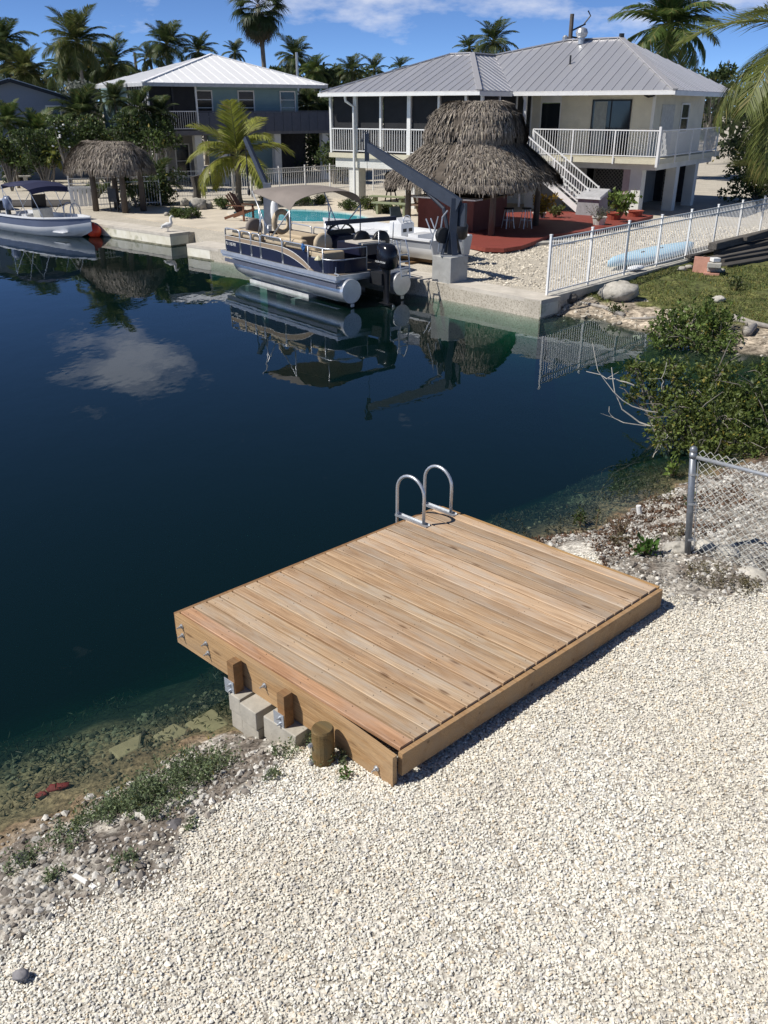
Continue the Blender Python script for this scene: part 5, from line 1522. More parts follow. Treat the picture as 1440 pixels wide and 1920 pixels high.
hut = thing('tiki_hut', 'large two-tier thatched tiki hut on the red deck', 'tiki hut', HUT, HRZ)
thatch(hut, [[(2.62, 2.62, 1.62), (2.50, 2.50, 1.86), (1.95, 1.95, 2.36), (1.48, 1.48, 2.78), (1.12, 1.12, 3.15)], [(1.52, 1.45, 3.02), (1.52, 1.44, 3.22), (1.32, 1.15, 3.75), (1.0, .68, 4.08), (.75, .25, 4.16)]], 26000, .22, 4.2, 5)
for x, y in ((1.72, -1.72), (1.72, 1.72), (-1.72, 1.72), (-1.72, -1.72)):
    m = MB(); m.tube([(x, y, 0), (x + .02, y, 1.1), (x, y, 2.3)], [.12, .105, .10], 10); obj('post', m, TPOST, hut, smooth=True)
for a, b in (((1.8, -1.72, 1.72), (-1.8, -1.72, 1.72)), ((1.72, -1.8, 1.82), (1.72, 1.8, 1.82)), ((-1.72, -1.8, 1.82), (-1.72, 1.8, 1.82)), ((1.8, 1.72, 1.72), (-1.8, 1.72, 1.72))):
    m = MB(); m.tube([a, b], .06, 8); obj('eave_beam', m, TPOST, hut)
REDP = M('shaded_barn_red_paint', (.13, .026, .020), .6, var=.25, scale=3, bump=.05)  # red darkened so the thatch's shade is in the colour
REDD = M('red_deck_boards', (.23, .048, .034), .7, var=.25, scale=2.5, bump=.1, stretch=(1, 6, 1))
bar = thing('tiki_bar', 'dark red bar counter with white top under the big thatch', 'bar counter', HUT + Vector((0, 0, .0)), HRZ)
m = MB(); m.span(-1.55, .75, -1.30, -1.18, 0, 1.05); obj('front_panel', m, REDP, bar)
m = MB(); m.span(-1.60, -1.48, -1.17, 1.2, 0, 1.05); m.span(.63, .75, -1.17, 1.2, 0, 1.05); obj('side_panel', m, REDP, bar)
m = MB(); m.span(-1.85, .95, -1.55, -1.0, 1.053, 1.10); obj('counter_top', m, WHITE, bar)
m = MB(); m.span(-1.75, -1.25, -.99, 1.2, 1.053, 1.10); m.span(.5, 1.0, -.99, 1.2, 1.053, 1.10); obj('side_top', m, POSTW, bar)
m = MB(); m.span(-1.4, .6, .9, 1.1, 0, 1.9); obj('back_shelf', m, POSTW, bar)
def stool(loc, label, mat, seatmat, h=.72):
    t = thing('bar_stool', label, 'stool', loc, random.uniform(0, 1.5), 'bar stools at the tiki bar')
    m = MB(); m.lathe([(.17, h - .06), (.19, h - .03), (.17, h)], (0, 0, 0), 14); obj('seat', m, seatmat, t)
    for k in range(4):
        q = math.pi / 4 + k * math.pi / 2; m = MB(); m.tube([(.13 * math.cos(q), .13 * math.sin(q), h - .06), (.24 * math.cos(q), .24 * math.sin(q), 0)], .014, 6); obj('leg', m, mat, t)
    m = MB(); m.tube([(.19 * math.cos(q), .19 * math.sin(q), .28) for q in [2 * math.pi * k / 16 for k in range(17)]], .010, 5); obj('foot_ring', m, mat, t)
    return t
for (px, py, lab, mm) in ((952, 428, 'metal bar stool left of two in the shade beside the hut post', SHINY), (985, 428, 'metal bar stool right of the first in the hut shade', SHINY)):
    stool(gf(px, py, 1.055), lab, mm, BLACKP)
REDM = M('red_metal', (.35, .03, .03), .4)
stool(gf(803, 418, .92), 'blue-topped stool with red legs left of the crane', REDM, M('blue_vinyl', (.02, .14, .50), .4))
stool(gf(822, 416, .92), 'black-topped stool with red legs beside the blue-topped one', REDM, BLACKP)
# red deck
rd = thing('red_deck', 'curved red-painted deck under the big tiki hut', 'deck', (3.97, 34.2, FARZ), sc=1)
pts = [(862, 448), (880, 459), (910, 465), (945, 466), (978, 461), (1003, 452), (1030, 440)]
pp = [gf(a, b, 1.05) for a, b in pts] + [gf(a, b, 1.05) for a, b in ((1075, 436), (1118, 431), (1170, 420), (1225, 404), (1160, 398), (1020, 396), (870, 402), (842, 420))]
m = MB(); m.prism([(p.x, p.y) for p in pp], FARZ + .06, .65); obj('deck_surface', m, REDD, rd, w=True)
m = MB(); cc = sum(pp, Vector()) / len(pp); m.prism([(cc.x + (p.x - cc.x) * .95, cc.y + (p.y - cc.y) * .95) for p in pp], FARZ - .1, FARZ + .058); obj('deck_base', m, DARKM, rd, w=True)
p = gf(1000, 457, .95); m = MB(); m.hexa([tuple(Vector(q)) for q in ((0, 0, 0), (1.6, .5, 0), (1.5, .9, 0), (-.05, .45, 0), (0, 0, .10), (1.6, .5, .10), (1.5, .9, .10), (-.05, .45, .10))])
o = obj('concrete_slab', m, CONC); o.location = (p.x, p.y, FARZ); tag(o, 'grey concrete slab on gravel beside the red deck', 'slab')
# small hut by the left seawall
SH_ = Vector((-13.2, 44.1, .48))
hs = thing('tiki_hut', 'small weathered thatched shelter by the left seawall', 'tiki hut', SH_, R(-33))
thatch(hs, [[(2.0, 1.25, 1.72), (1.95, 1.15, 2.0), (1.62, .75, 2.5), (1.25, .25, 2.76), (1.0, .08, 2.80)]], 14000, .23, 3.4, 8)
for x, y in ((-.55, -.55), (1.1, -.35), (-.5, .6), (1.2, .6)):
    m = MB(); m.tube([(x, y, 0), (x + .03, y, 1.0), (x, y, 2.2)], [.14, .12, .11], 10); obj('post', m, TPOST, hs, smooth=True)

# ================================================================== GARDEN FURNITURE
MAHOG = M('mahogany_wood', (.16, .065, .03), .6, var=.35, scale=4, bump=.1)
ad = thing('adirondack_chair', 'brown wooden adirondack chair beside the pool', 'chair', gf(447, 412, .92), R(-25))
for k in range(5):
    m = MB(); y = -.24 + .12 * k; m.beam((.15, y, .30), (-.32, y * 1.15, 1.05 - .05 * abs(k - 2)), .10, .022, up=(1, 0, .5)); obj('back_slat', m, MAHOG, ad)
    m = MB(); m.beam((.55 - .1 * k, -.27, .40 - .028 * k), (.55 - .1 * k, .27, .40 - .028 * k), .085, .022); obj('seat_slat', m, MAHOG, ad)
for y in (-.31, .31):
    m = MB(); m.beam((.6, y, .40), (-.45, y, .06), .025, .10); obj('side_rail', m, MAHOG, ad)
    m = MB(); m.beam((.5, y * 1.1, 0), (.5, y * 1.1, .56), .03, .09, up=(1, 0, 0)); obj('leg', m, MAHOG, ad)
    m = MB(); m.span(-.28, .58, y * 1.12 - .07, y * 1.12 + .07, .562, .585); obj('arm', m, MAHOG, ad)
ch = thing('chiminea', 'black iron fire pot on thin legs in front of the pool fence', 'fire pot', gf(733, 378, .92))
m = MB(); m.lathe([(.22, .45), (.30, .55), (.31, 1.15), (.33, 1.2), (.25, 1.28), (.20, 1.36)], (0, 0, 0), 14); obj('body', m, BLACKP, ch, smooth=False)
for k in range(3):
    q = .5 + 2.094 * k; m = MB(); m.tube([(.2 * math.cos(q), .2 * math.sin(q), .5), (.34 * math.cos(q), .34 * math.sin(q), 0)], .03, 6); obj('leg', m, BLACKP, ch)
PICN = M('picnic_wood', (.20, .13, .085), .8, var=.35, scale=3, bump=.1)
def picnic(loc, rz, label, mat, s_=1.):
    t = thing('picnic_table', label, 'picnic table', loc, rz, 'garden tables')
    for k in range(4): m = MB(); m.span(-.8 * s_, .8 * s_, -.34 + .17 * k, -.19 + .17 * k, .70, .74); obj('top_plank', m, mat, t)
    for y in (-.68, .68): m = MB(); m.span(-.8 * s_, .8 * s_, y - .12, y + .12, .41, .45); obj('bench', m, mat, t)
    for x in (-.6 * s_, .6 * s_):
        m = MB(); m.beam((x, -.62, 0), (x, -.18, .698), .05, .09, up=(1, 0, 0)); m.beam((x, .62, 0), (x, .18, .698), .05, .09, up=(1, 0, 0)); m.beam((x, -.75, .36), (x, .75, .36), .045, .09); obj('frame', m, mat, t)
picnic(gf(795, 402, .92), R(-30), 'brown picnic table left of the tiki bar', PICN)
def bench(loc, rz, label, mat):
    t = thing('garden_bench', label, 'bench', loc, rz, 'green benches by the pool')
    m = MB(); m.span(-.9, .9, -.22, .22, .42, .47); obj('seat', m, mat, t)
    for x in (-.65, .65): m = MB(); m.span(x - .05, x + .05, -.17, .17, 0, .418); obj('leg', m, mat, t)
GRN = M('faded_green_paint', (.26, .29, .17), .7, var=.2)
bench(gf(728, 388, .92), R(-25), 'pale green bench in front of the black fire pot', GRN)
bench(gf(735, 402, .92), R(-30), 'second green bench, nearer the white skiff', GRN)
def chair(loc, rz, label, mat, name='patio_chair'):
    t = thing(name, label, 'chair', loc, rz, 'dark patio chairs')
    m = MB(); m.span(-.25, .25, -.25, .25, .40, .44); obj('seat', m, mat, t)
    m = MB(); m.span(-.25, .25, .22, .26, .44, .95); obj('backrest', m, mat, t)
    for x in (-.22, .22):
        for y in (-.22, .22): m = MB(); m.span(x - .02, x + .02, y - .02, y + .02, 0, .398); obj('leg', m, mat, t)
chair(gf(800, 372, .92), R(20), 'black patio chair behind the brown picnic table', BLACKP)
chair(gf(222, 396, .92), R(150), 'dark garden chair under the small thatched shelter', DARKM)
def sbench(px, py, label):
    t = thing('stone_bench', label, 'bench', gf(px, py, .9), R(10), 'stone benches at the left'); m = MB(); m.span(-.75, .75, -.22, .22, .42, .50); obj('seat', m, CONC, t)
    for x in (-.45, .45): m = MB(); m.span(x - .1, x + .1, -.16, .16, 0, .418); obj('leg', m, CONC, t)
sbench(20, 335, 'grey stone bench at the left frame edge'); sbench(48, 318, 'second stone bench, farther back among the shrubs'); sbench(35, 346, 'low stone bench nearest the blue skiff')
LIME = M('garden_boulder', (.46, .43, .37), .92, var=.45, scale=4, bump=.6)
for i, (px, py, s_, lab) in enumerate(((372, 392, .7, 'pale craggy boulder beside the pool fence'), (390, 390, .5, 'low pale boulder right of the craggy one'), (347, 385, .45, 'pale boulder at the foot of the dark shrub'), (368, 372, .4, 'upright stump-like stone by the pool fence'), (235, 392, .5, 'pale stone under the small thatched shelter'), (312, 404, .2, 'small stone in the weeds behind the bird'))):
    rock(px, py, .92, s_, lab, 'boulder', .8, i + 40, LIME, 'garden boulders across the canal')
p = gf(370, 375, .9); st_ = thing('tree_stump', 'dark bare stump standing before the pool fence', 'stump', p); m = MB(); m.tube([(0, 0, 0), (.03, 0, .5), (-.05, 0, 1.1)], [.22, .17, .20], 9); m.tube([(0, 0, .8), (.2, .05, 1.15)], [.1, .08], 7); obj('trunk', m, M('dark_stump_bark', (.10, .09, .08), .9, var=.4, scale=6, bump=.5), st_)
# pool fence with arched gate
A0, A1, A2, A3 = gf(222, 392, .92), gf(338, 374, .92), gf(440, 372, .92), gf(474, 371, .92)
L0 = gf(136, 392, .92)
picket_fence('pool_fence', 'white picket fence section behind the small thatched shelter', [(L0.x, L0.y), (L0.x + 3.95, L0.y + 1.75)], 1.43, .137, 1.98, .50, 'white picket fences')
picket_fence('pool_fence', 'white pool fence left of the arched gate', [(gf(333, 374, .92).x, gf(333, 374, .92).y), (gf(437, 371, .92).x, gf(437, 371, .92).y)], 1.45, .137, 1.93, .50, 'white picket fences')
picket_fence('pool_fence', 'white pool fence between the arched gate and the right house', [(gf(474, 369, .92).x, gf(474, 369, .92).y), (gf(664, 355, .92).x, gf(664, 355, .92).y)], 1.45, .137, 1.93, .50, 'white picket fences')
picket_fence('pool_fence', 'white pool fence under the right house beside the fire pot', [(gf(700, 357, .92).x, gf(700, 357, .92).y), (gf(795, 352, .92).x, gf(795, 352, .92).y)], 1.45, .137, 1.93, .50, 'white picket fences')
ga, gb_ = gf(438, 371, .92), gf(473, 369, .92)
gt = thing('garden_gate', 'white arched gate in the pool fence behind the pontoon canopy', 'gate', ga, math.atan2((gb_ - ga).y, (gb_ - ga).x))
GL = (gb_ - ga).length / FAR_K
for x in (.02, GL - .02): m = MB(); m.span(x - .04, x + .04, -.04, .04, 0, 1.45); obj('post', m, WHITE_AL, gt)
m = MB(); m.tube([(GL * k / 10, 0, 1.28 + .26 * math.sin(math.pi * k / 10)) for k in range(11)], .03, 6); obj('top_rail', m, WHITE_AL, gt)
m = MB(); m.span(.06, GL - .06, -.015, .015, .12, .16); m.span(.06, GL - .06, -.015, .015, 1.1, 1.14); obj('rail', m, WHITE_AL, gt)
k = int(GL / .12)
for i in range(1, k):
    x = GL * i / k; m = MB(); m.span(x - .01, x + .01, -.01, .01, .161, 1.25 + .26 * math.sin(math.pi * x / GL)); obj('picket', m, WHITE_AL, gt)
wp = thing('wooden_pallet', 'white slatted pallet leaning behind the small hut post', 'pallet', gf(158, 388, .92), R(15))
for k in range(6): m = MB(); m.span(-.55 + .19 * k, -.40 + .19 * k, -.02, .02, .03, .85); obj('slat', m, WHITE, wp)
m = MB(); m.span(-.6, .6, .021, .06, .75, .88); obj('top_board', m, WHITE, wp)
wk = thing('plank_walkway', 'weathered grey plank walkway along the left bank behind the skiff', 'walkway', gf(60, 384, .9), R(2))
for k in range(9): m = MB(); m.span(-5.2, 1.5, -.9 + .32 * k, -.61 + .32 * k, .0, .05); obj('plank', m, OLDW, wk)
m = MB(); m.span(-5.1, 1.4, -.85, 1.9, -.12, -.002); obj('frame', m, POSTW, wk)
# terracotta pots and porch plants
POTR = M('red_pot', (.33, .075, .045), .7); POTW = M('white_pot', (.6, .58, .54), .6)
def pot(px, py, r, h, mat, label, z=.92):
    t = thing('plant_pot', label, 'plant pot', gf(px, py, z), 0, 'plant pots by the steps'); m = MB(); m.lathe([(r * .7, 0), (r, h * .9), (r * 1.1, h * .92), (r * 1.1, h), (r * .9, h), (r * .85, h * .9)], (0, 0, 0), 14); obj('body', m, mat, t, smooth=False); return t
pot(1122, 428, .26, .42, POTW, 'white ribbed pot with a silvery plant at the deck end'); pot(1150, 418, .30, .40, POTR, 'red pot left of the column at the deck end'); pot(1190, 412, .30, .36, POTR, 'red pot at the foot of the pink and white column'); pot(1010, 415, .26, .34, POTW, 'pale pot under the yellow croton')
plant('potted_shrub', 1122, 414, 1.30, 260, .10, .55, (.12, .14, .10), 'silvery green shrub growing in the white ribbed pot', rad=.55, ar=.25)
plant('potted_shrub', 1165, 405, 1.28, 300, .20, .85, (.13, .19, .04), 'lush yellow green shrub left of the column', rad=.65, ar=.55)
plant('croton', 1016, 408, 1.2, 300, .17, .8, (.34, .22, .03), 'yellow croton bush behind the hut post', rad=.55, ar=.5)
plant('croton', 1040, 410, 1.0, 180, .15, .55, (.11, .13, .04), 'green croton beside the foot of the white stairs', rad=.4, ar=.5)
sb = thing('storage_box', 'pale grey covered box standing right of the white stairs', 'box', gf(1108, 408, .92), HRZ)
m = MB(); m.hexa([(-.5, -.5, 0), (.5, -.5, 0), (.5, .5, 0), (-.5, .5, 0), (-.45, -.45, .75), (.45, -.45, .75), (.45, .45, 1.0), (-.45, .45, 1.0)]); obj('body', m, M('grey_vinyl', (.30, .30, .31), .6), sb)
m = MB(); m.hexa([(-.55, -.55, .76), (.55, -.55, .76), (.55, .55, 1.02), (-.55, .55, 1.02), (-.5, -.5, .84), (.5, -.5, .84), (.5, .5, 1.10), (-.5, .5, 1.10)]); obj('lid', m, M('grey_lid', (.42, .42, .43), .6), sb)
# ================================================================== HOUSES
def clip_poly(poly, axis, lo, hi):
    """cut a 2-D polygon to lo <= coordinate <= hi"""
    for sgn, lim in ((1, lo), (-1, -hi)):
        out = []
        for i in range(len(poly)):
            a, b = poly[i], poly[(i + 1) % len(poly)]
            da, db = sgn * a[axis] - lim, sgn * b[axis] - lim
            if da >= 0: out.append(a)
            if (da > 0 > db) or (da < 0 < db):
                f = da / (da - db); out.append((a[0] + (b[0] - a[0]) * f, a[1] + (b[1] - a[1]) * f))
        poly = out
        if len(poly) < 3: return []
    return poly
def roof_plane(t, pts, mat, pitch, name='roof_panel', rib=.022, ribw=.04, th=.03):
    """a standing-seam roof slope: one part per metal sheet between two seams; pts[0]->pts[1] is the eave"""
    P = [Vector(p) for p in pts]
    e = (P[1] - P[0]).normalized()
    n = e.cross(P[2] - P[0]).normalized()
    if n.z < 0: n = -n
    u = n.cross(e); u = u if u.z > 0 else -u
    q = [((p - P[0]).dot(e), (p - P[0]).dot(u)) for p in P]
    x0, x1 = min(a[0] for a in q), max(a[0] for a in q)
    k = int((x1 - x0) / pitch) + 1
    for i in range(k):
        a, b = x0 + i * pitch, min(x1, x0 + (i + 1) * pitch)
        c = clip_poly(q, 0, a, b - .004)
        if len(c) < 3: continue
        m = MB(); w3 = lambda s_, h: P[0] + e * s_[0] + u * s_[1] + n * h
        m.slab([w3(s_, 0) for s_ in c], n * th)
        r = clip_poly(q, 0, a, min(a + ribw, b - .004))
        if len(r) >= 3: m.slab([w3(s_, th + .001) for s_ in r], n * rib)
        obj(name, m, mat, t)
def cap_line(t, a, b, mat, w_=.22, name='ridge_cap', dz=.05):
    m = MB(); a, b = Vector(a) + Vector((0, 0, dz)), Vector(b) + Vector((0, 0, dz)); m.beam(a, b, w_, .05); obj(name, m, mat, t)
def railing(t, a, b, z, h, n_posts, gap, mat=WHITE_AL, w_=.018, drop=.25, name='baluster', posts=True):
    a, b = Vector((*a, z)), Vector((*b, z)); d = b - a; Ln = d.length; d.normalize(); rz = math.atan2(d.y, d.x)
    m = MB(); m.beam(a + Vector((0, 0, h)), b + Vector((0, 0, h)), .05, .045); obj('top_rail', m, mat, t)
    m = MB(); m.beam(a + Vector((0, 0, .10)), b + Vector((0, 0, .10)), .035, .035); obj('bottom_rail', m, mat, t)
    if posts:
        for i in range(n_posts):
            p = a + d * (Ln * i / max(1, n_posts - 1)); m = MB(); m.box((p.x, p.y, z + (h - drop) / 2), (.055, .055, h + drop - .05), rz); obj('rail_post', m, mat, t)
    k = int(Ln / gap); key = ('bal', round(h, 2), w_, mat.name)
    if key not in PICK:
        m = MB(); m.span(-w_ / 2, w_ / 2, -w_ / 2, w_ / 2, .12, h - .023); PICK[key] = mesh_of('baluster', m, mat)
    for i in range(1, k):
        p = a + d * (Ln * i / k); link(name, PICK[key], t, (p.x, p.y, z), (0, 0, rz))
def window(t, x, y, z, w_, h, mull=2, axis='y', frame=WHITE, n=1):
    """double-hung window in a wall facing -y (axis 'y') or -x / +x (axis 'x'); frame > pane, rail"""
    m = MB(); f = .07; D = .05
    def bx(mb, a0, a1, b0, b1, d0, d1):
        if axis == 'y': mb.span(x + a0, x + a1, y - n * d1, y - n * d0, z + b0, z + b1)
        else: mb.span(x - n * d1, x - n * d0, y + a0, y + a1, z + b0, z + b1)
    bx(m, -f, w_ + f, -f, 0, 0.003, D); bx(m, -f, w_ + f, h, h + f, 0.003, D); bx(m, -f, 0, 0, h, 0.003, D); bx(m, w_, w_ + f, 0, h, 0.003, D)
    fr_ = obj('window', m, frame, t)
    m = MB(); bx(m, 0.001, w_ - .001, .001, h - .001, .004, .018); obj('pane', m, GLASSD, fr_)
    for i in range(1, mull + 1):
        m = MB(); bx(m, 0.002, w_ - .002, h * i / (mull + 1) - .02, h * i / (mull + 1) + .02, .019, .034); obj('glazing_bar', m, frame, fr_)
GROOF = M('grey_metal_roof', (.70, .69, .695), .38, metal=.72, var=.10, scale=1.2, bump=.0, spots=(1.2, .62, .1, (.60, .585, .58)), objvar=.06)
WROOF = M('white_metal_roof', (.80, .80, .80), .5, var=.06, scale=.8, bump=0, objvar=.02)
def block_wall(name, col, bw=.40, bh=.20, depth=.35):
    m = M(name, col, .85, var=.14, scale=1.5, bump=0)
    nt = m.node_tree; b = nt.nodes['Principled BSDF']; t = nd(nt, 'ShaderNodeTexCoord'); sp = nd(nt, 'ShaderNodeSeparateXYZ'); cb_ = nd(nt, 'ShaderNodeCombineXYZ'); add = nd(nt, 'ShaderNodeMath', operation='ADD')
    L = nt.links.new; L(t.outputs['Object'], sp.inputs[0]); L(sp.outputs[0], add.inputs[0]); L(sp.outputs[1], add.inputs[1]); L(add.outputs[0], cb_.inputs[0]); L(sp.outputs[2], cb_.inputs[1])
    br = nd(nt, 'ShaderNodeTexBrick'); br.inputs['Scale'].default_value = 1; br.inputs['Brick Width'].default_value = bw; br.inputs['Row Height'].default_value = bh; br.inputs['Mortar Size'].default_value = .012
    L(cb_.outputs[0], br.inputs['Vector']); bp = nd(nt, 'ShaderNodeBump', in_Strength=depth, in_Distance=.02, invert=True); L(br.outputs['Fac'], bp.inputs['Height']); L(bp.outputs[0], b.inputs['Normal'])
    return m
CREAM = block_wall('cream_block_wall', (.74, .70, .57))
WHITEW = block_wall('white_block_wall', (.70, .70, .66))
FASC = M('cream_fascia', (.62, .58, .44), .6, var=.1)
DARKIN = M('shaded_interior', (.055, .055, .06), .9, var=.3)  # near-black: the shade inside and under the houses is painted into the colour
GREYW = M('grey_stucco', (.36, .355, .34), .9, var=.2, scale=2, bump=.1)
PINKW = M('pinkish_column_paint', (.46, .36, .35), .85, var=.15)

rh = thing('stilt_house', 'grey metal roofed stilt house with white railings at right', 'house', (12.09, 40.77, .48), math.atan2(-.57, .82))
ZF, ZE = 2.25, 4.72
def P_(name, mat, *b, par=None):
    m = MB(); m.span(*b); return obj(name, m, mat, par or rh)
# floor slabs, walls
P_('deck_slab', FASC, -6.6, 0, .03, 1.9, ZF - .20, ZF); P_('deck_slab', FASC, -1.45, 0, 1.903, 9, ZF - .20, ZF)
P_('porch_slab', FASC, -14.6, -6.603, -2.75, 3, ZF - .20, ZF)
P_('house_floor', GREYW, -14.6, -1.453, 3.003, 9, ZF - .2, ZF - .01); P_('house_floor', GREYW, -6.6, -1.453, 1.903, 3.0, ZF - .2, ZF - .01)
P_('front_wall', CREAM, -5.2, -1.05, 1.9, 2.1, ZF + .003, ZE + .15); P_('right_wall', CREAM, -1.25, -1.05, 2.103, 9, ZF + .003, ZE + .15)
P_('front_wall', CREAM, -6.6, -6.2, 1.9, 2.1, ZF + .003, ZE + .15); P_('door_head', WHITE, -6.197, -5.203, 1.92, 2.08, ZF + 2.08, ZE + .14)
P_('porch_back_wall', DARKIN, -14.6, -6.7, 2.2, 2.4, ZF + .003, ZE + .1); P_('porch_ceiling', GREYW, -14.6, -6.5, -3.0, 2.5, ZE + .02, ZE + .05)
P_('deck_ceiling', WHITE, -6.45, .2, -.1, 1.9, ZE + .02, ZE + .05)
d_ = P_('door', GLASSD, -6.14, -5.26, 1.94, 1.99, ZF + .01, ZF + 2.05); 
m = MB(); m.span(-6.195, -6.143, 1.91, 2.0, ZF + .005, ZF + 2.078); m.span(-5.257, -5.205, 1.91, 2.0, ZF + .005, ZF + 2.078); obj('door_frame', m, WHITE, d_)
sl = P_('sliding_door', DARKM, -3.75, -2.0, 1.86, 1.895, ZF + .01, ZF + 2.20)
for x in (-3.68, -2.84): P_('pane', GLASSD, x, x + .78, 1.84, 1.858, ZF + .08, ZF + 2.14, par=sl)
P_('curtain', M('pale_curtain', (.33, .36, .35), .8), -3.62, -3.05, 1.832, 1.838, ZF + .1, ZF + 2.12, par=sl)
P_('wall_corner_trim', WHITE, -1.12, -1.0, 1.86, 1.90, ZF + .01, ZE)
window(rh, -1.05, 5.6, ZF + .9, 1.0, 1.1, 1, 'x', n=-1)
P_('hurricane_panel', M('pale_shutter', (.58, .58, .54), .7), -1.047, -1.02, 2.9, 4.6, ZF + .15, ZF + 2.0)
m = MB(); m.tube([(-1.5, 1.86, ZE - .1), (-1.3, 1.8, ZE - .18), (-1.05, 1.78, ZE - .12)], .05, 6); obj('flood_light', m, DARKM, rh)
# screened porch: posts, rails, screens
xsP = [-14.5, -13.1, -11.7, -10.2, -8.7, -7.4, -6.65]
for i, x in enumerate(xsP):
    P_('porch_post', WHITE, x - (.09 if i in (1, 3) else .05), x + (.09 if i in (1, 3) else .05), -2.72, -2.58, ZF + .003, ZE + .02)
for a, b in zip(xsP[:-1], xsP[1:]): P_('screen', SCREEN, a + .1, b - .1, -2.60, -2.59, ZF + .01, ZE)
railing(rh, (-14.5, -2.68), (-6.65, -2.68), ZF, 1.02, 2, .125, drop=.0)
for y in (-1.2, .4, 1.9): P_('porch_post', WHITE, -6.70, -6.60, y - .05, y + .05, ZF + .003, ZE + .02)
P_('screen', SCREEN, -6.66, -6.65, -2.5, 1.85, ZF + .01, ZE); railing(rh, (-6.6, -2.6), (-6.6, -.05), ZF, 1.02, 2, .125, drop=0)
for y in (-1.2, .4): P_('porch_post', WHITE, -14.55, -14.45, y - .05, y + .05, ZF + .003, ZE + .02)
railing(rh, (-14.52, -2.6), (-14.52, 2), ZF, 1.02, 2, .14, drop=0)
# deck railings
railing(rh, (-5.55, .0), (-.02, .0), ZF, 1.05, 4, .115)
railing(rh, (.02, .12), (.02, 8.2), ZF, 1.05, 5, .13)
m = MB(); m.box((-.02, .0, ZF + .45), (.09, .09, 1.5)); obj('corner_post', m, WHITE_AL, rh)
P_('deck_post', WHITE, -6.1, -5.98, .0, .12, ZF + .003, ZE + .02); 
# roofs
e0 = ZE
A = (-14.7, -3.2, e0); B = (-6.5, -3.2, e0); C = (-9.3, 1.0, e0 + 1.58); C2 = (-10.4, 1.0, e0 + 1.58); V = (-9.3, 3.08, e0 + 1.58); Vb = (-6.5, -.3, e0)
RA, RB_ = (-6.2, 4.3, e0 + 2.15), (-3.7, 4.3, e0 + 2.15)
E1, E2, E3 = (.45, -.3, e0), (.45, 8.9, e0), (-14.7, 8.9, e0)
roof_plane(rh, [A, B, C, C2], GROOF, .42)
roof_plane(rh, [B, Vb, V, C], GROOF, .42)
roof_plane(rh, [Vb, E1, RB_, RA, V], GROOF, .42)
roof_plane(rh, [E1, E2, RB_], GROOF, .42)
roof_plane(rh, [E3, A, C2, (-10.4, 3.08, e0 + 1.58)], GROOF, .6)
roof_plane(rh, [E2, E3, (-10.4, 3.08, e0 + 1.58), RA, RB_], GROOF, .9)
RCAP = M('roof_flashing', (.45, .44, .45), .45, metal=.3, var=.1)
for a, b in ((B, C), (E1, RB_), (C, V), (RA, RB_), (V, RA), (C, C2), (A, C2)): cap_line(rh, a, b, RCAP)
for a, b in (((-14.75, -3.22, e0 - .07), (-6.45, -3.22, e0 - .07)), ((-6.48, -.32, e0 - .07), (.48, -.32, e0 - .07))):
    m = MB(); m.beam(a, b, .10, .13); obj('gutter', m, WHITE, rh)
for a, b in (((-6.48, -3.15, e0 - .08), (-6.48, -.4, e0 - .08)), ((.47, -.25, e0 - .08), (.47, 8.8, e0 - .08)), ((-14.72, -3.1, e0 - .08), (-14.72, 8.8, e0 - .08))):
    m = MB(); m.beam(a, b, .04, .16); obj('fascia', m, WHITE, rh)
m = MB(); m.tube([(-13.35, -3.1, e0 - .1), (-13.35, -3.05, e0 - .32), (-13.1, -2.8, e0 - .55), (-13.1, -2.8, .1)], .06, 8); obj('downspout', m, WHITE, rh)
m = MB(); m.tube([(-6.1, -.05, e0 - .1), (-6.05, .06, e0 - .4), (-6.05, .06, .1)], .05, 8); obj('downspout', m, WHITE, rh)
tv = MB(); tv.lathe([(.14, 0), (.14, .25), (.22, .30), (.27, .45), (.22, .60), (.08, .66)], (-5.4, 3.9, e0 + 1.97), 14); v_ = obj('turbine_vent', tv, GALV, rh)
m = MB(); m.tube([(-5.0, 2.0, e0 + 1.0), (-5.0, 2.0, e0 + 1.45)], .04, 7); obj('vent_pipe', m, DARKM, rh)
m = MB(); m.tube([(-3.7, 4.3, e0 + 2.15), (-3.7, 4.3, e0 + 2.35)], .12, 8); obj('vent_cap', m, DARKM, rh)
# ground floor
def colm(x, y, w_, mat, z1=ZF - .2, d=None): P_('column', mat, x - w_ / 2, x + w_ / 2, y - (d or w_) / 2, y + (d or w_) / 2, -.1, z1 - .003)
colm(-1.05, .95, .5, WHITEW); P_('column_face', PINKW, -1.62, -1.305, .75, 1.15, -.1, ZF - .203)
colm(.0 - .45, 3.6, .45, WHITEW); colm(-.45, 6.4, .45, WHITEW); colm(-5.9, .9, .4, WHITEW); colm(-13.3, -2.3, .55, WHITEW); colm(-10.2, -2.3, .5, WHITEW); colm(-6.9, -2.3, .45, WHITEW)
P_('beam', WHITEW, -14.3, -6.65, -2.65, -2.35, ZF - .62, ZF - .203); P_('beam', WHITEW, -6.3, -.2, .55, .85, ZF - .45, ZF - .203); P_('beam', WHITEW, -.75, -.2, .853, 8.5, ZF - .45, ZF - .203)
P_('lower_wall', GREYW, -5.6, -3.6, 1.4, 1.6, -.1, ZF - .203); P_('dark_back_wall', DARKIN, -10, -3.9, 7.6, 7.8, -.1, ZF - .203); P_('lower_wall', WHITEW, -10.2, -6.6, 2.5, 2.7, -.1, ZF - .203)
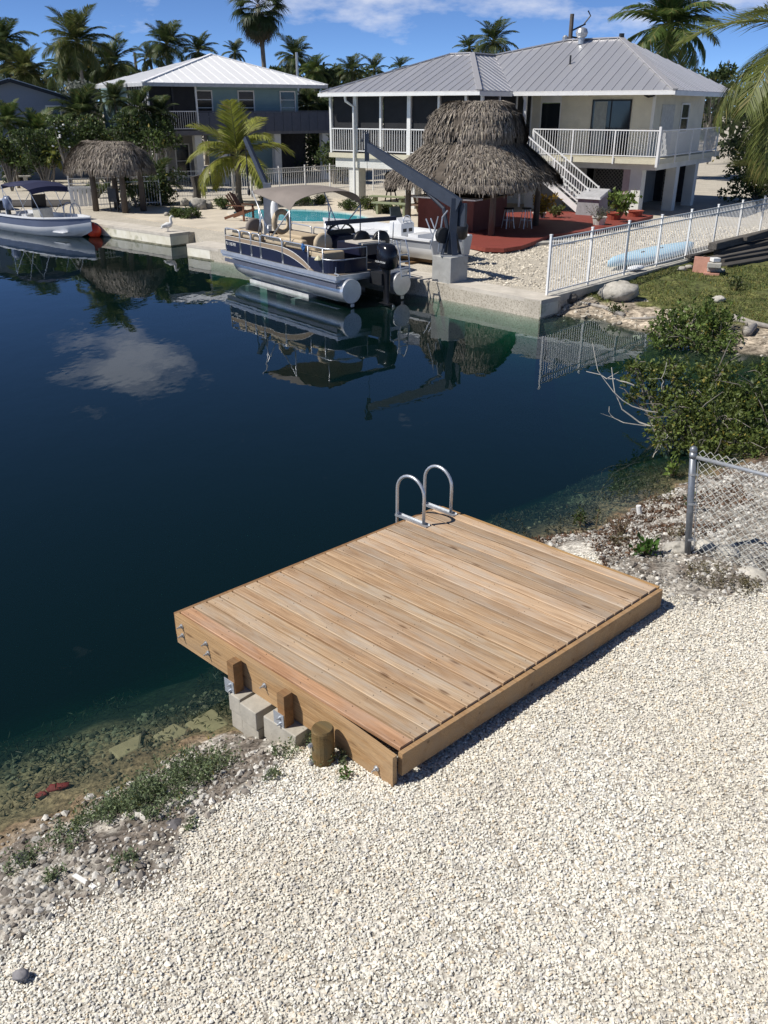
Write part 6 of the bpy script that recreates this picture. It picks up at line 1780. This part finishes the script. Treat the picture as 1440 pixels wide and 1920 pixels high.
P_('lower_side_wall', DARKIN, -10.2, -10.0, 2.7, 7.6, -.1, ZF - .203); P_('store_room', GREYW, -3.9, -2.5, 5.4, 7.8, -.1, ZF - .203); P_('dark_back_wall', DARKIN, -2.497, -.7, 7.6, 7.8, -.1, ZF - .203)  # the dark wall behind the columns is added for shade under the deck
LATT = M('lattice_slats', (.20, .195, .18), .8)
def lattice(x0, x1, y, z0, z1, mat, gap=.16, w_=.035):
    m = MB(); n = int((x1 - x0 + z1 - z0) / gap); H_ = z1 - z0
    for i in range(n):
        s_ = x0 - H_ + i * gap
        for d in (1, -1):
            pa, pb = (s_, z0), (s_ + H_, z1)
            if d < 0: pa, pb = (s_ + H_, z0), (s_, z1)
            def cl(p, q, lo, hi):
                (ax, az), (bx, bz) = p, q
                t0, t1 = 0, 1; dx = bx - ax
                f0, f1 = (lo - ax) / dx, (hi - ax) / dx
                t0, t1 = max(0, min(f0, f1)), min(1, max(f0, f1))
                return None if t1 - t0 < .02 else ((ax + dx * t0, az + (bz - az) * t0), (ax + dx * t1, az + (bz - az) * t1))
            c = cl(pa, pb, x0, x1)
            if c: m.beam((c[0][0], y + .008 * d, c[0][1]), (c[1][0], y + .008 * d, c[1][1]), .012, w_, up=(0, 0, 1) if abs(c[0][0] - c[1][0]) > .01 else (1, 0, 0))
    tag(obj('lattice', m, mat, rh), kind='stuff')
lattice(-3.5, -1.8, 2.3, .1, ZF - .25, LATT); lattice(-.95, -.75 + .0, 4.0, .1, 1.9, LATT)
m0 = M('white_lattice', (.66, .65, .60), .7)
lattice(-2.45, -1.0, 7.7, .9, ZF - .25, m0, .18, .045)
P_('lattice_frame', LATT, -3.55, -3.5, 2.25, 2.35, 0, ZF - .21); P_('lattice_frame', LATT, -1.8, -1.75, 2.25, 2.35, 0, ZF - .21)
# stairs
nst = 11
for i in range(nst):
    x0 = -5.45 + i * .285; z = ZF - (i + 1) * (ZF - .1) / (nst + .0) + .02
    P_('tread', M('stair_tread', (.36, .35, .33), .8) if i == 0 else bpy.data.materials['stair_tread'], x0, x0 + .31, -1.15, -.10, z - .04, z)
for y in (-1.2, -.07):
    m = MB(); m.beam((-5.45, y, ZF - .12), (-5.45 + nst * .285, y, .02), .05, .24); obj('stringer', m, WHITE, rh)
    a, b = Vector((-5.5, y, ZF)), Vector((-5.45 + nst * .285, y, .10))
    for dz in (1.0, .22): m = MB(); m.beam(a + Vector((0, 0, dz)), b + Vector((0, 0, dz)), .05, .05); obj('stair_rail', m, WHITE_AL, rh)
    for i in range(27):
        p = a.lerp(b, (i + .5) / 27)
        if ('sb',) not in PICK: q = MB(); q.span(-.009, .009, -.009, .009, .24, .98); PICK[('sb',)] = mesh_of('baluster', q, WHITE_AL)
        link('stair_baluster', PICK[('sb',)], rh, p)
    for f in (0.0, .5, 1): p = a.lerp(b, f); m = MB(); m.span(p.x - .03, p.x + .03, y - .03, y + .03, p.z - .1, p.z + 1.06); obj('stair_post', m, WHITE_AL, rh)
P_('landing', CONC, -2.35, -1.5, -1.4, .0, -.06, .03)
P_('shade_wall', DARKIN, -3.88, -1.7, 3.4, 3.55, -.1, ZF - .203)  # dark wall added close behind the lattice to stand for the deep shade
P_('stair_back_wall', GREYW, -6.2, -5.62, 1.4, 1.55, -.1, ZF - .203)

# ---- left house
TEAL = M('teal_clapboard', (.23, .345, .37), .75, var=.10, scale=1.2, bump=0)
_nt = TEAL.node_tree; _b = _nt.nodes['Principled BSDF']; _t = nd(_nt, 'ShaderNodeTexCoord'); _w = nd(_nt, 'ShaderNodeTexWave', wave_type='BANDS', bands_direction='Z', wave_profile='SAW'); _w.inputs['Scale'].default_value = 1.6
_nt.links.new(_t.outputs['Object'], _w.inputs['Vector']); _p = nd(_nt, 'ShaderNodeBump', in_Strength=.5, in_Distance=.03); _nt.links.new(_w.outputs['Fac'], _p.inputs['Height']); _nt.links.new(_p.outputs[0], _b.inputs['Normal'])
lh = thing('stilt_house', 'teal stilt house with bright white metal roof at left', 'house', (-14.33, 57.52, .48), R(34))
def Q_(name, mat, *b, par=None):
    m = MB(); m.span(*b); return obj(name, m, mat, par or lh)
z2, ze = 2.95, 5.36
Q_('floor_slab', M('grey_timber', (.16, .16, .17), .8), 0, 11.8, -.02, 10, z2 - .25, z2)
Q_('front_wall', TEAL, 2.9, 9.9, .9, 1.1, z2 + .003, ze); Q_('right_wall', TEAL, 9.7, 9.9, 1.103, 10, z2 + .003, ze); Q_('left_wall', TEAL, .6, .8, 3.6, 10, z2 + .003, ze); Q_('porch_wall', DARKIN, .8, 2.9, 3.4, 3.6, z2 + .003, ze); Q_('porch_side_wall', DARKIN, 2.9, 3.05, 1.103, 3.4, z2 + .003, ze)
Q_('screen', SCREEN, .12, 2.8, .07, .08, z2 + .02, ze); Q_('screen', SCREEN, .07, .08, .12, 3.5, z2 + .02, ze)
for x, y in ((.03, .03), (2.85, .03), (1.45, .03)): Q_('porch_post', WHITE if x != 1.45 else DARKM, x - .05, x + .05, y - .04, y + .04, z2 + .003, ze)
for i in range(8): Q_('porch_slat', WHITE, -.01, .05, .4 + .42 * i, .44 + .42 * i, z2 + .003, ze)
railing(lh, (.05, -.02), (2.85, -.02), z2, 1.0, 2, .13, drop=0); railing(lh, (-.02, .1), (-.02, 3.5), z2, 1.0, 2, .14, drop=0)
BLUEB = M('blue_grey_boards', (.085, .095, .125), .7, var=.15)
for i in range(15): Q_('rail_board', BLUEB, 2.92 + .6 * i, 3.50 + .6 * i, -.05, -.02, z2 - .1, z2 + .95)
m = MB(); m.beam((2.9, -.035, z2 + 1.0), (11.9, -.035, z2 + 1.0), .12, .05); obj('rail_cap', m, BLUEB, lh)
for x in (3.2, 5.9, 8.7): window(lh, x, .9, z2 + .75, .95, 1.3, 2)
rz_ = 4.4
ap = (6.0, 4.6, ze + 1.72); c1, c2, c3, c4 = (-.35, -.4, ze), (11.3, -.4, ze), (11.3, 8.8, ze), (-.35, 8.8, ze)
roof_plane(lh, [c1, c2, ap], WROOF, .6); roof_plane(lh, [c4, c1, ap], WROOF, .6); roof_plane(lh, [c2, c3, ap], WROOF, .9); roof_plane(lh, [c3, c4, ap], WROOF, .9)
for a in (c1, c2): cap_line(lh, a, ap, WROOF, .2)
for a, b in ((c1, c2), (c1, c4)): m = MB(); m.beam(Vector(a) + Vector((0, 0, -.07)), Vector(b) + Vector((0, 0, -.07)), .05, .18); obj('fascia', m, M('pale_fascia', (.5, .51, .52), .6) if 'pale_fascia' not in bpy.data.materials else bpy.data.materials['pale_fascia'], lh)
m = MB(); m.span(-.25, 11.2, -.3, 8.7, ze - .02, ze - .005); obj('soffit', m, M('grey_soffit', (.30, .31, .32), .8), lh)
for x in (.3, 2.85, 4.4, 8.0, 11.4): Q_('column', WHITEW, x - .22, x + .22, .2, .6, -.1, z2 - .253)
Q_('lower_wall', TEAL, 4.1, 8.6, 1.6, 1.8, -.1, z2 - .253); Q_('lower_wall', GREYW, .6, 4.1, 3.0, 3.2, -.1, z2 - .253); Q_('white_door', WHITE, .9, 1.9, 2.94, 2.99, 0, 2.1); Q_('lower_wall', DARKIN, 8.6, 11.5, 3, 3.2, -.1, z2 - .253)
Q_('side_beam', WHITEW, -.1, .25, .0, 9, z2 - .6, z2 - .253)
for y in (3.5, 6.5, 9.5): Q_('column', WHITEW, -.1, .3, y - .2, y + .2, -.1, z2 - .603)
window(lh, 5.4, 1.6, .7, 1.1, 1.3, 1); window(lh, 2.5, 3.0, .3, .8, 1.8, 1)
# ---- far left house
GB = M('blue_grey_stucco', (.20, .24, .31), .8, var=.1, scale=1)
fl = thing('gabled_house', 'blue-grey gabled house among trees at the far left', 'house', (-28.5, 62.8, .48), R(20))
def F_(name, mat, *b, par=None):
    m = MB(); m.span(*b); return obj(name, m, mat, par or fl)
m = MB(); hw, hz, apz = 3.3, 4.75, 5.6
m.slab([(0, 0, -.1), (6.8, 0, -.1), (6.8, 0, hz - .2), (3.3, 0, apz), (0, 0, hz - .2)], (0, 9, 0)); obj('gable_wall', m, GB, fl)
for a, b in (((-.8, hz - .35), (3.3, apz + .06)), ((3.3, apz + .06), (7.5, hz - .35))):
    m = MB(); m.slab([(a[0], -.5, a[1]), (b[0], -.5, b[1]), (b[0], 9.5, b[1]), (a[0], 9.5, a[1])], (0, 0, .12)); obj('roof_slope', m, WROOF, fl)
for a, b in (((-.8, hz - .35), (3.3, apz + .06)), ((3.3, apz + .06), (7.5, hz - .35))):
    m = MB(); m.beam((a[0], -.53, a[1] - .02), (b[0], -.53, b[1] - .02), .05, .2); obj('barge_board', m, DARKM, fl)
window(fl, 5.2, 0, 3.1, .75, 1.1, 1)
F_('vent', DARKM, 2.5, 2.75, -.05, -.004, 4.0, 4.2)
THING_SCALE = 1.0
# ================================================================== PALMS, TREES, BUSHES, POLES
PALMT = M('palm_trunk', (.24, .21, .175), .9, var=.4, scale=3, bump=.5, stretch=(2, 2, 14))
RACH = M('frond_rib', (.20, .20, .06), .7, var=.2)
def frond_mesh(name, L_, droop, col, seed=0, nl=46, lw=.035, ll=.70, hang=.35, split=None, curl=0):
    """one feather leaf: an arching rib along +x with a row of blades on either side"""
    rg = np.random.default_rng(seed)
    n = 14
    pts = []
    x = z = 0.; a = R(18)
    for i in range(n + 1):
        pts.append((x, curl * (i / n) ** 2, z)); a -= droop / n * (.4 + 1.2 * i / n); x += L_ / n * math.cos(a); z += L_ / n * math.sin(a)
    pa = np.array(pts)
    V, C = [], []
    for sgn in (1, -1):
        for k in range(nl):
            f = .10 + .90 * (k + rg.uniform(0, .6)) / nl
            i = min(int(f * n), n - 1); h = f * n - i
            p = pa[i] * (1 - h) + pa[i + 1] * h; d = pa[i + 1] - pa[i]; d /= np.linalg.norm(d)
            length = ll * L_ * .42 * (math.sin(math.pi * min(1, f * .86 + .14)) ** .6 + .12) * rg.uniform(.85, 1.1)
            side = np.array([0, sgn, 0.]); 
            o = side * .80 + d * (.50 + .35 * f) + np.array([0, 0, .22 - hang]) + rg.normal(0, .06, 3); o /= np.linalg.norm(o)
            o2 = o + np.array([0, 0, -hang * 1.3]); o2 /= np.linalg.norm(o2)
            w_ = d * lw * .5 * (.8 + .4 * rg.random()) * L_ / 3
            mid = p + o * length * .5; end = mid + o2 * length * .5
            V.append([p - w_ * .6, p + w_ * .6, mid + w_, mid - w_, end])
            b = rg.normal(1, .16); C.append(np.array(col) * max(.4, b) if rg.random() > .06 else np.array([.22, .19, .06]))
    V = np.array(V); me = bpy.data.meshes.new(name)
    nb = len(V); vs = V.reshape(-1, 3); fs = []
    for i in range(nb): fs += [(5 * i, 5 * i + 1, 5 * i + 2, 5 * i + 3), (5 * i + 3, 5 * i + 2, 5 * i + 4)]
    m = MB(); m.tube(pts, [.035 * L_ / 3 * (1 - .85 * i / n) + .004 for i in range(n + 1)], 5)
    off = len(vs); allv = [tuple(v) for v in vs] + m.v; fs += [tuple(j + off for j in f) for f in m.f]
    me.from_pydata(allv, [], fs); me.materials.append(LEAF); me.materials.append(RACH)
    mi = np.zeros(len(me.polygons), np.int32); mi[2 * nb:] = 1; me.polygons.foreach_set('material_index', mi)
    a = me.attributes.new('col', 'FLOAT_COLOR', 'POINT'); cc = np.ones((len(allv), 4), np.float32); cc[:off, :3] = np.repeat(np.array(C), 5, 0); a.data.foreach_set('color', cc.reshape(-1))
    me.update(); return me
FR = {}
def fronds(kind):
    if kind in FR: return FR[kind]
    col = {'green': (.080, .125, .032), 'dark': (.055, .082, .027), 'yellow': (.22, .235, .040), 'big': (.125, .150, .035), 'olive': (.085, .105, .03)}[kind]
    nl = 100 if kind == 'big' else 60
    FR[kind] = [frond_mesh('frond', 3.0, dr, col, i * 5 + len(FR) * 31, nl, .034 if kind == 'big' else .075, .85 if kind != 'yellow' else .72, hg, curl=cu) for i, (dr, hg, cu) in enumerate(((.9, .15, .1), (1.5, .35, -.15), (2.0, .6, .2)) if kind in ('big', 'yellow') else ((.7, .12, .1), (1.15, .30, -.15), (1.6, .5, .2)))]
    return FR[kind]
def palm(label, base, top, L_, nf, kind='dark', trunk_r=.14, name='coconut_palm', group='palms behind the houses', elev=(80, -22), seed=0, cat='palm tree', trunk=True, lean_noise=.15):
    rr = random.Random(seed)
    base, top = Vector(base), Vector(top)
    t = thing(name, label, cat, base, 0, group)
    h = top - base
    if trunk:
        m = MB(); pts = [Vector((h.x * f ** 1.6 + rr.uniform(-.03, .03), h.y * f, h.z * f)) for f in (0, .15, .3, .5, .7, .85, 1)]
        pts[0].z -= .1
        m.tube(pts, [trunk_r * k for k in (1.5, 1.1, 1, .95, .9, .9, .85)], 9); obj('trunk', m, PALMT, t, smooth=True)
        m = MB(); m.tube([h - Vector((0, 0, .1)), h + Vector((0, 0, .45))], [trunk_r * .9, trunk_r * .3], 8); obj('crown_shaft', m, RACH, t)
    F = fronds(kind)
    for i in range(nf):
        f = i / (nf - 1)
        e = elev[0] + (elev[1] - elev[0]) * f ** .9 + rr.uniform(-9, 9)
        me = F[0] if f < .3 else (F[1] if f < .72 else F[2])
        s_ = L_ / 3 * rr.uniform(.85, 1.1) * (.75 if f < .12 else 1)
        o = link('frond', me, t, h + Vector((0, 0, .15 * (1 - f))), (0, 0, 0), (s_, s_, s_))
        o.rotation_euler = Euler((rr.uniform(-.25, .25), -R(e - 15), i * 2.39996 + rr.uniform(-.2, .2)), 'XYZ')
    return t
def at_px(px, py, Y): return dY(px, py, Y * FAR_K)
def palm_px(label, px, py, Y, span_px, kind='dark', nf=18, seed=0, **k):
    c = at_px(px, py, Y); zc = c.y * _c + (CAM_H - c.z) * _s
    L_ = span_px / FPX * zc * .66
    return palm(label, (c.x + random.uniform(-.4, .4), c.y, FARZ), c, L_, int(nf * 1.5), kind, seed=seed, **k)
BG = [(145, 80, 66, 112, 'olive', 18, 'tall royal-like palm in front of blue sky behind the gabled house'),
      (5, 80, 84, 95, 'dark', 16, 'dark palm cut by the left frame edge'), (18, 118, 82, 80, 'dark', 14, 'low palm under the dark one at the left frame edge'),
      (48, 136, 80, 85, 'olive', 16, 'spiky feathery palm right above the gabled house'), (128, 132, 68, 80, 'dark', 14, 'shaded palm below the tall olive palm'),
      (208, 125, 70, 95, 'dark', 16, 'bushy palm left of the white roof'), (312, 85, 72, 82, 'dark', 16, 'dark palm just above the white roof slope'),
      (282, 112, 74, 60, 'dark', 12, 'small dark palm touching the white roof slope'), (372, 98, 74, 66, 'dark', 14, 'palm crown peeking over the white roof peak'), (440, 100, 76, 44, 'dark', 12, 'small palm right of the white roof peak'),
      (552, 108, 72, 66, 'dark', 16, 'palm between the two houses beside the thin pipe'), (590, 135, 70, 62, 'green', 14, 'leafy palm above the gap between the houses'),
      (660, 135, 74, 60, 'dark', 14, 'palm left of the grey roof slope'), (702, 132, 76, 48, 'dark', 12, 'small palm second from the grey roof slope'), (750, 128, 78, 42, 'dark', 12, 'palm tips showing over the grey roof slope'),
      (925, 80, 60, 78, 'dark', 14, 'palm crown behind the low grey roof ridge'), (880, 92, 62, 50, 'dark', 12, 'smaller palm crown left of the low ridge palm'),
      (1255, 52, 58, 165, 'green', 22, 'large palm crown behind the high end of the grey roof')]
for i, (px, py, Y, sp, kd_, nf, lab) in enumerate(BG): palm_px(lab, px, py, Y, sp, kd_, nf, i)
# fan palm against the sky
def fan_mesh(name, seed, col):
    rg = np.random.default_rng(seed); V, C = [], []
    for k in range(34):
        q = R(-115 + 230 * k / 33); ln = 1.0 * (.75 + .25 * math.cos(q * .7)) * rg.uniform(.92, 1.05)
        d = np.array([math.cos(q), math.sin(q), 0]); s_ = np.array([-math.sin(q), math.cos(q), 0]) * .032
        c = np.array([1.0, 0, 0]); p1 = c + d * ln * .6 + [0, 0, -.05]; p2 = c + d * ln + [0, 0, -.22 - .25 * rg.random()]
        V.append([c - s_ * .3, c + s_ * .3, p1 + s_, p1 - s_, p2]); C.append(np.array(col) * max(.4, rg.normal(1, .2)))
    V = np.array(V); nb = len(V); fs = []
    for i in range(nb): fs += [(5 * i, 5 * i + 1, 5 * i + 2, 5 * i + 3), (5 * i + 3, 5 * i + 2, 5 * i + 4)]
    m = MB(); m.tube([(0, 0, 0), (.5, 0, .06), (1, 0, 0)], .014, 4); off = nb * 5
    av = [tuple(v) for v in V.reshape(-1, 3)] + m.v; fs += [tuple(j + off for j in f) for f in m.f]
    me = bpy.data.meshes.new(name); me.from_pydata(av, [], fs); me.materials.append(LEAF)
    a = me.attributes.new('col', 'FLOAT_COLOR', 'POINT'); cc = np.ones((len(av), 4), np.float32) * .12; cc[:off, :3] = np.repeat(np.array(C), 5, 0); a.data.foreach_set('color', cc.reshape(-1)); me.update(); return me
FANS = [fan_mesh('fan_leaf', s_, c) for s_, c in ((1, (.05, .075, .026)), (2, (.04, .06, .022)), (3, (.12, .095, .055)))]
c = at_px(484, 8, 78)
fp = thing('fan_palm', 'tall slender fan palm rising between the two houses', 'palm tree', (c.x + .4, c.y, FARZ), 0, 'palms behind the houses')
hh = c - Vector((c.x + .4, c.y, FARZ))
m = MB(); m.tube([(0, 0, -.1), (-.1, 0, hh.z * .4), (-.25, 0, hh.z * .8), hh], [.26, .22, .19, .18], 9); obj('trunk', m, PALMT, fp, smooth=True)
for i in range(46):
    f = i / 45; e = 70 - 150 * f; k = 2 if f > .84 else (i % 2)
    o = link('fan_leaf', FANS[k], fp, hh + Vector((0, 0, .2 - .6 * f)), (random.uniform(-.4, .4), -R(e), i * 2.39996), (1.5, 1.5, 1.5))
# young yellow palm by the pool fence
yp = Vector((-7.6, 47.4, FARZ))
palm('young yellow-green coconut palm in front of the teal house', yp, yp + Vector((.1, 0, 2.25)), 3.2, 15, 'yellow', .16, elev=(85, -10), seed=77, group='yellow green palms')
# big palm at the right edge
bp_ = Vector((15.9, 30.4, FARZ))
big = palm('big coconut palm whose long fronds hang in at the right frame edge', bp_, (14.25, 31.1, 7.0), 5.1, 40, 'big', .18, elev=(52, -80), seed=12, group='yellow green palms')
# understorey palms and bushes
areca = [(70, 255, 52, 85, 'green', 'clump of green areca palm fronds at the left'), (150, 215, 58, 95, 'dark', 'dark palm clump left of the teal house'), (15, 232, 52, 75, 'green', 'yellowish palm clump below the gabled house'),
         (300, 215, 50.5, 62, 'dark', 'shaded palm in front of the screened corner'), (262, 205, 50, 70, 'dark', 'shaded palm left of the screened corner'), (215, 190, 54, 60, 'dark', 'small palm against the screened side'), (100, 292, 50, 46, 'yellow', 'bright yellow green palm sprout by the small hut'),
         (285, 345, 43, 90, 'dark', 'dark palm shrub right of the small hut'), (238, 350, 41.5, 40, 'green', 'fan-like green shrub behind the small hut post'), (615, 225, 60, 70, 'dark', 'dark palm in the gap between the houses'), (640, 300, 56, 70, 'dark', 'low palm beside the right house porch'), (575, 200, 62, 60, 'dark', 'shaded palm right of the teal house')]
for i, (px, py, Y, sp, kd_, lab) in enumerate(areca): palm_px(lab, px, py, Y, sp, kd_, 15, 100 + i, name='areca_palm', group='garden palms', cat='palm', trunk_r=.07, elev=(85, -20))
def bush(name, label, px, py, Y, wpx, hpx, col, n=900, leaf=.16, group='garden bushes', flowers=0, ar=.5, yellow=.02, cat='bush'):
    c = at_px(px, py, Y); zc = c.y * _c + (CAM_H - c.z) * _s
    w_, h = wpx / FPX * zc / 2, hpx / FPX * zc / 2
    base = Vector((c.x, c.y, FARZ)); t = thing(name, label, cat, base, 0, group)
    cz = max(c.z - FARZ, h * .8)
    br = MB(); P = []
    nc = 20; n = int(n * 2.2)
    for i in range(nc):
        v = Vector((random.gauss(0, .5), random.gauss(0, .5), random.uniform(-.9, .85)))
        k = math.sqrt(max(.1, 1 - v.z ** 2)); cc = Vector((v.x * w_ * k, v.y * w_ * .7 * k, cz + v.z * h * .75))
        br.tube([(0, 0, -.05), (cc.x * .4, cc.y * .4, cc.z * .5), cc], [.06, .04, .015], 5)
        r_ = random.uniform(.32, .58) * min(w_, h)
        q = RNG.normal(size=(n // nc, 3)); q /= np.linalg.norm(q, axis=1)[:, None]; q *= (RNG.uniform(.35, 1.08, n // nc) ** .6)[:, None] * r_
        P.append(q * np.array([1.15, 1, .85]) + np.array(tuple(cc)))
    P = np.concatenate(P); P = P[P[:, 2] > .02]
    obj('branches', br, BARK, t); leaf_obj('leaves', P, leaf, col, .38, ar, parent=t, up=.2, yellow=yellow)
    if flowers:
        i = RNG.choice(len(P), flowers, replace=False)
        m = MB()
        for p in P[i]:
            p = p + np.array([0, -.25, .05]); m.ball(tuple(p), (.08, .08, .05), 6, 4)
        obj('blossoms', m, WHITE, t)
    return t
G1, G2, G3, SV = (.080, .118, .034), (.058, .088, .028), (.085, .115, .03), (.15, .165, .14)
for a in [('silver_buttonwood', 'silvery grey bush between the gabled and teal houses', 158, 182, 60, 80, 60, SV, 1200, .22), ('garden_bush', 'dark bush below the gabled house window', 75, 275, 50, 100, 70, G2, 1200, .2), ('garden_bush', 'green bush at the left frame edge behind the stone bench', 10, 285, 50, 60, 80, G1, 900, .2),
          ('garden_bush', 'dark bush behind the small hut', 170, 250, 52, 70, 70, G2, 1000, .2), ('garden_bush', 'tangled bush left of the teal house columns', 240, 245, 50, 70, 80, G2, 1000, .2),
          ('garden_bush', 'dense dark shrub right of the small hut', 290, 350, 42.5, 100, 85, G2, 1500, .15), ('garden_bush', 'tall shaded hedge bush between the houses', 605, 235, 64, 90, 120, G2, 1300, .25), ('garden_bush', 'dark bush beside the right house porch post', 625, 290, 55, 60, 60, G2, 800, .2),
          ('garden_bush', 'treetop mass above the gap between the houses', 640, 150, 82, 130, 50, G2, 1300, .35), ('garden_bush', 'dark tree mass behind the grey roof slope', 585, 150, 80, 90, 60, G2, 1000, .35), ('garden_bush', 'dark tree mass left of the white roof', 225, 150, 80, 110, 60, G2, 1200, .35), ('garden_bush', 'dark low trees behind the gabled house', 60, 160, 85, 140, 60, G2, 1200, .35),
          ('garden_bush', 'shaded shrub under the right house eave', 850, 345, 40, 90, 40, G2, 700, .15), ('garden_bush', 'green trees far behind the right house', 1350, 150, 75, 120, 60, G2, 900, .35),
          ('garden_bush', 'broad green shrub beside the screened corner of the teal house', 285, 250, 49.5, 80, 70, G1, 1200, .2), ('garden_bush', 'dark shrub mass at the far left behind the skiff', 30, 300, 56, 110, 90, G2, 1400, .22),
          ('garden_bush', 'dark shrubbery behind the flowering bush', 195, 285, 53, 110, 80, G2, 1400, .22), ('garden_bush', 'dark shrub mass in the gap beneath the tall hedge', 615, 300, 62, 110, 100, G2, 1400, .25), ('garden_bush', 'wide dark shrubs behind the teal house at right', 660, 225, 66, 130, 110, G2, 1500, .28),
          ('garden_bush', 'round dark tree behind the tall olive palm', 150, 140, 76, 120, 70, G2, 1400, .32), ('garden_bush', 'dense dark trees right of the white roof', 530, 150, 84, 110, 50, G2, 1200, .35), ('garden_bush', 'dark trees at the far right beyond the fence', 1420, 250, 60, 130, 160, G2, 1500, .28)]:
    bush(*a)
bush('garden_bush', 'dark shrubs at the right frame edge beyond the white fence', 1425, 345, 44, 110, 110, G2, 1500, .22)
bush('frangipani', 'leafy bush with white blossoms behind the small hut', 118, 248, 49, 60, 75, G1, 900, .18, flowers=16)
for i, (px, py, Y, w_, h, lab) in enumerate([(420, 379, 40.5, 34, 18, 'low green tuft beside the adirondack chair'), (500, 376, 43, 30, 20, 'grassy tuft behind the pool left of the white cover'), (568, 380, 42, 34, 22, 'rounded tuft behind the middle of the pool'), (600, 378, 42.5, 26, 22, 'tuft left of the pool handrail'), (655, 384, 40, 34, 20, 'grassy tuft under the canopy corner'), (690, 383, 40.5, 34, 26, 'taller tuft right of the canopy corner'), (722, 392, 39, 40, 22, 'tuft in front of the green bench'),
                                                      (330, 408, 37.5, 30, 18, 'small shrub on the seawall behind the bird'), (358, 410, 37, 44, 22, 'spreading weeds on the seawall right of the bird'), (180, 352, 46, 60, 24, 'low hedge mound behind the picket fence at left')]):
    bush('garden_tuft', lab, px, py, Y, w_, h, G3 if i % 2 else G1, 420, .16, 'low tufts round the pool', ar=.22)
# distant tree line
n = 26000
x = RNG.uniform(-170, 190, n); y = RNG.uniform(95, 150, n)
top_h = 4.0 + 3.2 * vnoise(x, y, 9, 71) + 1.2 * vnoise(x, y, 3, 72)
P = np.stack([x, y, FARZ + top_h * RNG.random(n) ** .5], -1)
leaf_obj('treeline', P, 1.3, (.040, .055, .022), .4, .5, up=.2, kind='stuff', label='dark green distant tree line behind the houses')
# poles
POLE = M('pole_wood', (.14, .12, .105), .9, var=.3, scale=3)
def pole(px, py, Y, label, arms=True):
    c = at_px(px, py, Y); t = thing('utility_pole', label, 'utility pole', (c.x, c.y, FARZ), 0, 'utility poles'); h = c.z - FARZ
    m = MB(); m.tube([(0, 0, -.2), (0, 0, h)], [.2, .14], 8); obj('pole', m, POLE, t)
    if arms:
        m = MB(); m.beam((.1, 0, h - 1.0), (1.0, .1, h - .6), .1, .1); m.tube([(.9, .1, h - .6), (1.3, .1, h - .1), (1.1, .1, h + .2)], .05, 5); m.tube([(.1, 0, h - 1.4), (.7, 0, h - 1.5)], .06, 5); obj('bracket', m, DARKM, t)
    m = MB(); m.lathe([(.18, h - 2.2), (.2, h - 2.1), (.2, h - 1.4), (.1, h - 1.3)], (-.35, 0, 0), 10); obj('transformer', m, GALV, t)
pole(1073, 26, 62, 'wooden utility pole behind the grey roof ridge')
pole(252, 98, 90, 'thin wooden utility pole left of the white roof', False)
c = at_px(556, 98, 66); m = MB(); m.tube([(0, 0, 0), (0, 0, c.z - FARZ)], .10, 7); o = obj('vent_stack', m, GALV); o.location = (c.x, c.y, FARZ); tag(o, 'thin grey pipe mast right of the white roof', 'pipe')
for q in ('window', 'pane'):
    pass
